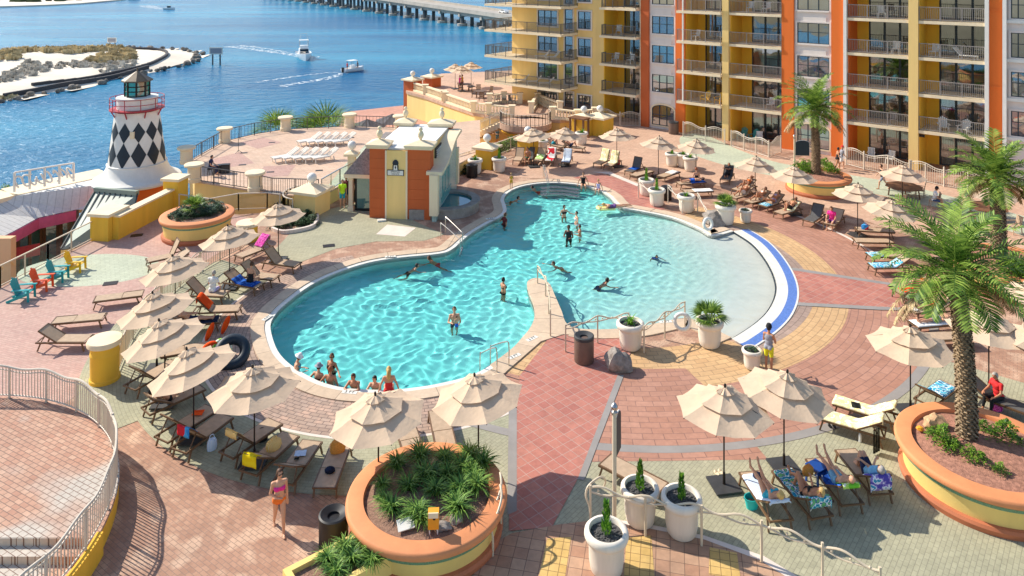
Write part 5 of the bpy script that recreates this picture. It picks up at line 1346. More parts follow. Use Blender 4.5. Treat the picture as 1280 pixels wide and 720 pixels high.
def mkumbrella(tilt=0.0, taz=0.0, R=1.40, base=True, seed=1):
    r = thing('patio_umbrella', None, 'umbrella')
    T = Matrix.Translation((0, 0, 2.08)) @ Matrix.Rotation(taz, 4, 'Z') @ Matrix.Rotation(tilt, 4, 'Y') @ Matrix.Rotation(-taz, 4, 'Z') @ Matrix.Translation((0, 0, -1.95))
    c = canopy_mb(R, .50, 2.12, 2.46, .05, 5, .035, seed).xf(T).build('canopy', M['canvas'], r, smooth=30, normals=False)
    canopy_mb(.80, .20, 2.42, 2.66, .03, 3, .03, seed + 3).xf(T).build('vent_canopy', M['canvas'], r, smooth=30, normals=False)
    m = MB(); rg = random.Random(seed)
    for k in range(16):                                        # gathered ruffle under the finial
        a = 2 * math.pi * k / 16; a2 = 2 * math.pi * (k + 1) / 16; q0, q1 = (.31, .25) if k % 2 else (.25, .31); h0 = 2.70 + .035 * (k % 2); h1 = 2.70 + .035 * ((k + 1) % 2)
        m.add([(q0 * math.cos(a), q0 * math.sin(a), h0 - .05 + rg.uniform(-.03, .03)), (q1 * math.cos(a2), q1 * math.sin(a2), h1 - .05), (.05 * math.cos(a2), .05 * math.sin(a2), 2.77), (.05 * math.cos(a), .05 * math.sin(a), 2.77)], [(0, 1, 2, 3)])
    m.xf(T).build('top_ruffle', M['canvas'], r, smooth=60, normals=False)
    MB().lathe([(.03, 2.74), (.04, 2.8), (.03, 2.86), (.001, 2.88)], 8).xf(T).build('finial', M['dark_metal'], r, smooth=True)
    m = MB().tube([(0, 0, 0), (0, 0, 1.96)], .024, 8); q = T @ Vector((0, 0, 2.7)); m.tube([(0, 0, 1.90), tuple(q)], .022, 8); m.build('pole', M['dark_metal'], r, smooth=True)
    for k in range(8):
        a = 2 * math.pi * k / 8 + math.pi / 8; MB().bar((R * .985 * math.cos(a), R * .985 * math.sin(a), 2.085), (.1 * math.cos(a), .1 * math.sin(a), 2.56), .018, .025).xf(T).build('rib', M['dark_metal'], r)
    if base: MB().box((0, 0, .045), (.78, .78, .05), R_(12)).build('base_plate', M['steel_plate'], r); MB().lathe([(.045, .06), (.04, .4)], 10).build('sleeve', M['dark_metal'], r, smooth=True)
    return r
UG = 'beige market umbrellas round the pool'
UMB = [(905, 517, 'flat', 'beige parasol standing on a black base, nearest the turquoise tub bag'), (980, 497, 'right', 'beige parasol shading the woman in the teal swimsuit'),
 (598, 502, 'left', 'beige parasol just behind the front planter, right one of two'), (473, 527, 'left', 'beige parasol just behind the front planter, left one of two'),
 (318, 491, 'left', 'beige parasol over the lounger with a yellow striped towel'), (242, 466, 'left2', 'beige parasol tilted over the lounger with a blue and red towel'),
 (206, 428, 'left2', 'tilted beige parasol next to the black inner tube'), (196, 392, 'left2', 'tilted beige parasol with creased canopy below the orange towel'),
 (219, 343, 'left', 'beige parasol in front of the man in the white shirt'), (287, 303, 'left', 'beige parasol behind the seated woman in the black swimsuit'),
 (348, 274, 'left', 'beige parasol beside the pink towel and kerbed shrub bed'), (1138, 437, 'flat', 'beige parasol standing left of the near right palm'),
 (1236, 417, 'flat', 'beige parasol standing right of the near right palm'), (1306, 432, 'flat', 'beige parasol cut by the right picture edge'), (1302, 375, 'right', 'beige parasol in front of the far right planter wall'),
 (1072, 247, 'flat', 'beige parasol right of the bather in pink'), (1112, 268, 'right', 'beige parasol half hidden by the near palm crown'), (1128, 222, 'right', 'beige parasol over the brown patio table by the patio fence'),
 (1240, 247, 'flat', 'beige parasol over the brown patio table beside the far right palm'), (944, 211, 'flat', 'beige parasol over the bather in orange'), (992, 224, 'right', 'beige parasol in front of the hotel palm planter'),
 (870, 188, 'right', 'beige parasol above the far pot trio'), (823, 184, 'flat', 'beige parasol beside the grey lounger with blue towel'), (771, 173, 'flat', 'beige parasol over the two yellow towelled loungers'),
 (667, 173, 'left', 'beige parasol over the green towel lounger on the far deck'), (706, 172, 'flat', 'beige parasol next to the blue towelled far lounger')]
TIL = {'flat': (R_(2), 0), 'left': (R_(-6), .2), 'left2': (R_(-13), .25), 'right': (R_(4), -.3)}
for i, (x, y, k, l) in enumerate(UMB):
    p = P(x, y, 2.15); tl, ta = TIL[k]
    inst('umb%s%d' % (k, i % 3), lambda: mkumbrella(tl + R_((0, 2.5, -2)[i % 3]), ta, seed=len(_used) * 5 + 2), (p.x, p.y, .03 if y > 260 else .022), random.uniform(-.2, .2), l, 'umbrella', UG)
for x, y, l in ((569, 88, 'small beige parasol on the far upper terrace, left'), (589, 85.5, 'small beige parasol on the far upper terrace, right'), (577, 90.5, 'small beige parasol between two others on the upper terrace')):
    p = P(x, y, TZ + 2.15); inst('umbflat', mkumbrella, (p.x, p.y, TZ + .005), .3, l, 'umbrella', UG)
def mkdarkumb():
    r = thing('dark_parasol', None, 'umbrella'); M['dark_canvas'] = plain('dark_canvas', (92, 88, 90), .9, .1, 3)
    canopy_mb(2.1, .05, 2.2, 3.0, .05, 4).build('canopy', M['dark_canvas'], r, normals=False); MB().tube([(0, 0, 0), (0, 0, 3)], .04, 6).build('pole', M['dark_metal'], r); return r
for x, y, l in ((459, 157, 'dark grey parasol on the quay below the concert deck, left'), (491, 150, 'dark grey parasol on the quay below the concert deck, right')):
    p = P(x, y, -2.2); inst('dumb', mkdarkumb, (p.x, p.y, -4.5), 0, l, 'umbrella')
struct(MB().prism(pxp([(420, 170), (430, 140), (520, 130), (520, 165)], -4.5), -10, -4.5).build('quay', M['p_plaza']))

# ---- loungers
LP = 1.18
def mklounger(back, mat='sling', frame='brown_frame'):
    r = thing('sun_lounger', None, 'sun lounger'); c, s = math.cos(back), math.sin(back)
    m = MB(); BL = .82
    for x in (-.32, .32): m.bar((x, .02, .33), (x, 1.98, .33), .045, .06)
    for y in (.03, LP, 1.96): m.bar((-.3, y, .33), (.3, y, .33), .04)
    m.build('frame', M[frame], r)
    for x in (-.32, .32):
        for y, dy in ((.16, -.10), (1.78, .12)): MB().bar((x, y, .32), (x * 1.04, y + dy, 0), .045, .05).build('leg', M[frame], r)
    MB().box((0, LP / 2 + .03, .365), (.60, LP - .1, .022)).build('seat', M[mat], r)
    b = MB().add([(-.30, LP, .37), (.30, LP, .37), (.30, LP + BL * c, .37 + BL * s), (-.30, LP + BL * c, .37 + BL * s), (-.30, LP + .02 * s, .348), (.30, LP + .02 * s, .348), (.30, LP + BL * c + .02 * s, .35 + BL * s), (-.30, LP + BL * c + .02 * s, .35 + BL * s)], [(0, 1, 2, 3), (4, 7, 6, 5), (0, 4, 5, 1), (1, 5, 6, 2), (2, 6, 7, 3), (3, 7, 4, 0)]).build('backrest', M[mat], r)
    m = MB()
    for x in (-.32, .32): m.bar((x, LP, .36), (x, LP + BL * c, .36 + BL * s), .04, .045)
    m.bar((-.32, LP + BL * c, .36 + BL * s), (.32, LP + BL * c, .36 + BL * s), .04)
    if back > .2:
        for x in (-.27, .27): m.bar((x, LP + .5 * c, .36 + .5 * s), (x, LP + .62, .33), .03)
    m.build('back_frame', M[frame], b); return r
LG = 'sling sun loungers round the pool'
class Lng: pass
def lounger(head, foot, back, label, kind='sling', z=.03):
    h, f = P(*head, .35), P(*foot, .35); d = (h - f); d.z = 0; d.normalize(); c = (h + f) / 2
    o = Lng(); o.loc = Vector((c.x, c.y, z)) - d; o.yaw = yaw_to(d); o.back = R_(back); o.m = Matrix.Translation(o.loc) @ Matrix.Rotation(o.yaw, 4, 'Z')
    o.ob = inst('lng%s%d' % (kind, back), lambda: mklounger(R_(back), kind), o.loc, o.yaw, label, 'sun lounger', LG); return o
def pattern(name, cols, scale=6.0, stripes=0.0, rot=0.0):
    m, t, b = nodes(name); tc = N(t, 'ShaderNodeTexCoord'); rp = N(t, 'ShaderNodeValToRGB'); rp.color_ramp.interpolation = 'CONSTANT'; e = rp.color_ramp.elements
    if stripes:
        mp = N(t, 'ShaderNodeMapping'); mp.inputs['Rotation'].default_value = (0, 0, rot); t.links.new(tc.outputs['Object'], mp.inputs[0]); w = N(t, 'ShaderNodeTexWave', Scale=stripes, Distortion=.3); t.links.new(mp.outputs[0], w.inputs['Vector']); src = w.outputs['Fac']
    else:
        nz = N(t, 'ShaderNodeTexNoise', Scale=scale, Detail=1.5); t.links.new(tc.outputs['Object'], nz.inputs['Vector']); src = nz.outputs['Fac']
    n = len(cols)
    for i, c in enumerate(cols):
        pos = i / n if stripes else .36 + .28 * i / n
        x = e[i] if i < 2 else e.new(pos); x.position = pos if i else 0; x.color = lin(c)
    t.links.new(src, rp.inputs[0]); t.links.new(rp.outputs[0], b.inputs['Base Color']); b.inputs['Roughness'].default_value = .95; b.inputs['Specular IOR Level'].default_value = .1
    _mats[name] = m; M[name] = m
for nm, cols, sc, st in (('t_bluered', [(60, 140, 210), (80, 170, 225), (220, 50, 60)], 2.5, 0), ('t_yelstripe', [(238, 196, 110), (230, 176, 84), (246, 220, 160)], 0, 9), ('t_yellow', [(240, 216, 40), (236, 206, 30)], 3, 0),
        ('t_orange', [(244, 92, 34), (230, 76, 28)], 2, 0), ('t_pink', [(214, 70, 160), (230, 120, 190), (180, 50, 130)], 9, 0), ('t_lemon', [(246, 236, 184), (240, 226, 160), (250, 244, 214)], 5, 0),
        ('t_teal', [(70, 170, 200), (120, 200, 215), (230, 236, 236), (40, 120, 160)], 7, 0), ('t_floral', [(40, 130, 170), (90, 190, 200), (236, 240, 236), (30, 80, 150), (110, 180, 120)], 8, 0), ('t_blue', [(36, 84, 170), (30, 70, 150), (52, 110, 196)], 4, 0),
        ('t_green', [(120, 200, 60), (190, 226, 110), (236, 240, 220)], 6, 0), ('t_white', [(238, 236, 230), (228, 224, 216)], 4, 0), ('t_whiteblue', [(232, 238, 244), (150, 186, 224), (200, 218, 236)], 0, 8), ('t_purple', [(90, 80, 170), (150, 130, 200), (230, 230, 240), (60, 150, 190)], 6, 0), ('t_whitered', [(236, 232, 228), (230, 226, 222), (206, 50, 60)], 2, 0), ('t_navy', [(36, 44, 66), (28, 34, 52)], 4, 0), ('t_black', [(30, 32, 30), (44, 46, 42)], 5, 0)):
    pattern(nm, cols, sc or 6, st)
def towel(L, a, b, mat, label, w=.66, drape=.10, seed=0, hang=0.0, lift=.0):
    """cloth laid along lounger L from a to b metres, following seat and backrest"""
    n = max(4, int((b - a) / .08)); k = 8; m = MB(); c, s = math.cos(L.back), math.sin(L.back)
    for i in range(n + 1):
        y = a + (b - a) * i / n
        if y < LP: py, pz = y, .40
        elif y < LP + .84: py, pz = LP + (y - LP) * c - .025 * s, .40 + (y - LP) * s
        else: py, pz = LP + .84 * c + .04 - .02 * s, .40 + .84 * s - (y - LP - .84)
        for j in range(k + 1):
            x = -w / 2 + w * j / k; e = max(0, abs(x) - .31); q = noise.noise((x * 5, y * 5, seed * 3.1))
            m.v.append((x - (e if x > 0 else -e) * .8 + .02 * q, py + .02 * noise.noise((x * 4, y * 3, 9 + seed)), pz + .022 * abs(q) + lift - e * 1.2))
    m.f = [(i * (k + 1) + j, i * (k + 1) + j + 1, (i + 1) * (k + 1) + j + 1, (i + 1) * (k + 1) + j) for i in range(n) for j in range(k)]
    o = m.build('towel', M[mat], None, smooth='all', normals=False); o.location = L.loc; o.rotation_euler = (0, 0, L.yaw)
    sd = o.modifiers.new('thick', 'SOLIDIFY'); sd.thickness = .012
    return tag(o, label, 'towel')
LN = {}
for key, head, foot, back, label, kind in (
 ('A1', (205, 548), (262, 512), 45, 'tan lounger at the near left end of the row below the tilted parasols', 'sling'),
 ('A2', (226, 562), (280, 522), 45, 'lounger with a blue and red towel over its back', 'sling'),
 ('A3', (282, 570), (345, 527), 45, 'lounger with a yellow striped towel over its back', 'sling'),
 ('A4', (312, 590), (362, 545), 32, 'lounger with a bright yellow towel and a patterned bag', 'sling'),
 ('A5', (354, 604), (390, 553), 32, 'lounger with folded white shirt and phone', 'sling'),
 ('A6', (407, 606), (425, 560), 0, 'flat lounger with a straw bag and dark cap', 'sling'),
 ('A7', (516, 562), (506, 532), 0, 'lounger half hidden under the parasol left of the front planter', 'sling'),
 ('A8', (556, 552), (549, 520), 0, 'empty lounger between the two parasols behind the front planter', 'sling'),
 ('A9', (168, 482), (215, 456), 45, 'lounger by the yellow bollard in the chain rail shadow', 'sling'),
 ('A10', (188, 512), (246, 486), 32, 'lounger with gym shoes and bag at its side', 'sling'),
 ('B1', (243, 388), (300, 386), 45, 'lounger with an orange towel over its raised back', 'sling'),
 ('B2', (232, 366), (283, 368), 45, 'lounger the man in the white shirt sits on', 'sling'),
 ('B3', (216, 406), (272, 400), 32, 'lounger with legs of a sunbather, under the creased parasol', 'sling'),
 ('B4', (208, 442), (264, 432), 0, 'flat lounger beside the pile of floats', 'sling'),
 ('C1', (328, 325), (376, 332), 45, 'empty lounger below the pink towel, facing the pool', 'sling'),
 ('C2', (300, 342), (347, 348), 45, 'empty lounger between two parasols on the left deck', 'sling'),
 ('C3', (338, 306), (296, 322), 45, 'lounger with a pink towel over its back', 'sling'),
 ('C4', (283, 350), (326, 358), 32, 'lounger with a blue towel under the woman in black', 'sling'),
 ('D1', (232, 316), (186, 326), 65, 'empty lounger with steep back beside the left planter', 'sling'),
 ('D2', (240, 322), (184, 336), 32, 'empty lounger on rose paving with a part raised back', 'sling'),
 ('D3', (172, 368), (124, 374), 0, 'flat empty lounger alone on the rose paving', 'sling'),
 ('D4', (66, 402), (133, 396), 0, 'flat empty lounger behind another on the rose paving', 'sling'),
 ('D5', (48, 424), (115, 424), 32, 'empty lounger nearest the round terrace on the rose paving', 'sling'),
 ('E1', (653, 190), (644, 205), 45, 'empty far lounger left of the sitting man', 'sling'),
 ('E2', (667, 189), (656, 205), 45, 'grey far lounger beside the sitting man', 'slinggrey'),
 ('E3', (682, 190), (668, 206), 45, 'far lounger with a green towel', 'sling'),
 ('E4', (694, 190), (683, 207), 45, 'far lounger with a white towel and red cloth', 'sling'),
 ('E5', (713, 191), (704, 209), 45, 'far lounger with a pale blue striped towel', 'sling'),
 ('E6', (684, 179), (704, 184), 32, 'far lounger under a man with a teal towel', 'sling'),
 ('E7', (705, 183), (728, 185), 32, 'far lounger under a bather in dark glasses', 'sling'),
 ('F1', (763, 197), (744, 206), 65, 'left lounger of a pair with yellow towels', 'sling'),
 ('F2', (775, 199), (757, 209), 65, 'right lounger of a pair with yellow towels', 'sling'),
 ('F3', (804, 207), (783, 216), 65, 'grey lounger with steep back and blue towel', 'slinggrey'),
 ('F4', (816, 213), (788, 221), 0, 'flat empty lounger beside the grey one', 'sling'),
 ('F5', (848, 214), (823, 222), 0, 'flat lounger with a white towel before the pot trio', 'sling'),
 ('G1', (884, 227), (843, 230), 0, 'lounger of a man lying on a blue towel', 'sling'),
 ('G2', (894, 238), (850, 240), 0, 'lounger with a long white towel by the far pots', 'sling'),
 ('G3', (914, 214), (904, 228), 45, 'dark grey lounger of a clothed person', 'slinggrey'),
 ('G4', (948, 230), (912, 240), 32, 'lounger of a bather in orange', 'sling'),
 ('G5', (940, 240), (913, 248), 32, 'lounger of a bather with a white towel', 'sling'),
 ('H1', (966, 245), (928, 255), 32, 'lounger of a woman on her side near the small pot', 'sling'),
 ('H2', (982, 249), (947, 260), 32, 'lounger with a teal towel at its foot', 'sling'),
 ('H3', (1004, 258), (965, 269), 32, 'lounger with a pale yellow towel and black bag', 'sling'),
 ('H4', (1029, 264), (1006, 280), 45, 'empty lounger with grey raised back before the planter', 'slinggrey'),
 ('H5', (1052, 268), (1033, 284), 32, 'lounger of the bather in pink', 'sling'),
 ('I1', (1112, 289), (1074, 287), 0, 'lounger with a colourful bag under the near palm crown', 'sling'),
 ('I2', (1114, 302), (1068, 301), 0, 'flat empty lounger under the near palm fronds', 'sling'),
 ('I3', (1132, 318), (1084, 320), 0, 'lounger with a teal print cloth behind palm fronds', 'sling'),
 ('I4', (1134, 332), (1090, 333), 32, 'lounger with a bright teal towel at the white line', 'sling'),
 ('I5', (1166, 360), (1120, 366), 32, 'lounger of the sunbather with an orange wrap', 'sling'),
 ('I6', (1186, 385), (1142, 388), 32, 'lounger of a sunbather left of the palm trunk', 'sling'),
 ('I7', (1190, 402), (1144, 406), 0, 'lounger of a sunbather lying left of the palm trunk', 'sling'),
 ('I8', (1206, 420), (1160, 422), 0, 'empty lounger behind the parasol left of the palm', 'sling'),
 ('J1', (1118, 524), (1048, 502), 32, 'far one of two loungers covered with lemon yellow towels', 'sling'),
 ('J2', (1100, 540), (1032, 520), 32, 'near one of two loungers covered with lemon yellow towels', 'sling'),
 ('J3', (1160, 500), (1182, 484), 32, 'lounger with a white and teal towel behind the right planter', 'sling'),
 ('J4', (1226, 492), (1270, 508), 32, 'grey lounger of the person in red behind the right planter', 'slinggrey'),
 ('K1', (976, 650), (938, 592), 32, 'lounger of the woman in the teal swimsuit', 'sling'),
 ('K2', (1032, 652), (974, 584), 32, 'lounger of the woman in the patterned bikini', 'sling'),
 ('K3', (1068, 634), (1018, 572), 32, 'lounger of the bare chested man on a blue towel', 'sling'),
 ('K4', (1106, 622), (1054, 560), 32, 'lounger of the man in the pale blue shirt', 'sling'),
 ('L1', (826, 612), (757, 576), 0, 'flat empty tan lounger beside the sign post', 'sling')):
    LN[key] = lounger(head, foot, back, label, kind.replace('slinggrey', 'sling_grey'))

for k, a, b, mt, l, w in (('A2', 1.45, 2.35, 't_bluered', 'blue towel with a red figure hung over a lounger back', .5), ('A3', 1.6, 2.25, 't_yelstripe', 'yellow striped towel hung over a lounger back', .5), ('A4', 1.75, 2.4, 't_yellow', 'bright yellow towel hung over a lounger back', .5),
 ('B1', 1.3, 2.3, 't_orange', 'orange towel over a raised lounger back', .62), ('C3', 1.3, 2.3, 't_pink', 'pink towel over a lounger back by the shrub bed', .6), ('C4', .2, 1.5, 't_blue', 'blue towel on the lounger of the woman in black', .66),
 ('B3', .1, 1.3, 't_navy', 'dark blue mat on a lounger under the creased parasol', .64), ('E3', .5, 1.4, 't_green', 'green and white towel on a far lounger', .62), ('E4', .1, 2.1, 't_whitered', 'white towel with red cloth on a far lounger', .64), ('E5', .05, 2.1, 't_whiteblue', 'pale blue striped towel on a far lounger', .66),
 ('F1', .9, 2.02, 't_lemon', 'pale yellow towel on the left of a far pair of loungers', .62), ('F2', .6, 2.02, 't_lemon', 'pale yellow towel on the right of a far pair of loungers', .62), ('F3', .6, 1.2, 't_blue', 'blue towel on the grey far lounger', .6), ('F5', 1.0, 1.95, 't_white', 'white towel on a flat far lounger', .62),
 ('G1', .9, 2.0, 't_blue', 'blue towel under the lying man by the pot trio', .66), ('G2', .7, 1.98, 't_white', 'long white towel on the lounger by the far pots', .64), ('H2', .1, .7, 't_teal', 'teal towel at the foot of a lounger', .66), ('H3', .9, 1.95, 't_lemon', 'pale yellow towel under the black bag', .66),
 ('I3', .05, .8, 't_teal', 'teal print cloth at the foot of a lounger behind fronds', .64), ('I4', .05, 1.6, 't_teal', 'bright teal towel on the lounger at the white line', .72), ('I5', .3, 1.2, 't_orange', 'orange wrap on a sunbather lounger right of the red tiles', .7), ('I7', .05, 1.9, 't_white', 'white towel under the sunbather left of the palm trunk', .66),
 ('J1', .0, 2.05, 't_lemon', 'lemon yellow towel with printed emblem on the far lounger of a pair', .70), ('J2', .0, 2.05, 't_lemon', 'lemon yellow towel on the near lounger of a pair', .74), ('J3', .2, 1.9, 't_teal', 'white and teal towel behind the right planter', .68),
 ('K1', .2, 2.1, 't_whiteblue', 'white beach towel under the woman in the teal swimsuit', .70), ('K2', .1, 2.3, 't_floral', 'blue floral towel under the woman in the patterned bikini', .74), ('K3', .5, 2.0, 't_blue', 'royal blue towel under the bare chested man', .76), ('K4', 1.5, 2.45, 't_purple', 'purple and aqua towel hung over the lounger of the man in blue', .72)):
    towel(LN[k], a, b, mt, l, w, seed=sum(map(ord, k)))
towel(LN['K3'], 1.55, 2.15, 't_green', 'lime green printed towel over the head end of the blue one', .5, seed=4, lift=.03)
# white steamer chairs stacked on the concert deck
def mksteamer():
    r = thing('white_chaise', None, 'chaise'); m = MB()
    for x in (-.3, .3): m.bar((x, 0, .34), (x, 1.25, .34), .06, .07); m.bar((x, 1.2, .34), (x, 1.95, .78), .06, .06)
    m.build('frame', M['white'], r)
    m = MB(); [m.box((0, .06 + i * .11, .39), (.58, .08, .025)) for i in range(11)]; m.build('seat', M['white'], r)
    m = MB(); [m.bar((-.29, 1.25 + .7 * i / 7, .41 + .41 * i / 7), (.29, 1.25 + .7 * i / 7, .41 + .41 * i / 7), .08, .025) for i in range(8)]; m.build('backrest', M['white'], r)
    for x in (-.3, .3):
        for y in (.12, 1.55): MB().bar((x, y, .33), (x, y + .05, 0), .06).build('leg', M['white'], r)
    return r
for row, (x0, y0, x1, y1) in enumerate(((372, 183, 415, 183), (340, 204, 390, 204))):
    for i in range(5):
        f = i / 4; p = P(x0 + (x1 - x0) * f, y0 + (y1 - y0) * f, CZ); w = ('first', 'second', 'middle', 'fourth', 'last')[i]
        inst('steam', mksteamer, (p.x, p.y, CZ + .006), R_(-50), 'white slatted chaise, %s from the left in the %s row on the concert deck' % (w, 'back' if row == 0 else 'front'), 'chaise', 'white chaises on the concert deck')
# adirondack chairs
def mkadiron():
    r = thing('adirondack_chair', None, 'chair'); m = MB(); mt = M['white']
    for i in range(6): f = i / 5; m.box((0, -.28 + .5 * f, .38 - .13 * f), (.54, .085, .025))
    m.build('seat', mt, r); m = MB()
    for i in range(5): x = -.22 + .11 * i; t = .86 - .07 * abs(i - 2); m.bar((x * .9, .2, .24), (x * 1.15, .2 + t * .36, .24 + t * .93), .09, .022, up=(0, 1, 0))
    m.bar((-.26, .40, .72), (.26, .40, .72), .03, .07); m.build('backrest', mt, r)
    for s in (-1, 1):
        MB().box((s * .34, -.02, .57), (.14, .74, .03)).build('armrest', mt, r); MB().bar((s * .31, -.32, 0), (s * .31, -.30, .56), .1, .03, up=(1, 0, 0)).build('leg', mt, r); MB().bar((s * .27, .62, .02), (s * .27, -.3, .36), .03, .12).build('leg', mt, r)
    return r
for nm, c in (('p_teal', (30, 160, 160)), ('p_orange', (236, 92, 40)), ('p_yellow', (244, 190, 30)), ('p_teal2', (60, 150, 140))): M[nm] = plain(nm, c, .45, .06, 3)
def painted(o, mt):
    for k in o.children: setmat(k, M[mt]); [setmat(g, M[mt]) for g in k.children]
for x, y, mt, l in ((30, 375, 'p_teal', 'teal wooden armchair nearest the camera by the glass rail'), (53, 362, 'p_orange', 'orange wooden armchair between two teal ones'), (73, 351, 'p_teal', 'teal wooden armchair between the orange and yellow ones'), (95, 339, 'p_yellow', 'yellow wooden armchair at the far end by the glass rail')):
    p = P(x, y); o = inst('adir', mkadiron, (p.x, p.y, .012), R_(98), l, 'chair', 'painted armchairs by the glass rail'); painted(o, mt)
def fac(x, y, z): return (OX + .774 * x + .633 * y, OY - .633 * x + .774 * y, z)
def mkchair(mat='white'):
    r = thing('patio_chair', None, 'chair'); m = MB().box((0, 0, .43), (.5, .5, .04)); m.build('seat', M[mat], r)
    m = MB(); [m.bar((-.2 + .1 * i, .24, .45), (-.2 + .1 * i, .34, .95), .07, .02, up=(0, 1, 0)) for i in range(5)]; m.bar((-.26, .34, .95), (.26, .34, .95), .05); m.build('backrest', M[mat], r)
    for sx in (-.24, .24):
        for sy in (-.23, .23): MB().bar((sx, sy, .42), (sx * 1.1, sy * 1.15, 0), .04).build('leg', M[mat], r)
        MB().bar((sx * 1.1, -.24, .65), (sx * 1.1, .28, .65), .05, .03).build('armrest', M[mat], r)
    return r
ADJ = 0
for px, k, d, mt, kind, l in ((882, 0, -.1, 'p_yellow', 'adir', 'yellow armchair on the first balcony of the left loggia, left'), (898, 0, 0.2, 'p_yellow', 'adir', 'yellow armchair on the first balcony of the left loggia, right'),
     (924, -1, .7, 'p_teal2', 'adir', 'teal armchair on the ground floor patio, left'), (939, -1, .6, 'p_teal2', 'adir', 'teal armchair on the ground floor patio, right'), (1178, 0, .4, 'white', 'adir', 'white armchair on the far right first balcony, left'), (1204, 0, .4, 'white', 'adir', 'white armchair on the far right first balcony, right'),
     (868, 2, .3, 'white', 'chr', 'white chair on the third balcony of the left loggia'), (772, 2, .2, 'white', 'chr', 'pale chair on the far loggia, third level'), (768, 1, .2, 'white', 'chr', 'pale chair on the far loggia, second level, left'), (786, 1, .3, 'white', 'chr', 'pale chair on the far loggia, second level, right'),
     (935, 3, .5, 'white', 'chr', 'white chair on the fourth balcony of the second loggia, left'), (955, 3, .5, 'white', 'chr', 'white chair on the fourth balcony of the second loggia, right'), (1118, 2, .5, 'white', 'chr', 'white chair on the third balcony right of the palm'), (1100, 3, .5, 'white', 'chr', 'white chair on the fourth balcony above the palm'),
     (948, -1, .2, 'white', 'chr', 'white chair on the ground floor patio by teal ones'), (1088, -1, .2, 'white', 'chr', 'grey chair on the patio beside the tall pilaster, left'), (1112, -1, .2, 'white', 'chr', 'grey chair on the patio beside the tall pilaster, right'), (960, 0, .6, 'white', 'chr', 'pale chair on the first balcony of the second loggia'), (1166, 2, .4, 'white', 'chr', 'pale chair on the third balcony of the far right loggia'), (1115, 0, .5, 'rail_grey', 'chr', 'grey chair on the first balcony behind the palm')):
    zf = .012 if k < 0 else ZB[k] + .222; loc = fac(tx(px), d, zf)
    o = inst(kind, mkadiron if kind == 'adir' else mkchair, loc, FA + random.uniform(-.4, .4) + (0 if kind == 'chr' else 0), l, 'chair', 'balcony chairs'); painted(o, mt)
def mkslounge():
    r = thing('balcony_lounger', None, 'lounger'); MB().box((0, -.3, .3), (.6, 1.1, .05)).build('seat', M['white'], r); MB().bar((0, .22, .32), (0, .7, .85), .6, .05).build('backrest', M['white'], r)
    for sx in (-.27, .27):
        for sy in (-.75, .3): MB().box((sx, sy, .14), (.04, .04, .28)).build('leg', M['white'], r)
    return r
for x, y, k, rz, l in ((-10.2, -1.6, 1, -.7, 'white recliner on the second wing balcony, left'), (-9.0, -1.6, 1, -.7, 'white recliner on the second wing balcony, right'), (-13.0, -1.5, 0, -.9, 'dark recliner on the first wing balcony, left'), (-11.4, -1.5, 0, -.9, 'dark recliner on the first wing balcony, middle'), (-9.8, -1.5, 0, -.9, 'dark recliner on the first wing balcony, right'), (tx(1205), .3, 2, 1.3, 'white recliner with teal towel on the far right third balcony')):
    inst('sl', mkslounge, fac(x, y, ZB[k] + .222), FA + rz, l, 'lounger', 'balcony recliners')
def mktable(w=1.0, mat='brown_frame'):
    r = thing('patio_table', None, 'table'); MB().lathe([(w / 2, .7), (w / 2, .74)], 8, a0=R_(22.5)).build('tabletop', M[mat], r)
    for i in range(4): a = R_(45 + 90 * i); MB().bar((w * .36 * math.cos(a), w * .36 * math.sin(a), .7), (w * .4 * math.cos(a), w * .4 * math.sin(a), 0), .06).build('leg', M[mat], r)
    return r
M['table_brown'] = plain('table_brown', (122, 84, 58), .6, .1, 3)
for x, y, l in ((1130, 247, 'large brown octagonal patio table by the patio fence'), (1234, 274, 'large brown octagonal patio table beside the far right palm')): inst('bigt', lambda: mktable(2.3, 'table_brown'), (*P2(x, y), .012), .2, l, 'table')
for x, y, rz, l in ((1150, 246, -2.2, 'tan patio chair right of the brown table by the fence'), (1124, 262, .2 + 3.14, 'tan patio chair in front of the brown table by the fence'), (1168, 260, -1.9, 'tan patio chair of the person in the white shirt'), (1208, 272, 1.4, 'tan patio chair left of the brown table by the far palm'), (1216, 288, 2.7, 'tan patio chair in front of the brown table by the far palm'), (1236, 266, .4, 'grey patio chair behind the brown table by the far palm'), (1268, 292, -1.5, 'tan patio chair right of the far right palm trunk')):
    o = inst('chr', mkchair, (*P2(x, y), .02), rz, l, 'chair', 'chairs at the patio tables'); painted(o, 'sling')
for x, y, l in ((600, 122, 'brown and blue table on the upper terrace, centre'), (582, 113, 'dark table on the upper terrace, left')): p = P(x, y, TZ); inst('smt', lambda: mktable(1.4), (p.x, p.y, TZ + .006), 0, l, 'table')
for i, (x, y, rz) in enumerate(((593, 122, 1.5), (608, 123, -1.5), (602, 126, 3.1), (598, 117, 0), (576, 114, 1.5), (588, 114, -1.5), (612, 119, -.8))): p = P(x, y, TZ); o = inst('chr', mkchair, (p.x, p.y, TZ + .006), rz, 'brown terrace chair drawn up to a table on the upper terrace', 'chair', 'chairs on the upper terrace'); painted(o, 'brown_frame')
for i, (x, y, rz) in enumerate(((622, 129, 0), (630, 129, 0), (640, 131, 1))): p = P(x, y, TZ); o = inst('chr', mkchair, (p.x, p.y, TZ + .006), rz, 'dark metal terrace chair stacked by the balustrade urns', 'chair', 'dark chairs on the upper terrace'); painted(o, 'rail_dark')

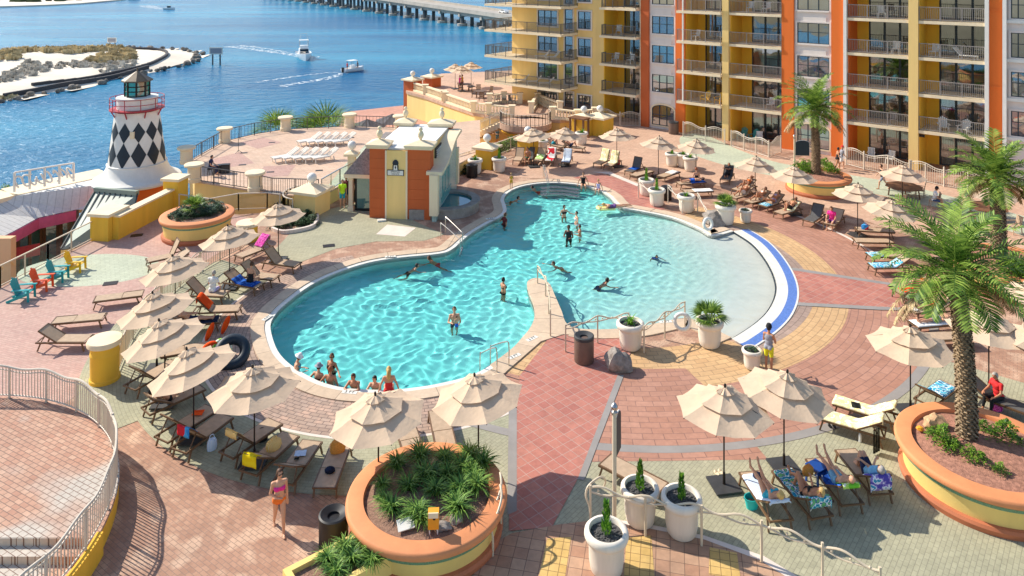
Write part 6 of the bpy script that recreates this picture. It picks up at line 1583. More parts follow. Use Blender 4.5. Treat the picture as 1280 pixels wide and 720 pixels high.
# ================================================================ RAILINGS
def wavy_rail(name, label, pts, z=0.0, h=1.0, amp=.07, hs=None, mat='cream_rail', every=0):
    r = thing(name, label, 'railing', (*pts[0], z)); o = Vector(pts[0]); R = MB(); B_ = MB(); tot = 0; top = []; low = []
    H = hs or [h] * len(pts)
    for i, p in enumerate(pts):
        if every and i % every: continue
        q = Vector(p) - o; MB().bar((q.x, q.y, 0), (q.x, q.y, H[i] + .06), .055).build('post', M[mat], r)
    for i, (a, b) in enumerate(zip(pts[:-1], pts[1:])):
        a, b = Vector(a) - o, Vector(b) - o; L = (b - a).length; n = max(4, int(L / .1))
        for k in range(n + 1):
            s = tot + L * k / n; p = a.lerp(b, k / n); hh = H[i] + (H[i + 1] - H[i]) * k / n; w_ = amp * math.sin(s * 5.2)
            top.append((p.x, p.y, hh + w_)); low.append((p.x, p.y, hh - .11 - w_ * .5))
            if k % 4 == 2: B_.ell((p.x, p.y, hh - .05), .035, None, 6, 5)
        tot += L
    R.tube(top, .028, 6); R.tube(low, .024, 6); R.build('rail', M[mat], r, smooth=True); B_.build('rail_ball', M[mat], r, smooth=True); return r
wavy_rail('chain_rail', 'cream wavy chain rail running along the front walkway', pxp([(738, 655), (806.7, 670), (877, 682), (952, 702), (1028, 732), (1100, 765)], .04), .04)
wavy_rail('chain_rail', 'cream wavy chain rail left of the pot at the bottom of the pool', pxp([(707, 439), (747, 428), (786, 424)], .05), .05)
wavy_rail('chain_rail', 'cream wavy chain rail rising to the ring buoy near the fan palm pot', pxp([(805, 441), (831, 423), (856, 408)], .05), .05, hs=[1.0, 1.0, 1.0])
wavy_rail('chain_rail', 'cream wavy rail on the pool peninsula', pxp([(672, 354), (682, 370), (686, 392), (688, 420)], .05), .05, hs=[.8, .85, 1.0, 1.0], mat='brown_frame' if False else 'cream_rail')
wavy_rail('chain_rail', 'white zigzag rail down the far pool side, upper run', pxp([(798, 247), (817, 258)], .05), .05, hs=[1.15, .75], mat='white_rail')
wavy_rail('chain_rail', 'white zigzag rail down the far pool side, middle run', pxp([(835, 254), (853, 267)], .05), .05, hs=[1.15, .75], mat='white_rail')
wavy_rail('chain_rail', 'white zigzag rail down the far pool side, beside the ring buoy', pxp([(872, 265), (884, 277)], .05), .05, hs=[1.15, .6], mat='white_rail')
# loop handrail beside the front pots and beside the front planter
def loop_rail(label, pts, r=.03, mat='cream_rail', name='handrail'):
    m = MB().tube(pts, r, 7); return tag(m.build(name, M[mat], None, smooth=True), label, 'handrail')
p = P(738, 655, .05); q = P(752, 640, .05)
loop_rail('cream looped handrail end left of the front pots', smooth_poly([tuple(p), (p.x - .02, p.y, .5), (p.x - .12, p.y + .05, .8), (p.x - .02, p.y + .15, 1.0), (p.x + .3, p.y + .3, 1.12), (p.x + .45, p.y + .35, 1.0), (p.x + .4, p.y + .35, .8)], 5, False))
for dx, l in ((0, 'cream curved handrail right of the front planter, near one'), (.45, 'cream curved handrail right of the front planter, far one')):
    p = P(616, 695 - dx * 40, .03); loop_rail(l, smooth_poly([tuple(p), (p.x, p.y, .5), (p.x - .05, p.y + .05, .8), (p.x + .12, p.y + .2, 1.0), (p.x + .22, p.y + .5, 1.2), (p.x + .18, p.y + .8, 1.3), (p.x + .2, p.y + .85, .9), (p.x + .2, p.y + .85, .03)], 5, False))
# pool entry rails
def ladder(label, pa, pb, name='pool_ladder'):
    r = thing(name, label, 'pool rail', (0, 0, 0))
    for s in (pa, pb):
        a, b = s; d = (b - a); d.z = 0; d.normalize(); m = MB(); up = Vector((0, 0, 1))
        m.tube(smooth_poly([tuple(a), tuple(a + up * .75), tuple(a + up * .88 + d * .12), tuple(b + up * .55 - d * .1), tuple(b + up * .42), tuple(b - up * .7)], 4, False), .024, 7); m.build('rail', M['steel'], r, smooth=True)
    a = pa[1]; b = pb[1]; m = MB(); [m.bar((a.x, a.y, z), (b.x, b.y, z), .1, .03) for z in (-.3, -.6)]; m.build('step', M['steel'], r); return r
ladder('steel grab rail ladder at the upper pool edge', (P(551, 299, .05), P(575, 312, .05)), (P(557, 291, .05), P(578, 303, .05)))
ladder('steel grab rail ladder at the front right of the round lobe', (P(621, 465, .05), P(600, 458, .05)), (P(636, 457, .05), P(613, 449, .05)))
ladder('slim steel rail at the far entry steps', (P(679, 222, .05), P(684, 238, .05)), (P(681, 222, .05), P(686, 238, .05)))
# round terrace railing with balusters
tp = [(TC[0] + (TR - .08) * math.cos(R_(a)), TC[1] + (TR - .08) * math.sin(R_(a))) for a in range(-34, 116, 3)]
r = thing('terrace_railing', 'curved cream railing with thin balusters round the raised terrace', 'railing', (*tp[0], .6)); o = Vector(tp[0])
R = MB(); Bm = MB(); tops = []; lows = []
for i, (a, b) in enumerate(zip(tp[:-1], tp[1:])):
    a, b = Vector(a) - o, Vector(b) - o
    for k in range(3): p = a.lerp(b, k / 3); w_ = .05 * math.sin((i * 3 + k) * .42); tops.append((p.x, p.y, 1.04 + w_)); lows.append((p.x, p.y, .1)); Bm.bar((p.x, p.y, .1), (p.x, p.y, 1.02 + w_), .022)
    if i % 4 == 0: MB().bar((a.x, a.y, 0), (a.x, a.y, 1.06), .055).build('post', M['white_rail'], r)
R.tube(tops, .035, 6); R.tube([(p[0], p[1], p[2] - .12) for p in tops], .02, 5); R.tube(lows, .025, 5); R.build('rail', M['white_rail'], r, smooth=True); Bm.build('baluster', M['white_rail'], r)
# rail between rose deck and pool deck
rp = smooth_poly(pxp([(146, 470), (156, 447), (166, 424), (182, 402), (202, 380), (225, 359), (250, 341), (275, 326), (300, 313), (320, 300)]), 3, False)
r = thing('deck_railing', 'cream baluster railing with twisted top rail along the left parasols', 'railing', (*rp[0], .012)); o = Vector(rp[0]); R = MB(); Bm = MB(); tops = []; t2_ = []
for i, (a, b) in enumerate(zip(rp[:-1], rp[1:])):
    a, b = Vector(a) - o, Vector(b) - o; n = max(2, int((b - a).length / .13))
    for k in range(n): p = a.lerp(b, k / n); w_ = .05 * math.sin(len(tops) * .55); tops.append((p.x, p.y, 1.0 + w_)); t2_.append((p.x, p.y, .93 - w_)); Bm.bar((p.x, p.y, .08), (p.x, p.y, .92), .024)
    if i % 3 == 0: MB().bar((a.x, a.y, 0), (a.x, a.y, 1.0), .06).build('post', M['cream_rail'], r)
R.tube(tops, .026, 5); R.tube(t2_, .026, 5); R.tube([(p[0], p[1], .08) for p in tops], .022, 5); R.build('rail', M['cream_rail'], r, smooth=True); Bm.build('baluster', M['cream_rail'], r)
def glass_rail(label, pts, z=0.0, h=1.05, post=1.6, mat='cream_rail', glass=True, name='glass_railing', w=.06):
    r = thing(name, label, 'railing', (*pts[0], z)); o = Vector(pts[0]); R = MB()
    for a, b in zip(pts[:-1], pts[1:]):
        a, b = Vector(a) - o, Vector(b) - o; L = (b - a).length; k = max(1, round(L / post)); R.bar((*a, h), (*b, h), .07, .05); R.bar((*a, .1), (*b, .1), .04)
        if not glass: R.bar((*a, h * .55), (*b, h * .55), .02)
        for i in range(k + 1): p = a.lerp(b, i / k); MB().bar((*p, 0), (*p, h + .02), w).build('post', M[mat], r)
        if glass: MB().add([(*a, .13), (*b, .13), (*b, h - .05), (*a, h - .05)], [(0, 1, 2, 3)]).build('glass_panel', M['rail_glass'], r)
    R.build('rail', M[mat], r); return r
glass_rail('cream railing with clear panels along the left deck edge', pxp([(-60, 391), (0, 360), (60, 329), (116, 300)], .012), .012)
glass_rail('pale railing along the ramp below the concert deck', pxp([(224, 264), (262, 270), (298, 263), (334, 262), (350, 264)], .012), .012, mat='white_rail')
glass_rail('pale railing along the walkway by the entrance porch', pxp([(402, 245), (425, 231), (462, 213), (490, 212)], CZ), CZ, mat='steel')
glass_rail('pale glass railing before the far hedge', pxp([(572, 211), (600, 202), (626, 193), (650, 184)]), 0, mat='white_rail')
c0 = [(P(416, 262).x + 1.3 * math.cos(R_(a)) - .2, P(416, 262).y + .4 + 1.5 * math.sin(R_(a))) for a in range(120, 265, 15)]
glass_rail('white curved handrail panel beside the globe pier', [(x - 1.6, y - .2) for x, y in c0], .0, mat='white_rail')
for i, (pts, l) in enumerate(((((236, 204), (281, 178)), 'dark railing run between the two seaward left pillars'), (((281, 178), (318, 169), (357, 163)), 'dark railing run before the lighthouse side fan palm'), (((357, 163), (437, 159)), 'dark railing run before the fan palms'), (((437, 159), (500, 161)), 'dark railing run before the dark parasols'), (((242, 226), (319, 238)), 'dark railing run at the front of the concert deck'), (((319, 238), (340, 243), (398, 245)), 'dark baluster railing at the head of the ramp'))):
    q = pxp(pts, CZ); rr = thing('dark_railing', l, 'railing', (*q[0], CZ)); o = Vector(q[0]); railing_mb([tuple(Vector(p) - o) for p in q], step=.3 if i < 5 else .14, post=1.8).build('rail', M['rail_dark'], rr)
def mkpillar():
    r = thing('cream_pillar', None, 'pillar'); MB().lathe([(.46, 0), (.46, .25), (.42, .3), (.42, .95), (.46, 1.0)], 20).build('shaft', M['cream'], r, smooth=30); MB().lathe([(.5, 1.0), (.62, 1.04), (.64, 1.14), (.6, 1.2), (.1, 1.24)], 24).build('cap', M['cream'], r, smooth=30); return r
for x, y, l in ((233, 204, 'cream pillar at the seaward left corner of the concert deck'), (281, 178, 'cream pillar second along the seaward railing'), (357, 163, 'cream pillar left of the large fan palm'), (437, 159, 'cream pillar right of the large fan palm'), (500, 161, 'cream pillar right of the dark parasols'), (243, 227, 'cream pillar next to the seated musician'), (319, 238, 'cream pillar at the front corner above the yellow wall')):
    p = P(x, y, CZ); inst('pil', mkpillar, (p.x, p.y, CZ), 0, l, 'pillar', 'cream pillars of the concert deck')
def bollard(p, label, R0=.52, h=1.5, mat='yellow'):
    r = thing('round_pillar', label, 'pillar', p); MB().lathe([(R0, 0), (R0, .1), (R0 * .93, .14), (R0 * .93, h * .62), (R0 * .96, h * .64), (R0 * .96, h * .68), (R0 * .93, h * .70), (R0 * .93, h - .22)], 32).build('shaft', M[mat], r, smooth=35)
    MB().lathe([(R0 * .95, h - .22), (R0 * 1.14, h - .17), (R0 * 1.16, h - .06), (R0 * 1.1, h), (.1, h + .03)], 32).build('cap', M['cream'], r, smooth=35); return r
bollard(P(131, 474, .012), 'yellow round pillar with cream cap beside the left parasols')
bollard(P(310, 300, .012), 'small yellow round pillar behind the left parasols', .55, 1.0)

# ================================================================ SMALL THINGS
def bin_(p, label, R0, h, mat, ash=True):
    r = thing('litter_bin', label, 'bin', p); MB().lathe([(R0 * .96, 0), (R0, .03), (R0, h - .12)], 28).build('bin_body', M[mat], r, smooth=35)
    MB().lathe([(R0 * 1.02, h - .12), (R0 * 1.02, h - .02), (R0 * .9, h), (R0 * .42, h - .07), (R0 * .40, h - .2)], 28, cap=False).build('lid', M['steel_plate' if mat != 'black' else 'black'], r, smooth=35); MB().lathe([(.001, h - .16), (R0 * .42, h - .16)], 20, cap=False).build('liner', M['black'], r); return r
M['binbrown'] = plain('bin_brown', (112, 92, 80), .5, .1, 3)
bin_(P(730, 451, .035), 'brown litter bin beside the chain rail and grey boulder', .38, 1.0, 'binbrown')
bin_(P(417, 682, .01), 'black litter bin beside the walking woman', .38, .86, 'black')
bin_(P(590, 221, .01), 'black litter bin near the waterfall wall', .4, .9, 'black')
bin_(P(833, 249, .04), 'dark bin behind the far zigzag rail', .34, .85, 'dark_metal')
bin_(P(842, 167, .02), 'brown bin at the foot of the hotel, by the first orange pier', .45, 1.1, 'binbrown')
rock(P(773, 461, .03), (.5, .42, .55), 'grey craggy boulder beside the brown litter bin', 'rock', 3)
rock(P(893, 279, .03), (.75, .6, .55), 'grey craggy boulder behind the white ring buoy', 'rock', 8)
def torus(name, label, loc, R0, r0, mat, cat, rot=(0, 0, 0)):
    m = MB().tube([(R0 * math.cos(2 * math.pi * i / 28), R0 * math.sin(2 * math.pi * i / 28), 0) for i in range(28)], r0, 12, True); o = m.build(name, M[mat], None, smooth=True); o.location = loc; o.rotation_euler = rot; return tag(o, label, cat)
torus('inner_tube', 'large glossy black inner tube leaning beside the loungers', P(290, 440, .42), .48, .2, 'navy', 'inflatable', (R_(38), R_(18), 0))
torus('ring_buoy', 'white ring buoy hanging on the far zigzag rail', P(885, 280, .55), .3, .08, 'white', 'ring buoy', (R_(80), 0, .5))
torus('ring_buoy', 'white ring buoy hanging on the chain rail near the beach entry', P(853, 402, .75), .3, .075, 'white', 'ring buoy', (R_(78), 0, -.2))
torus('swim_ring', 'orange and green swim ring in the float pile', P(265, 441, .3), .3, .12, 't_orange', 'inflatable', (R_(70), 0, .4))
torus('swim_ring', 'lime green swim ring behind the black inner tube', P(277, 438, .3), .34, .1, 't_green', 'inflatable', (R_(60), R_(10), .9))
for x, y, l in ((262, 424, 'orange pool float standing left of the inner tube'), (282, 415, 'orange pool float tip behind the inner tube')):
    o = MB().ell((0, 0, .3), (.12, .1, .42), Matrix.Rotation(.4, 3, 'Y'), 10, 8).build('pool_float', M['t_orange'], None, smooth=True, loc=P(x, y, .1)); tag(o, l, 'inflatable')
# sign posts
def signpost(p, label, h, ang, wid=.5):
    r = thing('sign_post', label, 'sign', p, ang); MB().tube([(0, 0, 0), (0, 0, h)], .06, 10).build('post', M['cream_rail'], r, smooth=True)
    MB().lathe([(.09, 0), (.09, .06), (.04, .08), (.09, .16), (.1, .22), (.05, .29), (.001, .32)], 10, (0, 0, h)).build('finial', M['steel'], r, smooth=True)
    n = 10; pr = [(.08, h - 1.25), (.08 + wid, h - 1.25)] + [(.08 + wid / 2 + wid / 2 * math.cos(R_(a)), h - .32 + .2 * math.sin(R_(a))) for a in range(0, 181, 20)]
    m = MB(); N_ = len(pr); m.v = [(x, -.025, z) for x, z in pr] + [(x, .025, z) for x, z in pr]; m.f = [tuple(range(N_)), tuple(range(N_, 2 * N_))] + [(i, (i + 1) % N_, N_ + (i + 1) % N_, N_ + i) for i in range(N_)]
    b = m.build('sign_board', M['navy'], r); m2 = MB(); m2.tube([(x, 0, z) for x, z in pr], .022, 5, True); m2.build('board_edge', M['white'], b); return r
signpost(P(768, 652, .03), 'tall cream sign post with rounded dark board seen edge on, behind the front pots', 2.95, R_(66))
signpost(P(993, 210, .02), 'cream sign post with a blue board before the hotel palm', 2.2, R_(-5), 1.0)
# bags, tubs, tables
tb = thing('tub_bag', 'turquoise tub bag on the paving near the chain rail', 'bag', P(940, 634, .018), .4); M['tubteal'] = plain('tub_teal', (40, 196, 190), .5, .06, 3)
MB().lathe([(.17, 0), (.24, .3), (.22, .3), (.16, .04)], 20, sy=.75, cap=False).build('tub', M['tubteal'], tb, smooth=30); MB().lathe([(.001, .03), (.17, .03)], 20, sy=.75, cap=False).build('tub_floor', M['tubteal'], tb)
for s in (-1, 1): MB().tube([(s * .24, -.06, .28), (s * .3, 0, .36), (s * .24, .06, .28)], .012, 5).build('handle', M['tubteal'], tb)
tag(MB().ell((0, 0, .12), (.15, .1, .1), None, 10, 7).build('cloth_bundle', M['t_black'], None, smooth=True, loc=P(939, 634, .05)), 'dark cloth stuffed into the turquoise tub bag', 'cloth')
def onl(L, y, x=0.0, dz=.0):
    return L.m @ Vector((x, y, .38 + dz))
def bag(name, label, loc, s, mat, rz=0.0, handle=True):
    r = thing(name, label, 'bag', loc, rz); m = MB().lathe([(.9, 0), (1, .25), (.95, .75), (.7, 1.0)], 14); m.v = [(x * s[0], y * s[1], z * s[2]) for x, y, z in m.v]; m.build('bag_body', M[mat], r, smooth=50)
    if handle: MB().tube(smooth_poly([(-s[0] * .5, 0, s[2] * .95), (-s[0] * .3, 0, s[2] * 1.35), (s[0] * .3, 0, s[2] * 1.35), (s[0] * .5, 0, s[2] * .95)], 4, False), .012, 5).build('handle', M[mat], r)
    return r
M['straw'] = plain('straw', (214, 146, 64), .9, .2, 30); M['bagred'] = plain('bag_red', (214, 70, 66), .7, .1, 4); M['bagpat'] = M['t_yelstripe']
bag('straw_bag', 'orange straw bag standing on the flat lounger', onl(LN['A6'], .45), (.24, .14, .34), 'straw', .4)
bag('beach_bag', 'yellow and white patterned bag on the lounger with the yellow towel', onl(LN['A4'], .85), (.26, .18, .26), 't_yelstripe', .9)
bag('beach_bag', 'red beach bag beside the yellow towelled loungers', P(770, 206, .03), (.34, .2, .4), 'bagred', .2)
bag('beach_bag', 'black bag lying on the pale yellow towel', onl(LN['H3'], 1.5), (.3, .22, .24), 'black', .3)
bag('beach_bag', 'brown leather bag on the blue side table between the front loungers', P(1010, 592, .52), (.2, .13, .2), 'straw', .5)
bag('beach_bag', 'dark bag on the ground beside the lounger with the yellow towel', P(327, 550, .02), (.2, .15, .28), 'black', .3)
bag('beach_bag', 'white and black print bag at the legs of the first left lounger', P(196, 503, .02), (.2, .14, .3), 't_white', .3)
bag('beach_bag', 'colourful bag on the lounger under the near palm crown', onl(LN['I1'], .5), (.22, .16, .24), 't_bluered', .3)
bag('beach_bag', 'pink round bag behind the right planter', P(1246, 512, .02), (.2, .16, .3), 't_pink', .2)
bag('beach_bag', 'white and teal tote by the lounger with the striped towel', P(265, 562, .02), (.16, .1, .34), 't_whiteblue', .7)
tag(MB().ell((0, 0, .05), (.16, .13, .09), None, 10, 7).build('cap', M['t_navy'], None, smooth=True, loc=onl(LN['A6'], 1.35)), 'dark navy cap on the flat lounger with the straw bag', 'cap')
tag(MB().ell((0, 0, .05), (.15, .15, .09), None, 10, 7).build('cap', M['t_navy'], None, smooth=True, loc=onl(LN['K1'], .35, -.1)), 'dark cap at the foot of the teal swimsuit lounger', 'cap')
for k, y, mt, l, rz in (('A5', .75, 't_whiteblue', 'folded pale blue shirt on a lounger', .3), ('A5', 1.0, 't_black', 'black phone case beside the folded shirt', .2), ('J1', .7, 't_black', 'dark emblem cloth lying on the far lemon towel', .3), ('I6', .15, 't_white', 'white cloth at the foot of a sunbather', .1), ('A1', .55, 't_orange', 'orange red swim vest on the near left lounger', .5)):
    m = MB(); n = 6; s = .34 if 'phone' not in l else .14
    for i in range(n + 1):
        for j in range(n + 1): x, y_ = (i / n - .5) * s, (j / n - .5) * s * .8; m.v.append((x, y_, .03 + .05 * abs(noise.noise((x * 7, y_ * 7, rz * 9))) * (s / .34)))
    m.f = [(i * (n + 1) + j, (i + 1) * (n + 1) + j, (i + 1) * (n + 1) + j + 1, i * (n + 1) + j + 1) for i in range(n) for j in range(n)]
    tag(m.build('folded_cloth', M[mt], None, smooth='all', loc=onl(LN[k], y, .05), rz=LN[k].yaw + rz, normals=False), l, 'cloth')
st = thing('side_table', 'blue plastic side table with water bottles between the front loungers', 'side table', P(1021, 603, .018), .5); M['bluetab'] = plain('blue_plastic', (28, 74, 150), .4, .06, 3)
MB().box((0, 0, .49), (.46, .46, .03)).build('tabletop', M['bluetab'], st)
for sx in (-.18, .18):
    for sy in (-.18, .18): MB().bar((sx, sy, .48), (sx * 1.15, sy * 1.15, 0), .05).build('leg', M['bluetab'], st)
for i, (dx, l) in enumerate(((-.02, 'clear water bottle on the blue side table, left'), (.13, 'clear water bottle on the blue side table, right'))):
    q = P(1021, 603, .525); b = thing('water_bottle', l, 'bottle', (q.x + dx, q.y - .05, .525)); MB().lathe([(.032, 0), (.034, .02), (.034, .15), (.015, .19), (.015, .21)], 12).build('bottle_body', glass_mat('bottle_plastic%d' % i, (.85, .9, .95), .12), b, smooth=30); MB().lathe([(.017, .21), (.017, .235)], 10).build('cap', M['white'], b)
tag(MB().lathe([(.05, 0), (.05, .2), (.03, .24), (.03, .26)], 10).build('water_bottle', M['white'], None, smooth=30, loc=P(1075, 552, .018)), 'white flask standing by the near lemon towel lounger', 'bottle')
m = MB()
for i in range(9):
    x = (i - 4) * .06; m.add([(x, .02 * math.sin(i * 2), 0), (x + .06, .02 * math.sin(i * 2 + 2), 0), (x + .05, .03 * math.sin(i * 2 + 2), .75), (x + .01, .03 * math.sin(i * 2), .75)], [(0, 1, 2, 3)])
tag(m.build('black_cloth', M['t_black'], None, normals=False, loc=P(1095, 566, .05), rz=.5), 'long black cover-up hanging from the near lemon lounger', 'cloth').scale = (.6, .6, 1)
def sandals(x, y, l, mt='black', rz=0.0, z=.02):
    r = thing('sandals', l, 'sandals', P(x, y, z), rz)
    for s in (-1, 1):
        m = MB().lathe([(.05, 0), (.05, .025)], 12, (s * .07, 0, 0), sx=1, sy=2.4); q = m.build('sole', M[mt], r); MB().tube([(s * .07 - .045, .02, .02), (s * .07, .06, .07), (s * .07 + .045, .02, .02)], .012, 5).build('strap', M[mt], q)
sandals(1040, 533, 'black sandals on the rose paving by the near lemon towel'); sandals(898, 591, 'pale sandals on the black parasol base', 'cream', .3, .085); sandals(1036, 625, 'brown sandals under the front loungers', 'binbrown', .2); sandals(1113, 358, 'dark sandals at the red tile edge', 'black', .8); sandals(1136, 388, 'blue sandals on the rose ring by the palm', 'navy', .5); sandals(1139, 405, 'dark sandals beside the sunbather left of the palm', 'black', .2)
wf = thing('wooden_frame', 'brown wooden arbour frame behind the far white pot', 'frame', P(724, 172, .02), FA); m = MB()
for sx in (-.7, .7):
    for sy in (-.4, .4): MB().box((sx, sy, .85), (.14, .14, 1.7)).build('post', M['table_brown'], wf)
MB().box((0, 0, 1.75), (1.7, 1.1, .1)).build('top_panel', M['table_brown'], wf)
# musician's gear
for x, y, s, l in ((272, 216, (.5, .4, .55), 'black amplifier nearest the musician'), (282, 216, (.55, .4, .6), 'black amplifier at the right of the musician')):
    p = P(x, y, CZ); r = thing('amplifier', l, 'amplifier', (p.x, p.y, CZ + .006), .2); MB().box((0, 0, s[2] / 2), s).build('cabinet', M['black'], r); MB().box((0, -s[1] / 2 - .005, s[2] / 2), (s[0] * .85, .01, s[2] * .8)).build('grille', M['steel_plate'], r)
p = P(298, 191, CZ); r = thing('microphone_stand', 'thin microphone stand on the concert deck', 'microphone stand', (p.x, p.y, CZ + .006)); MB().tube([(0, 0, .1), (0, 0, 1.5)], .018, 6).build('pole', M['black'], r)
for i in range(3): a = 2.1 * i; MB().bar((0, 0, .2), (.3 * math.cos(a), .3 * math.sin(a), 0), .025).build('leg', M['black'], r)
# yellow utility panel and skimmer by the pump house
p = P(488, 270, 0); tag(MB().box((0, 0, .45), (.3, .22, .34)).build('utility_box', M['pale_yellow'], None, loc=(p.x, p.y - .02, .1)), 'small cream utility box on the pump house front', 'utility box')
tag(MB().box((0, 0, .04), (.5, .3, .08)).build('floor_box', M['tile_white'], None, loc=P(477, 276, .02), rz=.3), 'pale floor box at the foot of the pump house', 'floor box')
# ================================================================ PEOPLE
V = Vector
def nv(*a): return V(a).normalized()
class Body:
    def __init__(s, fem): s.mb = MB(); s.seg = []; s.fem = fem
    def cap(s, a, b, ra, rb, lab):
        a, b = V(a), V(b); d = b - a; L = d.length; t = d.normalized(); n = 10
        pts = [a - t * ra * k for k in (.98, .75, .4)] + [a.lerp(b, i / 4) for i in range(5)] + [b + t * rb * k for k in (.4, .75, .98)]
        rs = [ra * math.sqrt(max(0.02, 1 - k * k)) for k in (.98, .75, .4)] + [ra + (rb - ra) * i / 4 for i in range(5)] + [rb * math.sqrt(max(0.02, 1 - k * k)) for k in (.4, .75, .98)]
        s.mb.tube(pts, rs, n)
        if lab: s.seg.append((lab, a, b, (ra + rb) / 2))
    def ell(s, c, r, X_, Y_, Z_): s.mb.ell(c, r, Matrix((X_, Y_, Z_)).transposed(), 14, 10)
def make_body(key, fem, P0, U, F, arms, legs, hu=None, hf=None, sc=1.0):
    """one continuous figure: U/F torso up and front, arms/legs = (upper dir, lower dir, hand or foot dir) for each side"""
    b = Body(fem); U, F = V(U).normalized(), V(F).normalized(); F = (F - U * F.dot(U)).normalized(); R = F.cross(U).normalized(); P0 = V(P0)
    w = .93 if fem else 1.0
    nb = P0 + U * .50; hu = V(hu).normalized() if hu else U; hf = V(hf).normalized() if hf else F; hf = (hf - hu * hf.dot(hu)).normalized(); hr = hf.cross(hu)
    b.ell(P0, (.165 if not fem else .172, .115, .125), R, F, U); b.ell(P0 + U * .16 + F * .01, (.145 * w, .105, .16), R, F, U); b.ell(P0 + U * .35 + F * .012, (.172 * w, .115, .175), R, F, U)
    b.seg.append(('torso', P0 - U * .03, nb - U * .04, .13))
    sh = [nb - U * .055 + R * (.178 * w * s) for s in (-1, 1)]; b.cap(sh[0], sh[1], .06, .06, None)
    for s in (-1, 1):
        b.ell(P0 - F * .055 + R * .075 * s - U * .03, (.088, .085, .095), R, F, U)
        if fem: b.ell(P0 + U * .335 + F * .095 + R * .075 * s, (.068, .062, .064), R, F, U)
        else: b.ell(P0 + U * .39 + F * .075 + R * .075 * s, (.08, .05, .06), R, F, U)
    hc = nb + U * .05 + hu * .155 + hf * .015
    b.cap(nb - U * .03, hc - hu * .07, .056 * w, .052 * w, 'neck'); b.ell(hc, (.074, .094, .108), hr, hf, hu); b.ell(hc + hf * .03 - hu * .062, (.055, .06, .055), hr, hf, hu)
    b.ell(hc + hf * .098 - hu * .018, (.013, .02, .024), hr, hf, hu); b.ell(hc + hf * .088 - hu * .062, (.026, .012, .013), hr, hf, hu)
    for s in (-1, 1): b.ell(hc + hr * .076 * s - hf * .008 - hu * .012, (.012, .02, .032), hr, hf, hu)
    b.seg.append(('head', hc - hu * .04, hc + hu * .04, .085))
    for i, s in enumerate((-1, 1)):
        ua, fa, hd = (V(d).normalized() for d in arms[i]); e = sh[i] + ua * .285; wr = e + fa * .25; k = .9 if fem else 1.0
        b.cap(sh[i], e, .052 * k, .04 * k, 'uarm%d' % i); b.cap(e, wr, .041 * k, .027 * k, 'farm%d' % i)
        side = hd.cross(U); side = side.normalized() if side.length > .1 else hd.cross(F).normalized(); nn = hd.cross(side).normalized()
        b.ell(wr + hd * .05, (.038, .017, .052), side, nn, hd); b.cap(wr - hd * .01, wr + hd * .03, .026, .024, 'hand%d' % i)
        for q, (off, ln) in enumerate(((-.028, .062), (-.01, .075), (.01, .07), (.027, .055))):
            f0 = wr + hd * .085 + side * off; f1 = f0 + (hd + nn * .12).normalized() * ln * .55; f2 = f1 + (hd + nn * .6).normalized() * ln * .5; b.cap(f0, f1, .0105, .0098, None); b.cap(f1, f2, .0098, .0088, None)
        t0 = wr + hd * .03 + side * (.03 * -s); t1 = t0 + (hd * .7 - side * s * .75).normalized() * .038; b.cap(t0, t1, .013, .0115, None); b.cap(t1, t1 + (hd - side * s * .15).normalized() * .032, .0112, .0098, None)
        b.seg.append(('hand%d' % i, wr, wr + hd * .16, .03))
    for i, s in enumerate((-1, 1)):
        th, shn, ft = (V(d).normalized() for d in legs[i]); hp = P0 + R * (.088 * s) - U * .045; kn = hp + th * .42; an = kn + shn * .41
        b.cap(hp, kn, .088 if not fem else .092, .056, 'thigh%d' % i); b.cap(kn, an, .054, .036, 'shin%d' % i)
        back = (th - shn * th.dot(shn)); back = (-ft if back.length < .15 else back * -1).normalized() if False else (-(ft - shn * ft.dot(shn))).normalized()
        b.ell(kn + shn * .14 + back * .018, (.05, .05, .11), back.cross(shn), back, shn)
        up = ft.cross(shn).cross(ft).normalized() * -1
        b.cap(an - ft * .035 + shn * .035, an + ft * .12 + shn * .055, .034, .03, 'foot%d' % i); b.cap(an + ft * .1 + shn * .058, an + ft * .175 + shn * .066, .03, .02, None)
        sd = ft.cross(shn).normalized(); b.cap(an + ft * .10 + shn * .062 + sd * .018, an + ft * .165 + shn * .068 + sd * .02, .02, .015, None); b.cap(an + ft * .10 + shn * .062 - sd * .018, an + ft * .155 + shn * .068 - sd * .02, .02, .015, None)
    me0 = b.mb.mesh('raw'); o = bpy.data.objects.new('raw', me0); COL.objects.link(o)
    md = o.modifiers.new('r', 'REMESH'); md.mode = 'VOXEL'; md.voxel_size = .0145; md.use_smooth_shade = True
    m2 = o.modifiers.new('s', 'SMOOTH'); m2.iterations = 3; m2.factor = .5
    dg = bpy.context.evaluated_depsgraph_get(); me = bpy.data.meshes.new_from_object(o.evaluated_get(dg)); bpy.data.objects.remove(o, do_unlink=True); bpy.data.meshes.remove(me0)
    me.name = 'person_' + key
    n = len(me.vertices); co = np.empty(n * 3); me.vertices.foreach_get('co', co); co = co.reshape(-1, 3); no = np.empty(n * 3); me.vertices.foreach_get('normal', no); no = no.reshape(-1, 3)
    best = np.full(n, 1e9); lab = np.zeros(n, int); tt = np.zeros(n)
    for i, (l, a, c, r) in enumerate(b.seg):
        a_, c_ = np.array(a), np.array(c); ab = c_ - a_; t = np.clip(((co - a_) @ ab) / (ab @ ab), 0, 1); d = np.linalg.norm(co - a_ - t[:, None] * ab, axis=1) - r
        q = d < best; best[q] = d[q]; lab[q] = i; tt[q] = t[q]
    names = np.array([x[0] for x in b.seg])[lab]
    faces = np.array([list(p.vertices) for p in me.polygons if len(p.vertices) == 4])
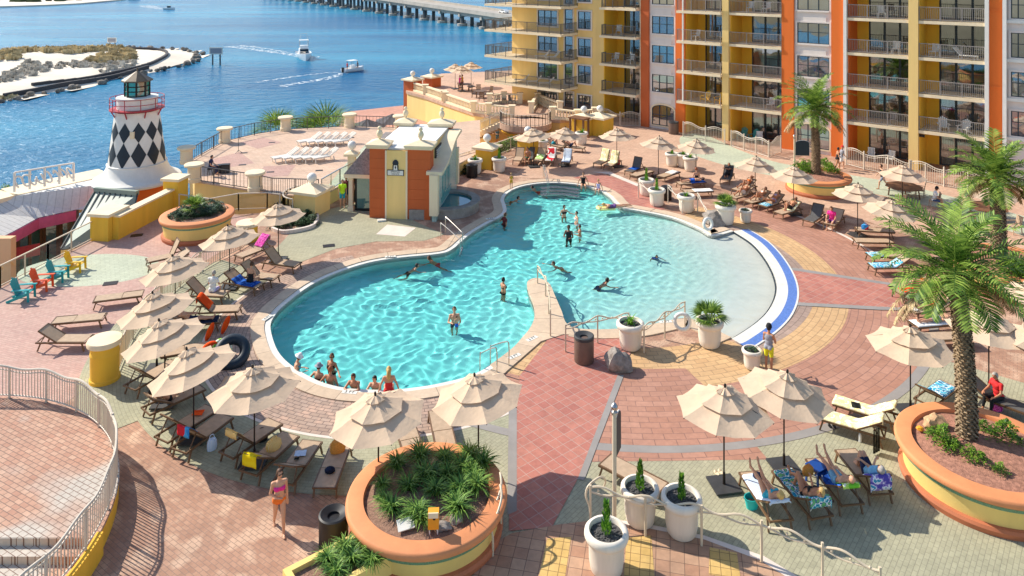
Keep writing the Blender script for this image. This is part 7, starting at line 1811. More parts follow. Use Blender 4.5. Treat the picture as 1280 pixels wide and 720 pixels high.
    return dict(me=me, co=co, no=no, lab=names, t=tt, u=(co - np.array(P0)) @ np.array(U), f=(co - np.array(P0)) @ np.array(F), faces=faces, hc=hc, hu=hu, hf=hf, hr=hr, fem=fem, nb=nb, U=U, F=F, cl={})
def st(s): return np.char.startswith
def part_mesh(B, mask, off, name):
    fm = mask[B['faces']].all(1); fs = B['faces'][fm]
    if not len(fs): return None
    used = np.unique(fs); mp = np.zeros(len(mask), int); mp[used] = np.arange(len(used)); vv = (B['co'] + B['no'] * off)[used]
    me = bpy.data.meshes.new(name); me.from_pydata(vv.tolist(), [], mp[fs].tolist()); me.update(); me.shade_smooth(); return me
def cloth_mask(B, kind):
    L, t, u, f = B['lab'], B['t'], B['u'], B['f']; to = L == 'torso'; th = np.char.startswith(L, 'thigh'); ua = np.char.startswith(L, 'uarm'); sn = np.char.startswith(L, 'shin')
    if kind == 'swim_trunks': return (to & (u < .07)) | (th & (t < .62))
    if kind == 'shorts': return (to & (u < .08)) | (th & (t < .75))
    if kind == 'briefs': return (to & (u < .045)) | (th & (t < .07))
    if kind == 'bikini_top': return to & (((u > .275) & (u < .40) & (f > .03)) | ((u > .285) & (u < .325)))
    if kind == 'swimsuit': return (to & ((u < .30) | ((u < .43) & (f > .0)))) | (th & (t < .06))
    if kind == 'shirt': return (to & (u > -.08)) | (ua & (t < .6))
    if kind == 'tank_top': return to & (u > -.06) & (u < .47)
    if kind == 'trousers': return (to & (u < .08)) | th | (sn & (t < .85))
BOD = {}
UP, FW = (0, 0, 1), (0, 1, 0)
dn = (0, 0, -1)
def ARM(s, *d): return tuple(tuple((x * s, y, z)) for x, y, z in d)
HANG = [ARM(-1, (.16, .02, -1), (.08, .22, -1), (.02, .2, -1)), ARM(1, (.16, .02, -1), (.08, .22, -1), (.02, .2, -1))]
BENT = [ARM(-1, (.22, .25, -1), (-.35, 1, .05), (-.6, 1, .0)), ARM(1, (.22, .25, -1), (-.35, 1, .05), (-.6, 1, .0))]
STL = [((-.03, .02, -1), (0, -.03, -1), (-.15, 1, 0)), ((.05, -.02, -1), (0, -.03, -1), (.2, 1, 0))]
WALKL = [((0, .42, -1), (0, .05, -1), (0, 1, .15)), ((0, -.28, -1), (0, -.62, -1), (0, 1, -.5))]
WALKA = [ARM(-1, (.1, -.35, -1), (.05, .1, -1), (0, .1, -1)), ARM(1, (.15, .35, -1), (-.1, .75, -.7), (-.2, .8, -.6))]
SITL = [((-.12, 1, -.02), (-.02, .12, -1), (0, 1, -.1)), ((.12, 1, -.02), (.02, .2, -1), (0, 1, -.1))]
def reclined(b, legs, arms, key, fem, hu=None):
    c, s = math.cos(R_(b)), math.sin(R_(b)); return make_body(key, fem, (0, 1.2, .505), (0, c, s), (0, -s, c), arms, legs, hu or (0, c * .9, s + .25), (0, -s - .1, c))
LIEL = [((-.06, -1, .03), (-.02, -1, -.1), (-.2, -.35, 1)), ((.06, -1, .03), (.02, -1, -.1), (.2, -.35, 1))]
KNEEL = [((-.1, -1, 1.1), (0, -.45, -1), (0, -1, -.1)), ((.08, -1, .35), (0, -1, -.45), (.1, -.4, 1))]
KNEEB = [((-.12, -1, 1.15), (0, -.35, -1), (0, -1, -.1)), ((.12, -1, 1.0), (.1, -.45, -1), (0, -1, -.1))]
LEGUP = [((-.06, -1, .32), (.12, -1, .16), (-.1, -.2, 1)), ((.06, -1, .26), (-.14, -1, .24), (.1, -.2, 1))]
LARM = [ARM(-1, (.3, -.9, -.1), (.1, -1, .0), (0, -1, .05)), ARM(1, (.3, -.9, -.1), (.1, -1, .0), (0, -1, .05))]
HEADARM = [ARM(-1, (.9, .5, .1), (-.5, .6, .5), (-.8, .2, .3)), ARM(1, (.3, -.9, .0), (-.4, -1, .3), (-.5, -.8, 0))]
BELLY = [ARM(-1, (.45, -.8, -.15), (-.75, -.7, .45), (-1, -.4, .0)), ARM(1, (.45, -.8, -.15), (-.75, -.7, .45), (-1, -.4, .0))]
POSES = {
 'stand_m': lambda: make_body('stand_m', False, (0, 0, .93), UP, FW, HANG, STL), 'stand_f': lambda: make_body('stand_f', True, (0, 0, .93), UP, FW, BENT, STL),
 'wade_m': lambda: make_body('wade_m', False, (0, 0, .93), UP, FW, [ARM(-1, (.3, .3, -1), (-.3, 1, .1), (-.4, 1, .1)), ARM(1, (.35, .3, -1), (-.5, 1, .3), (-.4, 1, .2))], STL, None, (.3, 1, 0)),
 'wade_f': lambda: make_body('wade_f', True, (0, 0, .93), UP, FW, [ARM(-1, (.7, .2, -.6), (.5, .4, -.1), (.7, .4, 0)), ARM(1, (.4, -.1, -1), (-.8, .5, -.3), (-.9, .3, -.2))], STL, None, (-.4, 1, -.1)),
 'phone_f': lambda: make_body('phone_f', True, (0, 0, .93), (0, .08, 1), FW, BENT, STL, (0, .4, 1), (0, 1, -.4)),
 'walk_f': lambda: make_body('walk_f', True, (0, 0, .90), (0, .06, 1), FW, [ARM(-1, (.14, -.2, -1), (.05, .15, -1), (0, .1, -1)), ARM(1, (.25, -.1, -1), (-.75, .85, -.2), (-.8, .5, .1))], WALKL, None, (-.3, 1, -.2)),
 'walk_m': lambda: make_body('walk_m', False, (0, 0, .90), (0, .06, 1), FW, WALKA, WALKL), 'stride_m': lambda: make_body('stride_m', False, (0, 0, .86), (0, .1, 1), FW, WALKA, [((0, .7, -1), (0, .1, -1), (0, 1, .2)), ((0, -.6, -1), (0, -.8, -1), (0, 1, -.6))]),
 'child': lambda: make_body('child', False, (0, 0, .93), UP, FW, BENT, STL),
 'sit_m': lambda: make_body('sit_m', False, (0, 0, .10), (0, .12, 1), FW, [ARM(-1, (.25, .35, -1), (-.1, .9, -.35), (-.3, .9, -.4)), ARM(1, (.25, .35, -1), (-.1, .9, -.35), (-.3, .9, -.4))], SITL, (0, .3, 1), (0, 1, -.3)),
 'sit_f': lambda: make_body('sit_f', True, (0, 0, .10), (0, .1, 1), FW, [ARM(-1, (.3, .2, -1), (-.2, .9, -.3), (-.3, .9, -.4)), ARM(1, (.3, .2, -1), (-.2, .9, -.3), (-.3, .9, -.4))], SITL, (0, .2, 1), (0, 1, -.2)),
 'edge_f': lambda: make_body('edge_f', True, (0, 0, .10), (0, .04, 1), FW, [ARM(-1, (.5, -.1, -1), (.3, .0, -1), (.3, .3, -1)), ARM(1, (.5, -.1, -1), (.3, .0, -1), (.3, .3, -1))], SITL),
 'lean_m': lambda: make_body('lean_m', False, (0, 0, .93), (0, .25, 1), FW, [ARM(-1, (.35, .9, -.5), (-.75, .65, .1), (-1, .2, 0)), ARM(1, (.35, .9, -.5), (-.75, .65, .1), (-1, .2, 0))], STL, None, (.3, 1, .1)),
 'back_m': lambda: make_body('back_m', False, (0, 0, .93), (0, .1, 1), FW, [ARM(-1, (.8, -.3, -.9), (.5, -.5, -1), (.4, -.6, -.6)), ARM(1, (.6, -.3, -1), (.3, -.3, -1), (.3, -.6, -.6))], STL),
 'swim': lambda: make_body('swim', False, (0, 0, 0), (0, .75, .85), (0, .85, -.75), [ARM(-1, (.6, .8, -.1), (.3, 1, .05), (.2, 1, 0)), ARM(1, (.7, .5, .0), (.5, 1, .25), (.3, 1, .1))], [((-.15, -.7, -1), (0, -1, -.5), (0, -.8, -.8)), ((.15, -.2, -1), (0, -1, -.7), (0, -.8, -.8))], (0, .2, 1), (0, 1, .1)),
 'prone_f': lambda: make_body('prone_f', True, (0, 0, 0), (0, 1, .12), (0, .12, -1), [ARM(-1, (.8, .7, -.1), (-.3, 1, -.1), (-.2, 1, 0)), ARM(1, (.8, .7, -.1), (-.3, 1, -.1), (-.2, 1, 0))], [((-.1, -1, 0), (0, -1, .15), (0, -1, -.2)), ((.1, -1, 0), (0, -1, .1), (0, -1, -.2))], (0, 1, .6), (0, .4, -1)),
 'rec25_f': lambda: reclined(32, KNEEL, LARM, 'rec25_f', True), 'rec25_fk': lambda: reclined(32, KNEEL, HEADARM, 'rec25_fk', True), 'rec25_m': lambda: reclined(32, LIEL, LARM, 'rec25_m', False), 'rec25_mu': lambda: reclined(32, LEGUP, LARM, 'rec25_mu', False),
 'rec25_mk': lambda: reclined(32, KNEEB, BELLY, 'rec25_mk', False), 'rec0_m': lambda: reclined(2, LIEL, BELLY, 'rec0_m', False, (0, 1, .1)), 'rec45_m': lambda: reclined(45, KNEEL, BELLY, 'rec45_m', False), 'rec25_fl': lambda: reclined(32, LEGUP, LARM, 'rec25_fl', True)}
SK = {}
for i, c in enumerate(((226, 172, 138), (214, 160, 126), (194, 134, 98), (120, 78, 54))):
    m = plain('skin%d' % i, c, .5, .04, 5); b_ = m.node_tree.nodes['Principled BSDF']; b_.inputs['Subsurface Weight'].default_value = 0.0; SK[i] = m
for nm, c in (('h_dark', (38, 28, 24)), ('h_brown', (86, 56, 36)), ('h_blond', (206, 168, 100)), ('h_grey', (170, 162, 154)), ('h_red', (150, 80, 44))): M[nm] = plain(nm, c, .6, .2, 12)
for nm, c in (('c_black', (26, 26, 30)), ('c_pink', (236, 50, 140)), ('c_red', (216, 44, 44)), ('c_teal', (50, 170, 190)), ('c_lime', (196, 238, 40)), ('c_yellow', (232, 226, 40)), ('c_navy', (32, 44, 78)), ('c_white', (234, 232, 228)), ('c_grey', (150, 150, 158)), ('c_lblue', (128, 184, 214)), ('c_orange', (240, 120, 40)), ('c_maroon', (110, 40, 40)), ('c_green', (70, 120, 84)), ('c_purple', (120, 80, 140)), ('c_gold', (236, 180, 60)), ('c_blue', (40, 100, 200)), ('c_denim', (70, 92, 130)), ('c_lav', (190, 180, 220))): M[nm] = plain(nm, c, .8, .08, 6)
M['eye'] = plain('eye_dark', (30, 24, 20), .4, .1, 3); M['lip'] = plain('lip', (170, 84, 76), .6, .08, 3); M['shades'] = plain('sunglasses', (18, 18, 20), .15, .1, 3)
NPE = 0
def person(pose, loc, yaw, label, skin=1, hair='h_brown', cloth=(), style='short', hat=None, glasses=False, mat=None, sc=1.0, group=None):
    if pose not in BOD:
        BOD[pose] = POSES[pose](); BOD[pose]['me'].materials.append(SK[0])
    B = BOD[pose]; o = bpy.data.objects.new('person', B['me']); COL.objects.link(o); setmat(o, SK[skin])
    if mat is not None: o.matrix_world = mat
    else: o.location = loc; o.rotation_euler = (0, 0, yaw)
    if sc != 1.0: o.scale = (sc, sc, sc)
    tag(o, label, 'person', group)
    def ch(key, name, mk, m):
        if key not in B['cl']:
            me = mk(); B['cl'][key] = me
            if me: me.materials.append(m)
        me = B['cl'][key]
        if me is None: return
        k = bpy.data.objects.new(name, me); COL.objects.link(k); k.parent = o; setmat(k, m); return k
    for i, (kind, m) in enumerate(cloth): ch(kind, kind, lambda: part_mesh(B, cloth_mask(B, kind), .009 + .003 * i, kind), M[m])
    hc, hu, hf, hr = B['hc'], B['hu'], B['hf'], B['hr']
    if hair:
        def mkh():
            d = B['co'] - np.array(hc); a = d @ np.array(hu); f = d @ np.array(hf); r = np.linalg.norm(d, axis=1)
            me = part_mesh(B, (r < .16) & (((f < .035) & (a > -.07)) | (a > .062)) & (B['lab'] != 'torso'), .016, 'hair')
            if style != 'long': return me
            m = MB(); c = V(hc); pts = [c + hu * .06 - hf * .06, c - hf * .1 - hu * .02, c - hf * .115 - hu * .14, c - hf * .12 - hu * .26, c - hf * .12 - hu * .34]; m.tube(pts, [.06, .075, .08, .06, .02], 10)
            m.v += [tuple(v.co) for v in me.vertices]; k = len(m.v) - len(me.vertices); m.f += [tuple(i + k for i in p.vertices) for p in me.polygons]; return m.mesh('hair', 'all')
        ch('hair' + style, 'hair', mkh, M[hair])
    def mkeye():
        m = MB(); [m.ell(V(hc) + hf * .088 + hr * .03 * s + hu * .012, .011, None, 8, 6) for s in (-1, 1)]; return m.mesh('eyes', 'all')
    def mkgl():
        m = MB(); [m.ell(V(hc) + hf * .096 + hr * .034 * s + hu * .012, (.028, .008, .02), Matrix((hr, hf, hu)).transposed(), 10, 6) for s in (-1, 1)]; m.bar(V(hc) + hf * .09 + hr * .08 + hu * .015, V(hc) + hf * .09 - hr * .08 + hu * .015, .008); return m.mesh('sunglasses', 'all')
    if glasses: ch('gl', 'sunglasses', mkgl, M['shades'])
    else: ch('eyes', 'eyes', mkeye, M['eye'])
    ch('mouth', 'mouth', lambda: MB().ell(V(hc) + hf * .098 - hu * .062, (.022, .008, .007), Matrix((hr, hf, hu)).transposed(), 10, 6).mesh('mouth', 'all'), M['lip'])
    if hat:
        def mkhat():
            m = MB().lathe([(.001, .14), (.07, .13), (.1, .07), (.105, .03), (.17 if hat[0] == 'sun' else .115, .02), (.175 if hat[0] == 'sun' else .118, .01), (.1, .02)], 20, cap=False)
            if hat[0] == 'cap': m.add([(-.07, .09, .02), (.07, .09, .02), (.06, .18, .01), (-.06, .18, .01)], [(0, 1, 2, 3)])
            M4 = Matrix((hr, hf, hu)).transposed().to_4x4(); M4.translation = V(hc) + hu * .02; return m.xf(M4).mesh('hat', 'all')
        ch('hat' + hat[0], 'hat', mkhat, M[hat[1]])
    return o
TR_, BK, BR, OP = 'swim_trunks', 'bikini_top', 'briefs', 'swimsuit'
def bik(c): return ((BR, c), (BK, c))
def onground(x, y, z=.02): p = P(x, y, z); return (p.x, p.y, z)
def inpool(x, y, sink=None):
    p = P(x, y, WATER_Z); d = float(depth(np.array([p.x]), np.array([p.y]))[0]); return (p.x, p.y, -d if sink is None else WATER_Z - sink)
# --- walking and standing
person('walk_f', onground(349, 664, .012), R_(205), 'woman in a bright pink bikini walking over the rose paving', 1, 'h_brown', (*[(BR, 'c_orange')], (BK, 'c_pink')), glasses=True)
person('stand_f', onground(961, 464, .03), R_(-40), 'person in grey tank top and yellow shorts standing by the short pot', 2, 'h_dark', (('shorts', 'c_yellow'), ('tank_top', 'c_grey')), hat=('cap', 'c_black'))
person('stand_m', onground(428, 259, .01), R_(195), 'man in a lime shirt and teal shorts by the entrance porch', 1, 'h_brown', (('shorts', 'c_teal'), ('shirt', 'c_lime')))
person('stand_m', onground(433, 254, .01), R_(160), 'man in a maroon shirt behind the man in lime', 2, 'h_dark', (('shorts', 'c_navy'), ('shirt', 'c_maroon')), hat=('cap', 'c_black'))
for x, y, ps, l, cl, s in ((610, 178, 'stand_m', 'boy in a black shirt under the outdoor stair', (('shorts', 'c_black'), ('shirt', 'c_black')), .8), (617, 180, 'stand_f', 'woman in a striped dress under the stair', (('shorts', 'c_grey'), ('shirt', 'c_grey')), .95), (622, 181, 'stand_f', 'woman in a pale blue dress under the stair', (('shorts', 'c_lblue'), ('shirt', 'c_lblue')), .97), (627, 179, 'stand_m', 'man in a white shirt under the stair', (('shorts', 'c_grey'), ('shirt', 'c_white')), 1.02)):
    p = P(x, y, LZ); person(ps, (p.x, p.y, LZ), R_(200 if x > 615 else 120), l, 1, 'h_brown', cl, sc=s)
person('walk_f', onground(1047, 213), R_(-95), 'woman in a black swimsuit walking by the hotel', 2, 'h_dark', ((OP, 'c_black'),)); person('walk_m', onground(1052, 211), R_(-95), 'person in a red cap walking beside the woman in black', 1, None, (('shorts', 'c_white'), ('shirt', 'c_grey')), hat=('cap', 'c_red'))
person('stride_m', onground(1103, 236), R_(85), 'man striding along the pale green path in shorts', 1, 'h_brown', (('shorts', 'c_grey'), ('tank_top', 'c_black')))
person('child', onground(639, 236, .06), R_(200), 'small child in a yellow top at the pool coping', 1, 'h_blond', ((TR_, 'c_gold'), ('tank_top', 'c_gold')), sc=.62)
for x, y, l, c in ((575, 113, 'person in pink on the upper terrace', 'c_pink'), (578, 112, 'person in gold on the upper terrace', 'c_gold')): p = P(x, y, TZ); person('stand_m', (p.x, p.y, TZ), 2, l, 1, 'h_brown', (('shorts', 'c_navy'), ('shirt', c)))
# --- sitting
p = P(268, 220, CZ); mus = (p.x - .3, p.y, CZ); person('sit_m', (mus[0], mus[1], CZ + .52), R_(-90), 'musician in dark clothes sitting beside black amplifiers', 1, 'h_dark', (('trousers', 'c_navy'), ('shirt', 'c_navy')))
s_ = thing('stool', 'dark stool under the musician', 'stool', mus); MB().lathe([(.19, .46), (.2, .52)], 16).build('seat', M['black'], s_)
for i in range(3): MB().bar((.12 * math.cos(2.1 * i), .12 * math.sin(2.1 * i), .46), (.2 * math.cos(2.1 * i), .2 * math.sin(2.1 * i), 0), .03).build('leg', M['black'], s_)
def on_lounger(L, y, x, z=.385): return L.m @ V((x, y, z))
def sit_on(L, y, yawoff, pose, label, x=.12, **kw): q = on_lounger(L, y, x); return person(pose, q, L.yaw + yawoff, label, **kw)
sit_on(LN['B2'], .75, R_(-90), 'sit_m', 'man in a white shirt sitting sideways on a lounger', skin=1, hair='h_grey', cloth=(('shorts', 'c_lav'), ('shirt', 'c_white')))
sit_on(LN['C4'], .7, R_(-90), 'sit_f', 'woman in a black swimsuit sitting on the blue towelled lounger', skin=1, hair='h_brown', cloth=((OP, 'c_black'),), glasses=True)
sit_on(LN['E2'], .35, R_(180), 'sit_m', 'bare chested tanned man sitting at the foot of a far lounger', x=0, skin=2, hair='h_brown', cloth=((TR_, 'c_green'),))
sit_on(LN['G1'], 1.5, R_(90), 'sit_f', 'woman in black sitting before the far pot trio', x=-.1, skin=1, hair='h_red', cloth=((OP, 'c_black'),))
sit_on(LN['H5'], .6, R_(180), 'sit_m', 'bather in pink bent forward on a lounger', x=0, skin=1, hair='h_brown', cloth=(('shorts', 'c_purple'), ('shirt', 'c_pink')))
p = P(1168, 260, .02); person('sit_m', (p.x, p.y, .46), -1.9 + 0, 'person in a white shirt and cap at the brown patio table', 1, 'h_brown', (('shorts', 'c_denim'), ('shirt', 'c_white')), hat=('cap', 'c_black'))
sit_on(LN['J4'], 1.0, R_(60), 'sit_m', 'person in red sitting behind the right planter', x=0, skin=2, hair='h_grey', cloth=(('trousers', 'c_black'), ('shirt', 'c_red')))
# --- lying on loungers
def lie(k, pose=None, label='', **kw): L = LN[k]; return person(pose, None, 0, label, mat=L.m, **kw)
lie('K1', sc=1.08, pose='rec25_fl', label='woman in a teal swimsuit lying under the parasol', skin=1, hair='h_blond', cloth=((OP, 'c_teal'),)); lie('K2', sc=1.08, pose='rec25_fk', label='woman in a dark patterned bikini lying on the floral towel', skin=2, hair='h_blond', cloth=bik('c_black'), glasses=True)
lie('K3', sc=1.08, pose='rec25_mu', label='bare chested man with crossed raised legs on the royal blue towel', skin=1, hair=None, cloth=((TR_, 'c_lblue'),), glasses=True); lie('K4', sc=1.08, pose='rec25_mk', label='man in a pale blue shirt with knees up, next to the right planter', skin=1, hair='h_grey', cloth=(('shorts', 'c_navy'), ('shirt', 'c_lblue')), glasses=True)
lie('B3', 'rec25_m', 'sunbather under the creased tilted parasol', skin=1, hair='h_dark', cloth=((TR_, 'c_navy'),)); lie('A10', 'rec25_fl', 'sunbather under the parasol beside the gym shoes', skin=1, hair='h_dark', cloth=bik('c_black'))
lie('E6', 'rec25_mk', 'man with a teal towel on a far lounger', skin=1, hair='h_brown', cloth=((TR_, 'c_teal'),)); lie('E7', 'rec25_mk', 'bather in dark glasses on a far lounger', skin=1, hair='h_dark', cloth=((TR_, 'c_navy'),), glasses=True)
lie('G1', 'rec0_m', 'man lying flat on a blue towel before the pot trio', skin=1, hair='h_dark', cloth=((TR_, 'c_blue'),)); lie('G3', 'rec45_m', 'clothed person in dark grey reclining on a far lounger', skin=2, hair='h_dark', cloth=(('trousers', 'c_black'), ('shirt', 'c_black')))
lie('G4', 'rec25_fk', 'bather in orange on a far lounger', skin=2, hair='h_red', cloth=bik('c_orange')); lie('G5', 'rec25_f', 'bather with a white cloth over the waist on a far lounger', skin=2, hair='h_brown', cloth=(('shorts', 'c_white'),))
lie('H1', 'rec25_f', 'woman in a white bikini on the lounger near the small pot', skin=2, hair='h_brown', cloth=bik('c_white')); lie('H2', 'rec25_fl', 'woman in dark glasses on the lounger with a teal towel', skin=2, hair='h_dark', cloth=bik('c_lav'), glasses=True)
lie('H3', 'rec45_m' if False else 'rec25_mk', 'person sitting up beside the black bag on pale yellow towel', skin=2, hair='h_dark', cloth=(('shorts', 'c_black'),))
lie('I5', 'rec25_f', 'sunbather in an orange wrap under palm fronds', skin=2, hair='h_brown', cloth=bik('c_orange')); lie('I6', 'rec25_m', 'sunbather in red left of the palm trunk', skin=1, hair='h_brown', cloth=((TR_, 'c_red'),)); lie('I7', 'rec0_m', 'sunbather in grey shorts lying left of the palm trunk', skin=1, hair='h_grey', cloth=(('shorts', 'c_grey'),))
# --- in the pool
person('phone_f', inpool(370, 463), R_(-80), 'woman in a striped sun hat looking at a phone in the pool', 1, 'h_brown', ((OP, 'c_teal'),), hat=('sun', 'c_white'))
person('wade_f', inpool(415, 462), R_(150), 'woman in a black bikini standing in the pool with arms spread', 2, 'h_brown', bik('c_black'), glasses=True)
person('back_m', inpool(397, 474), R_(-20), 'person in a black and white hat leaning back at the pool edge', 1, 'h_dark', ((OP, 'c_black'),), hat=('sun', 'c_grey'), sc=.95); person('back_m', inpool(412, 480), R_(-10), 'man with a bare back at the pool edge', 2, 'h_red', ((TR_, 'c_navy'),))
person('lean_m', inpool(444, 484), R_(170), 'man resting folded arms on the front coping', 2, 'h_brown', ((TR_, 'c_navy'),)); person('lean_m', inpool(470, 484.5), R_(175), 'dark haired bather resting on the coping beside the woman in red', 1, 'h_dark', ((TR_, 'c_black'),), sc=.96)
e = P(486, 491, .05); person('edge_f', (e.x, e.y, .05), R_(8), 'blonde woman in a red swimsuit sitting on the front coping', 1, 'h_blond', ((OP, 'c_red'),), 'long')
person('wade_m', inpool(568, 403), R_(190), 'man holding a baby in the round lobe', 1, 'h_brown', ((TR_, 'c_navy'),)); q = inpool(570, 405, -.1); person('child', (q[0] + .05, q[1] - .28, q[2] - .35), R_(20), 'baby held in front of the man in the round lobe', 1, 'h_brown', ((TR_, 'c_blue'),), sc=.42)
person('wade_f', inpool(629, 365), R_(-60), 'woman in a dark bikini seen from behind near the peninsula', 2, 'h_dark', bik('c_black'), sc=.95)
person('swim', inpool(511, 337, .40), R_(-75), 'swimmer with one arm out near the upper pool wall', 1, 'h_dark', ((TR_, 'c_black'),)); person('swim', inpool(546, 327, .40), R_(80), 'swimmer close to the ladder at the upper pool wall', 2, 'h_brown', ((TR_, 'c_red'),))
person('back_m', inpool(630, 279), R_(-60), 'person in a dark red shirt at the narrow pool neck', 2, 'h_brown', ((TR_, 'c_maroon'), ('shirt', 'c_maroon')))
person('swim', inpool(640, 250, .40), R_(-100), 'swimmer by the splash basin side wall', 1, 'h_dark', ((TR_, 'c_black'),)); person('swim', inpool(672, 238, .40), R_(60), 'swimmer at the far entry steps', 1, 'h_dark', ((TR_, 'c_red'),))
for x, y, l, c, h, w_ in ((729, 231, 'woman in a black swimsuit sitting on the far coping', 'c_black', 'h_brown', 178), (748, 237, 'girl in a lavender top sitting on the far coping', 'c_lav', 'h_blond', 160)): e = P(x, y, .05); person('edge_f', (e.x, e.y, .05), R_(w_), l, 1, h, ((OP, c),), sc=1.0 if 'woman' in l else .8)
person('wade_f', inpool(705, 271), R_(200), 'woman with hands up, back left of the bather group', 1, 'h_dark', bik('c_black'), sc=.95); person('wade_f', inpool(721, 281), R_(100), 'woman in a white bikini, back right of the bather group', 1, 'h_dark', bik('c_white'), sc=.95)
person('wade_m', inpool(711, 300), R_(160), 'man in dark swimwear, front left of the bather group', 3, 'h_dark', ((TR_, 'c_black'), ('tank_top', 'c_black'))); person('wade_m', inpool(725, 295), R_(80), 'boy in white shorts, front right of the bather group', 2, 'h_brown', ((TR_, 'c_white'),), sc=.85)
person('swim', inpool(701, 332, .40), R_(110), 'swimmer between the bather group and the peninsula', 1, 'h_brown', bik('c_orange')); person('swim', inpool(749, 355, .40), R_(-80), 'dark haired swimmer in the pale shallows', 2, 'h_dark', ((TR_, 'c_navy'),)); person('swim', inpool(818, 319, .40), R_(190), 'child in a blue shirt amid ripple rings', 2, 'h_dark', (('shirt', 'c_blue'),), sc=.8)
q = P(770, 262, WATER_Z); person('prone_f', (q.x - .1, q.y, .12), R_(98), 'woman lying face down on a pale yellow float', 1, 'h_blond', ((OP, 'c_purple'),))
fl = thing('pool_float', 'pale yellow pool float under the woman', 'inflatable', (q.x - .5, q.y, -.05), R_(98)); M['floaty'] = plain('float_vinyl', (236, 232, 150), .4, .06, 3)
MB().box((0, .1, .04), (.62, 1.0, .1)).build('float_body', M['floaty'], fl); MB().ell((0, .62, .08), (.34, .14, .1), None, 12, 8).build('pillow', M['floaty'], fl, smooth=True)
sandals(782, 257, 'white flip flops on the coping beside the float', 'white', .3, .06)

# ================================================================ BOATS, MARKERS, CAR
def hull_mb(L, W_, H, n=12):
    m = MB()
    for i in range(n + 1):
        f = i / n; y = -L / 2 + L * f; w = W_ / 2 * (1 - max(0, (f - .45) / .55) ** 2.2) * (.92 + .08 * min(1, f * 5)); sh = H * (1 + .28 * f * f)
        for x, z in ((-w, sh), (-w * .92, sh * .45), (-w * .6, -.1), (0, -.3 + .28 * max(0, f - .8) * 5), (w * .6, -.1), (w * .92, sh * .45), (w, sh)): m.v.append((x, y, z))
    m.f = [(i * 7 + k, i * 7 + k + 1, (i + 1) * 7 + k + 1, (i + 1) * 7 + k) for i in range(n) for k in range(6)] + [tuple(range(7))]
    return m
def deck_mb(L, W_, H, z, n=12, f0=0, f1=1):
    m = MB()
    for i in range(n + 1):
        f = f0 + (f1 - f0) * i / n; y = -L / 2 + L * f; w = W_ / 2 * (1 - max(0, (f - .45) / .55) ** 2.2) * .93; q = z if z is not None else H * (1 + .28 * f * f) - .05; m.v += [(-w, y, q), (w, y, q)]
    m.f = [(2 * i, 2 * i + 1, 2 * i + 3, 2 * i + 2) for i in range(n)]; return m
M['gel'] = plain('gelcoat', (236, 236, 234), .3, .04, 2); M['tint'] = plain('tinted_glass', (40, 56, 66), .1, .1, 2)
p = P(380, 73, SZ); b = thing('cruiser_boat', 'white sport fishing cruiser heading this way across the pass', 'boat', (p.x, p.y, SZ), R_(200))
hull_mb(11, 3.9, 1.35).build('hull', M['gel'], b, smooth=40, normals=False); deck_mb(11, 3.9, 1.35, None, f0=.42).build('foredeck', M['gel'], b); deck_mb(11, 3.9, 1.35, .6, f1=.45).build('cockpit_floor', M['gel'], b)
MB().add([(-1.3, -1.4, .6), (1.3, -1.4, .6), (1.3, 1.6, 1.2), (-1.3, 1.6, 1.2), (-1.2, -1.3, 2.6), (1.2, -1.3, 2.6), (1.1, .6, 2.6), (-1.1, .6, 2.6)], [(0, 1, 5, 4), (1, 2, 6, 5), (2, 3, 7, 6), (3, 0, 4, 7), (4, 5, 6, 7)]).build('cabin', M['gel'], b)
MB().add([(-1.0, 1.5, 1.45), (1.0, 1.5, 1.45), (1.0, .72, 2.45), (-1.0, .72, 2.45)], [(0, 1, 2, 3)]).xf(Matrix.Translation((0, .04, .02))).build('windscreen', M['tint'], b); MB().box((0, -.3, 3.0), (2.0, 1.5, .7)).build('flybridge', M['gel'], b)
MB().box((0, -.4, 4.7), (2.3, 2.0, .1)).build('hardtop', M['gel'], b); m = MB(); [m.bar((sx * 1.05, sy, 3.1), (sx * 1.05, sy, 4.7), .07) for sx in (-1, 1) for sy in (-1.2, .4)]; [m.bar((sx * 1.0, -.6, 4.7), (sx * .7, -.8, 6.4), .06) for sx in (-1, 1)]; m.bar((-.75, -.8, 6.3), (.75, -.8, 6.3), .06); m.build('tower_frame', M['steel'], b)
m = MB(); pts = [(-1.8 * (1 - max(0, (f - .45) / .55) ** 2.2) , -5.5 + 11 * f, 1.9 + .3 * f * f) for f in (.5, .65, .8, .92, 1)]; m.tube(pts + [(-x, y, z) for x, y, z in pts[::-1]], .035, 5); m.build('bow_rail', M['steel'], b)
p = P(442, 89, SZ); b = thing('centre_console_boat', 'small open white motorboat with people leaving a wake', 'boat', (p.x, p.y, SZ), R_(-42)); SBM = Matrix.Translation((p.x, p.y, SZ)) @ Matrix.Rotation(R_(-42), 4, 'Z')
hull_mb(5.6, 2.2, .8).build('hull', M['gel'], b, smooth=40, normals=False); deck_mb(5.6, 2.2, .8, .35, f1=.8).build('deck', M['gel'], b); deck_mb(5.6, 2.2, .8, None, f0=.72).build('foredeck', M['gel'], b)
MB().box((0, -.3, .9), (.9, 1.0, 1.1)).build('console', M['gel'], b); MB().box((0, -.4, 2.5), (1.8, 2.0, .08)).build('t_top', M['gel'], b); m = MB(); [m.bar((sx * .8, sy, .6), (sx * .8, sy, 2.5), .06) for sx in (-1, 1) for sy in (-1.2, .4)]; m.build('top_frame', M['steel'], b); MB().box((0, -2.9, .6), (.4, .45, 1.1)).build('outboard_motor', M['black'], b)
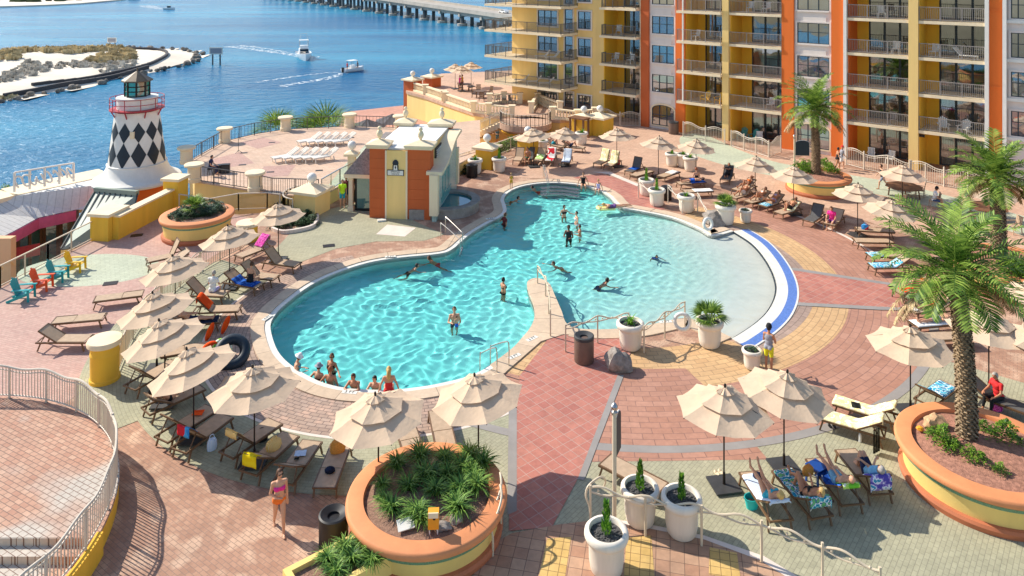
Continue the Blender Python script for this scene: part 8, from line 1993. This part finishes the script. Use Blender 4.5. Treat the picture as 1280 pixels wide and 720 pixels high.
for dx, dy, l, c in ((-.6, -1.3, 'person in a red shirt at the stern of the small motorboat', 'c_red'), (.3, .9, 'person in dark clothes ahead of the console on the motorboat', 'c_black'), (-.3, 1.3, 'person in a purple shirt near the bow of the motorboat', 'c_purple')): q = SBM @ V((dx, dy, .36)); person('stand_m', q, R_(-42), l, 1, 'h_brown', (('shorts', 'c_navy'), ('shirt', c)))
p = P(212, 12, SZ); b = thing('speed_boat', 'tiny far speedboat with a long white wake', 'boat', (p.x, p.y, SZ), R_(-110)); hull_mb(7, 2.6, 1.0).build('hull', M['gel'], b, normals=False); deck_mb(7, 2.6, 1.0, None).build('deck', M['gel'], b); MB().box((0, -.5, 1.5), (1.2, 1.4, 1.0)).build('console', M['tint'], b)
def wake(name, label, pts, w0, w1, seed):
    r = random.Random(seed); q = smooth_poly([P2(x, y, SZ) for x, y in pts], 10, False); m = MB(); n = len(q)
    for i, c in enumerate(q):
        a = q[max(0, i - 1)]; b_ = q[min(n - 1, i + 1)]; t = (V(b_) - V(a)).normalized(); nn = V((-t.y, t.x)); w = (w0 + (w1 - w0) * i / (n - 1)) * r.uniform(.35, 1.15); o = r.uniform(-.3, .3)
        m.v += [(c[0] + nn.x * (w + o), c[1] + nn.y * (w + o), SZ + .03), (c[0] + nn.x * (-w + o), c[1] + nn.y * (-w + o), SZ + .03)]
    m.f = [(2 * i, 2 * i + 1, 2 * i + 3, 2 * i + 2) for i in range(n - 1)]
    return struct(m.build(name, M['wake'], None, normals=False))
m_, t, bs = nodes('wake_foam'); out = t.nodes['Material Output']; geo = N(t, 'ShaderNodeNewGeometry'); nz = N(t, 'ShaderNodeTexNoise', Scale=.9, Detail=6.0, Roughness=.7); t.links.new(geo.outputs['Position'], nz.inputs['Vector'])
rp = N(t, 'ShaderNodeValToRGB'); rp.color_ramp.elements[0].position = .45; rp.color_ramp.elements[1].position = .62; t.links.new(nz.outputs['Fac'], rp.inputs[0]); tp = N(t, 'ShaderNodeBsdfTransparent'); mx = N(t, 'ShaderNodeMixShader'); t.links.new(rp.outputs[0], mx.inputs[0]); t.links.new(tp.outputs[0], mx.inputs[1]); t.links.new(bs.outputs[0], mx.inputs[2]); t.links.new(mx.outputs[0], out.inputs[0]); bs.inputs['Base Color'].default_value = lin((226, 236, 240)); bs.inputs['Roughness'].default_value = .8; M['wake'] = m_
wake('wake', '', [(374, 71), (360, 68), (340, 65), (310, 61), (285, 58)], .9, 2.2, 1); wake('wake', '', [(372, 69), (350, 64), (320, 59), (300, 57)], .5, 1.4, 2); wake('wake', '', [(388, 73), (396, 71.5), (402, 70.5)], .6, .2, 3)
wake('wake', '', [(432, 91), (420, 95), (400, 100), (375, 104), (350, 108)], .9, 1.5, 4); wake('wake', '', [(430, 90), (410, 91), (390, 93), (360, 97), (320, 103)], .3, .8, 5); wake('wake', '', [(210, 12), (200, 11), (190, 9), (182, 7)], 1.0, 6.0, 6)
def marker(x, y, label, s=1.0):
    p = P(x, y, SZ); r = thing('channel_marker', label, 'channel marker', (p.x, p.y, SZ)); 
    for dx in (-.9, .9): MB().tube([(dx * s, 0, -1), (dx * s, 0, 4.0 * s)], .2 * s, 8).build('pile', M['pile'], r)
    MB().box((0, -.25, 3.4 * s), (3.2 * s, .12, 1.7 * s)).build('board', M['tile_white'], r); MB().box((0, -.34, 3.4 * s), (2.7 * s, .03, 1.2 * s)).build('board_face', M['c_grey'], r)
marker(270.5, 81, 'two legged channel marker board standing in the water off the spit'); marker(140.5, 62, 'small channel marker board on the far edge of the sand spit', .8)
f = .16; c = p0 + D * f + side * -2.5; ca = thing('parked_car', 'white car on the road bridge behind the hotel wing', 'car', (c.x, c.y, bz(f) + .0), yaw_to(D))
m = MB(); pr = [(-2.2, .35), (2.2, .35), (2.25, .75), (1.3, .92), (.6, 1.42), (-1.2, 1.45), (-1.9, 1.0), (-2.25, .9)]; n = len(pr); m.v = [(-.88, y, z) for y, z in pr] + [(.88, y, z) for y, z in pr]; m.f = [tuple(range(n)), tuple(range(n, 2 * n))] + [(i, (i + 1) % n, n + (i + 1) % n, n + i) for i in range(n)]; m.build('body', M['gel'], ca)
for s in (-.89, .89): MB().add([(s, 1.1, .95), (s, .55, 1.36), (s, -1.1, 1.38), (s, -1.7, 1.0)], [(0, 1, 2, 3)]).build('window', M['tint'], ca)
for sx in (-.8, .8):
    for sy in (-1.4, 1.4): MB().lathe([(.001, -.1), (.34, -.1), (.34, .1), (.001, .1)], 14).xf(Matrix.Translation((sx, sy, .34)) @ Matrix.Rotation(R_(90), 4, 'Y')).build('wheel', M['black'], ca)
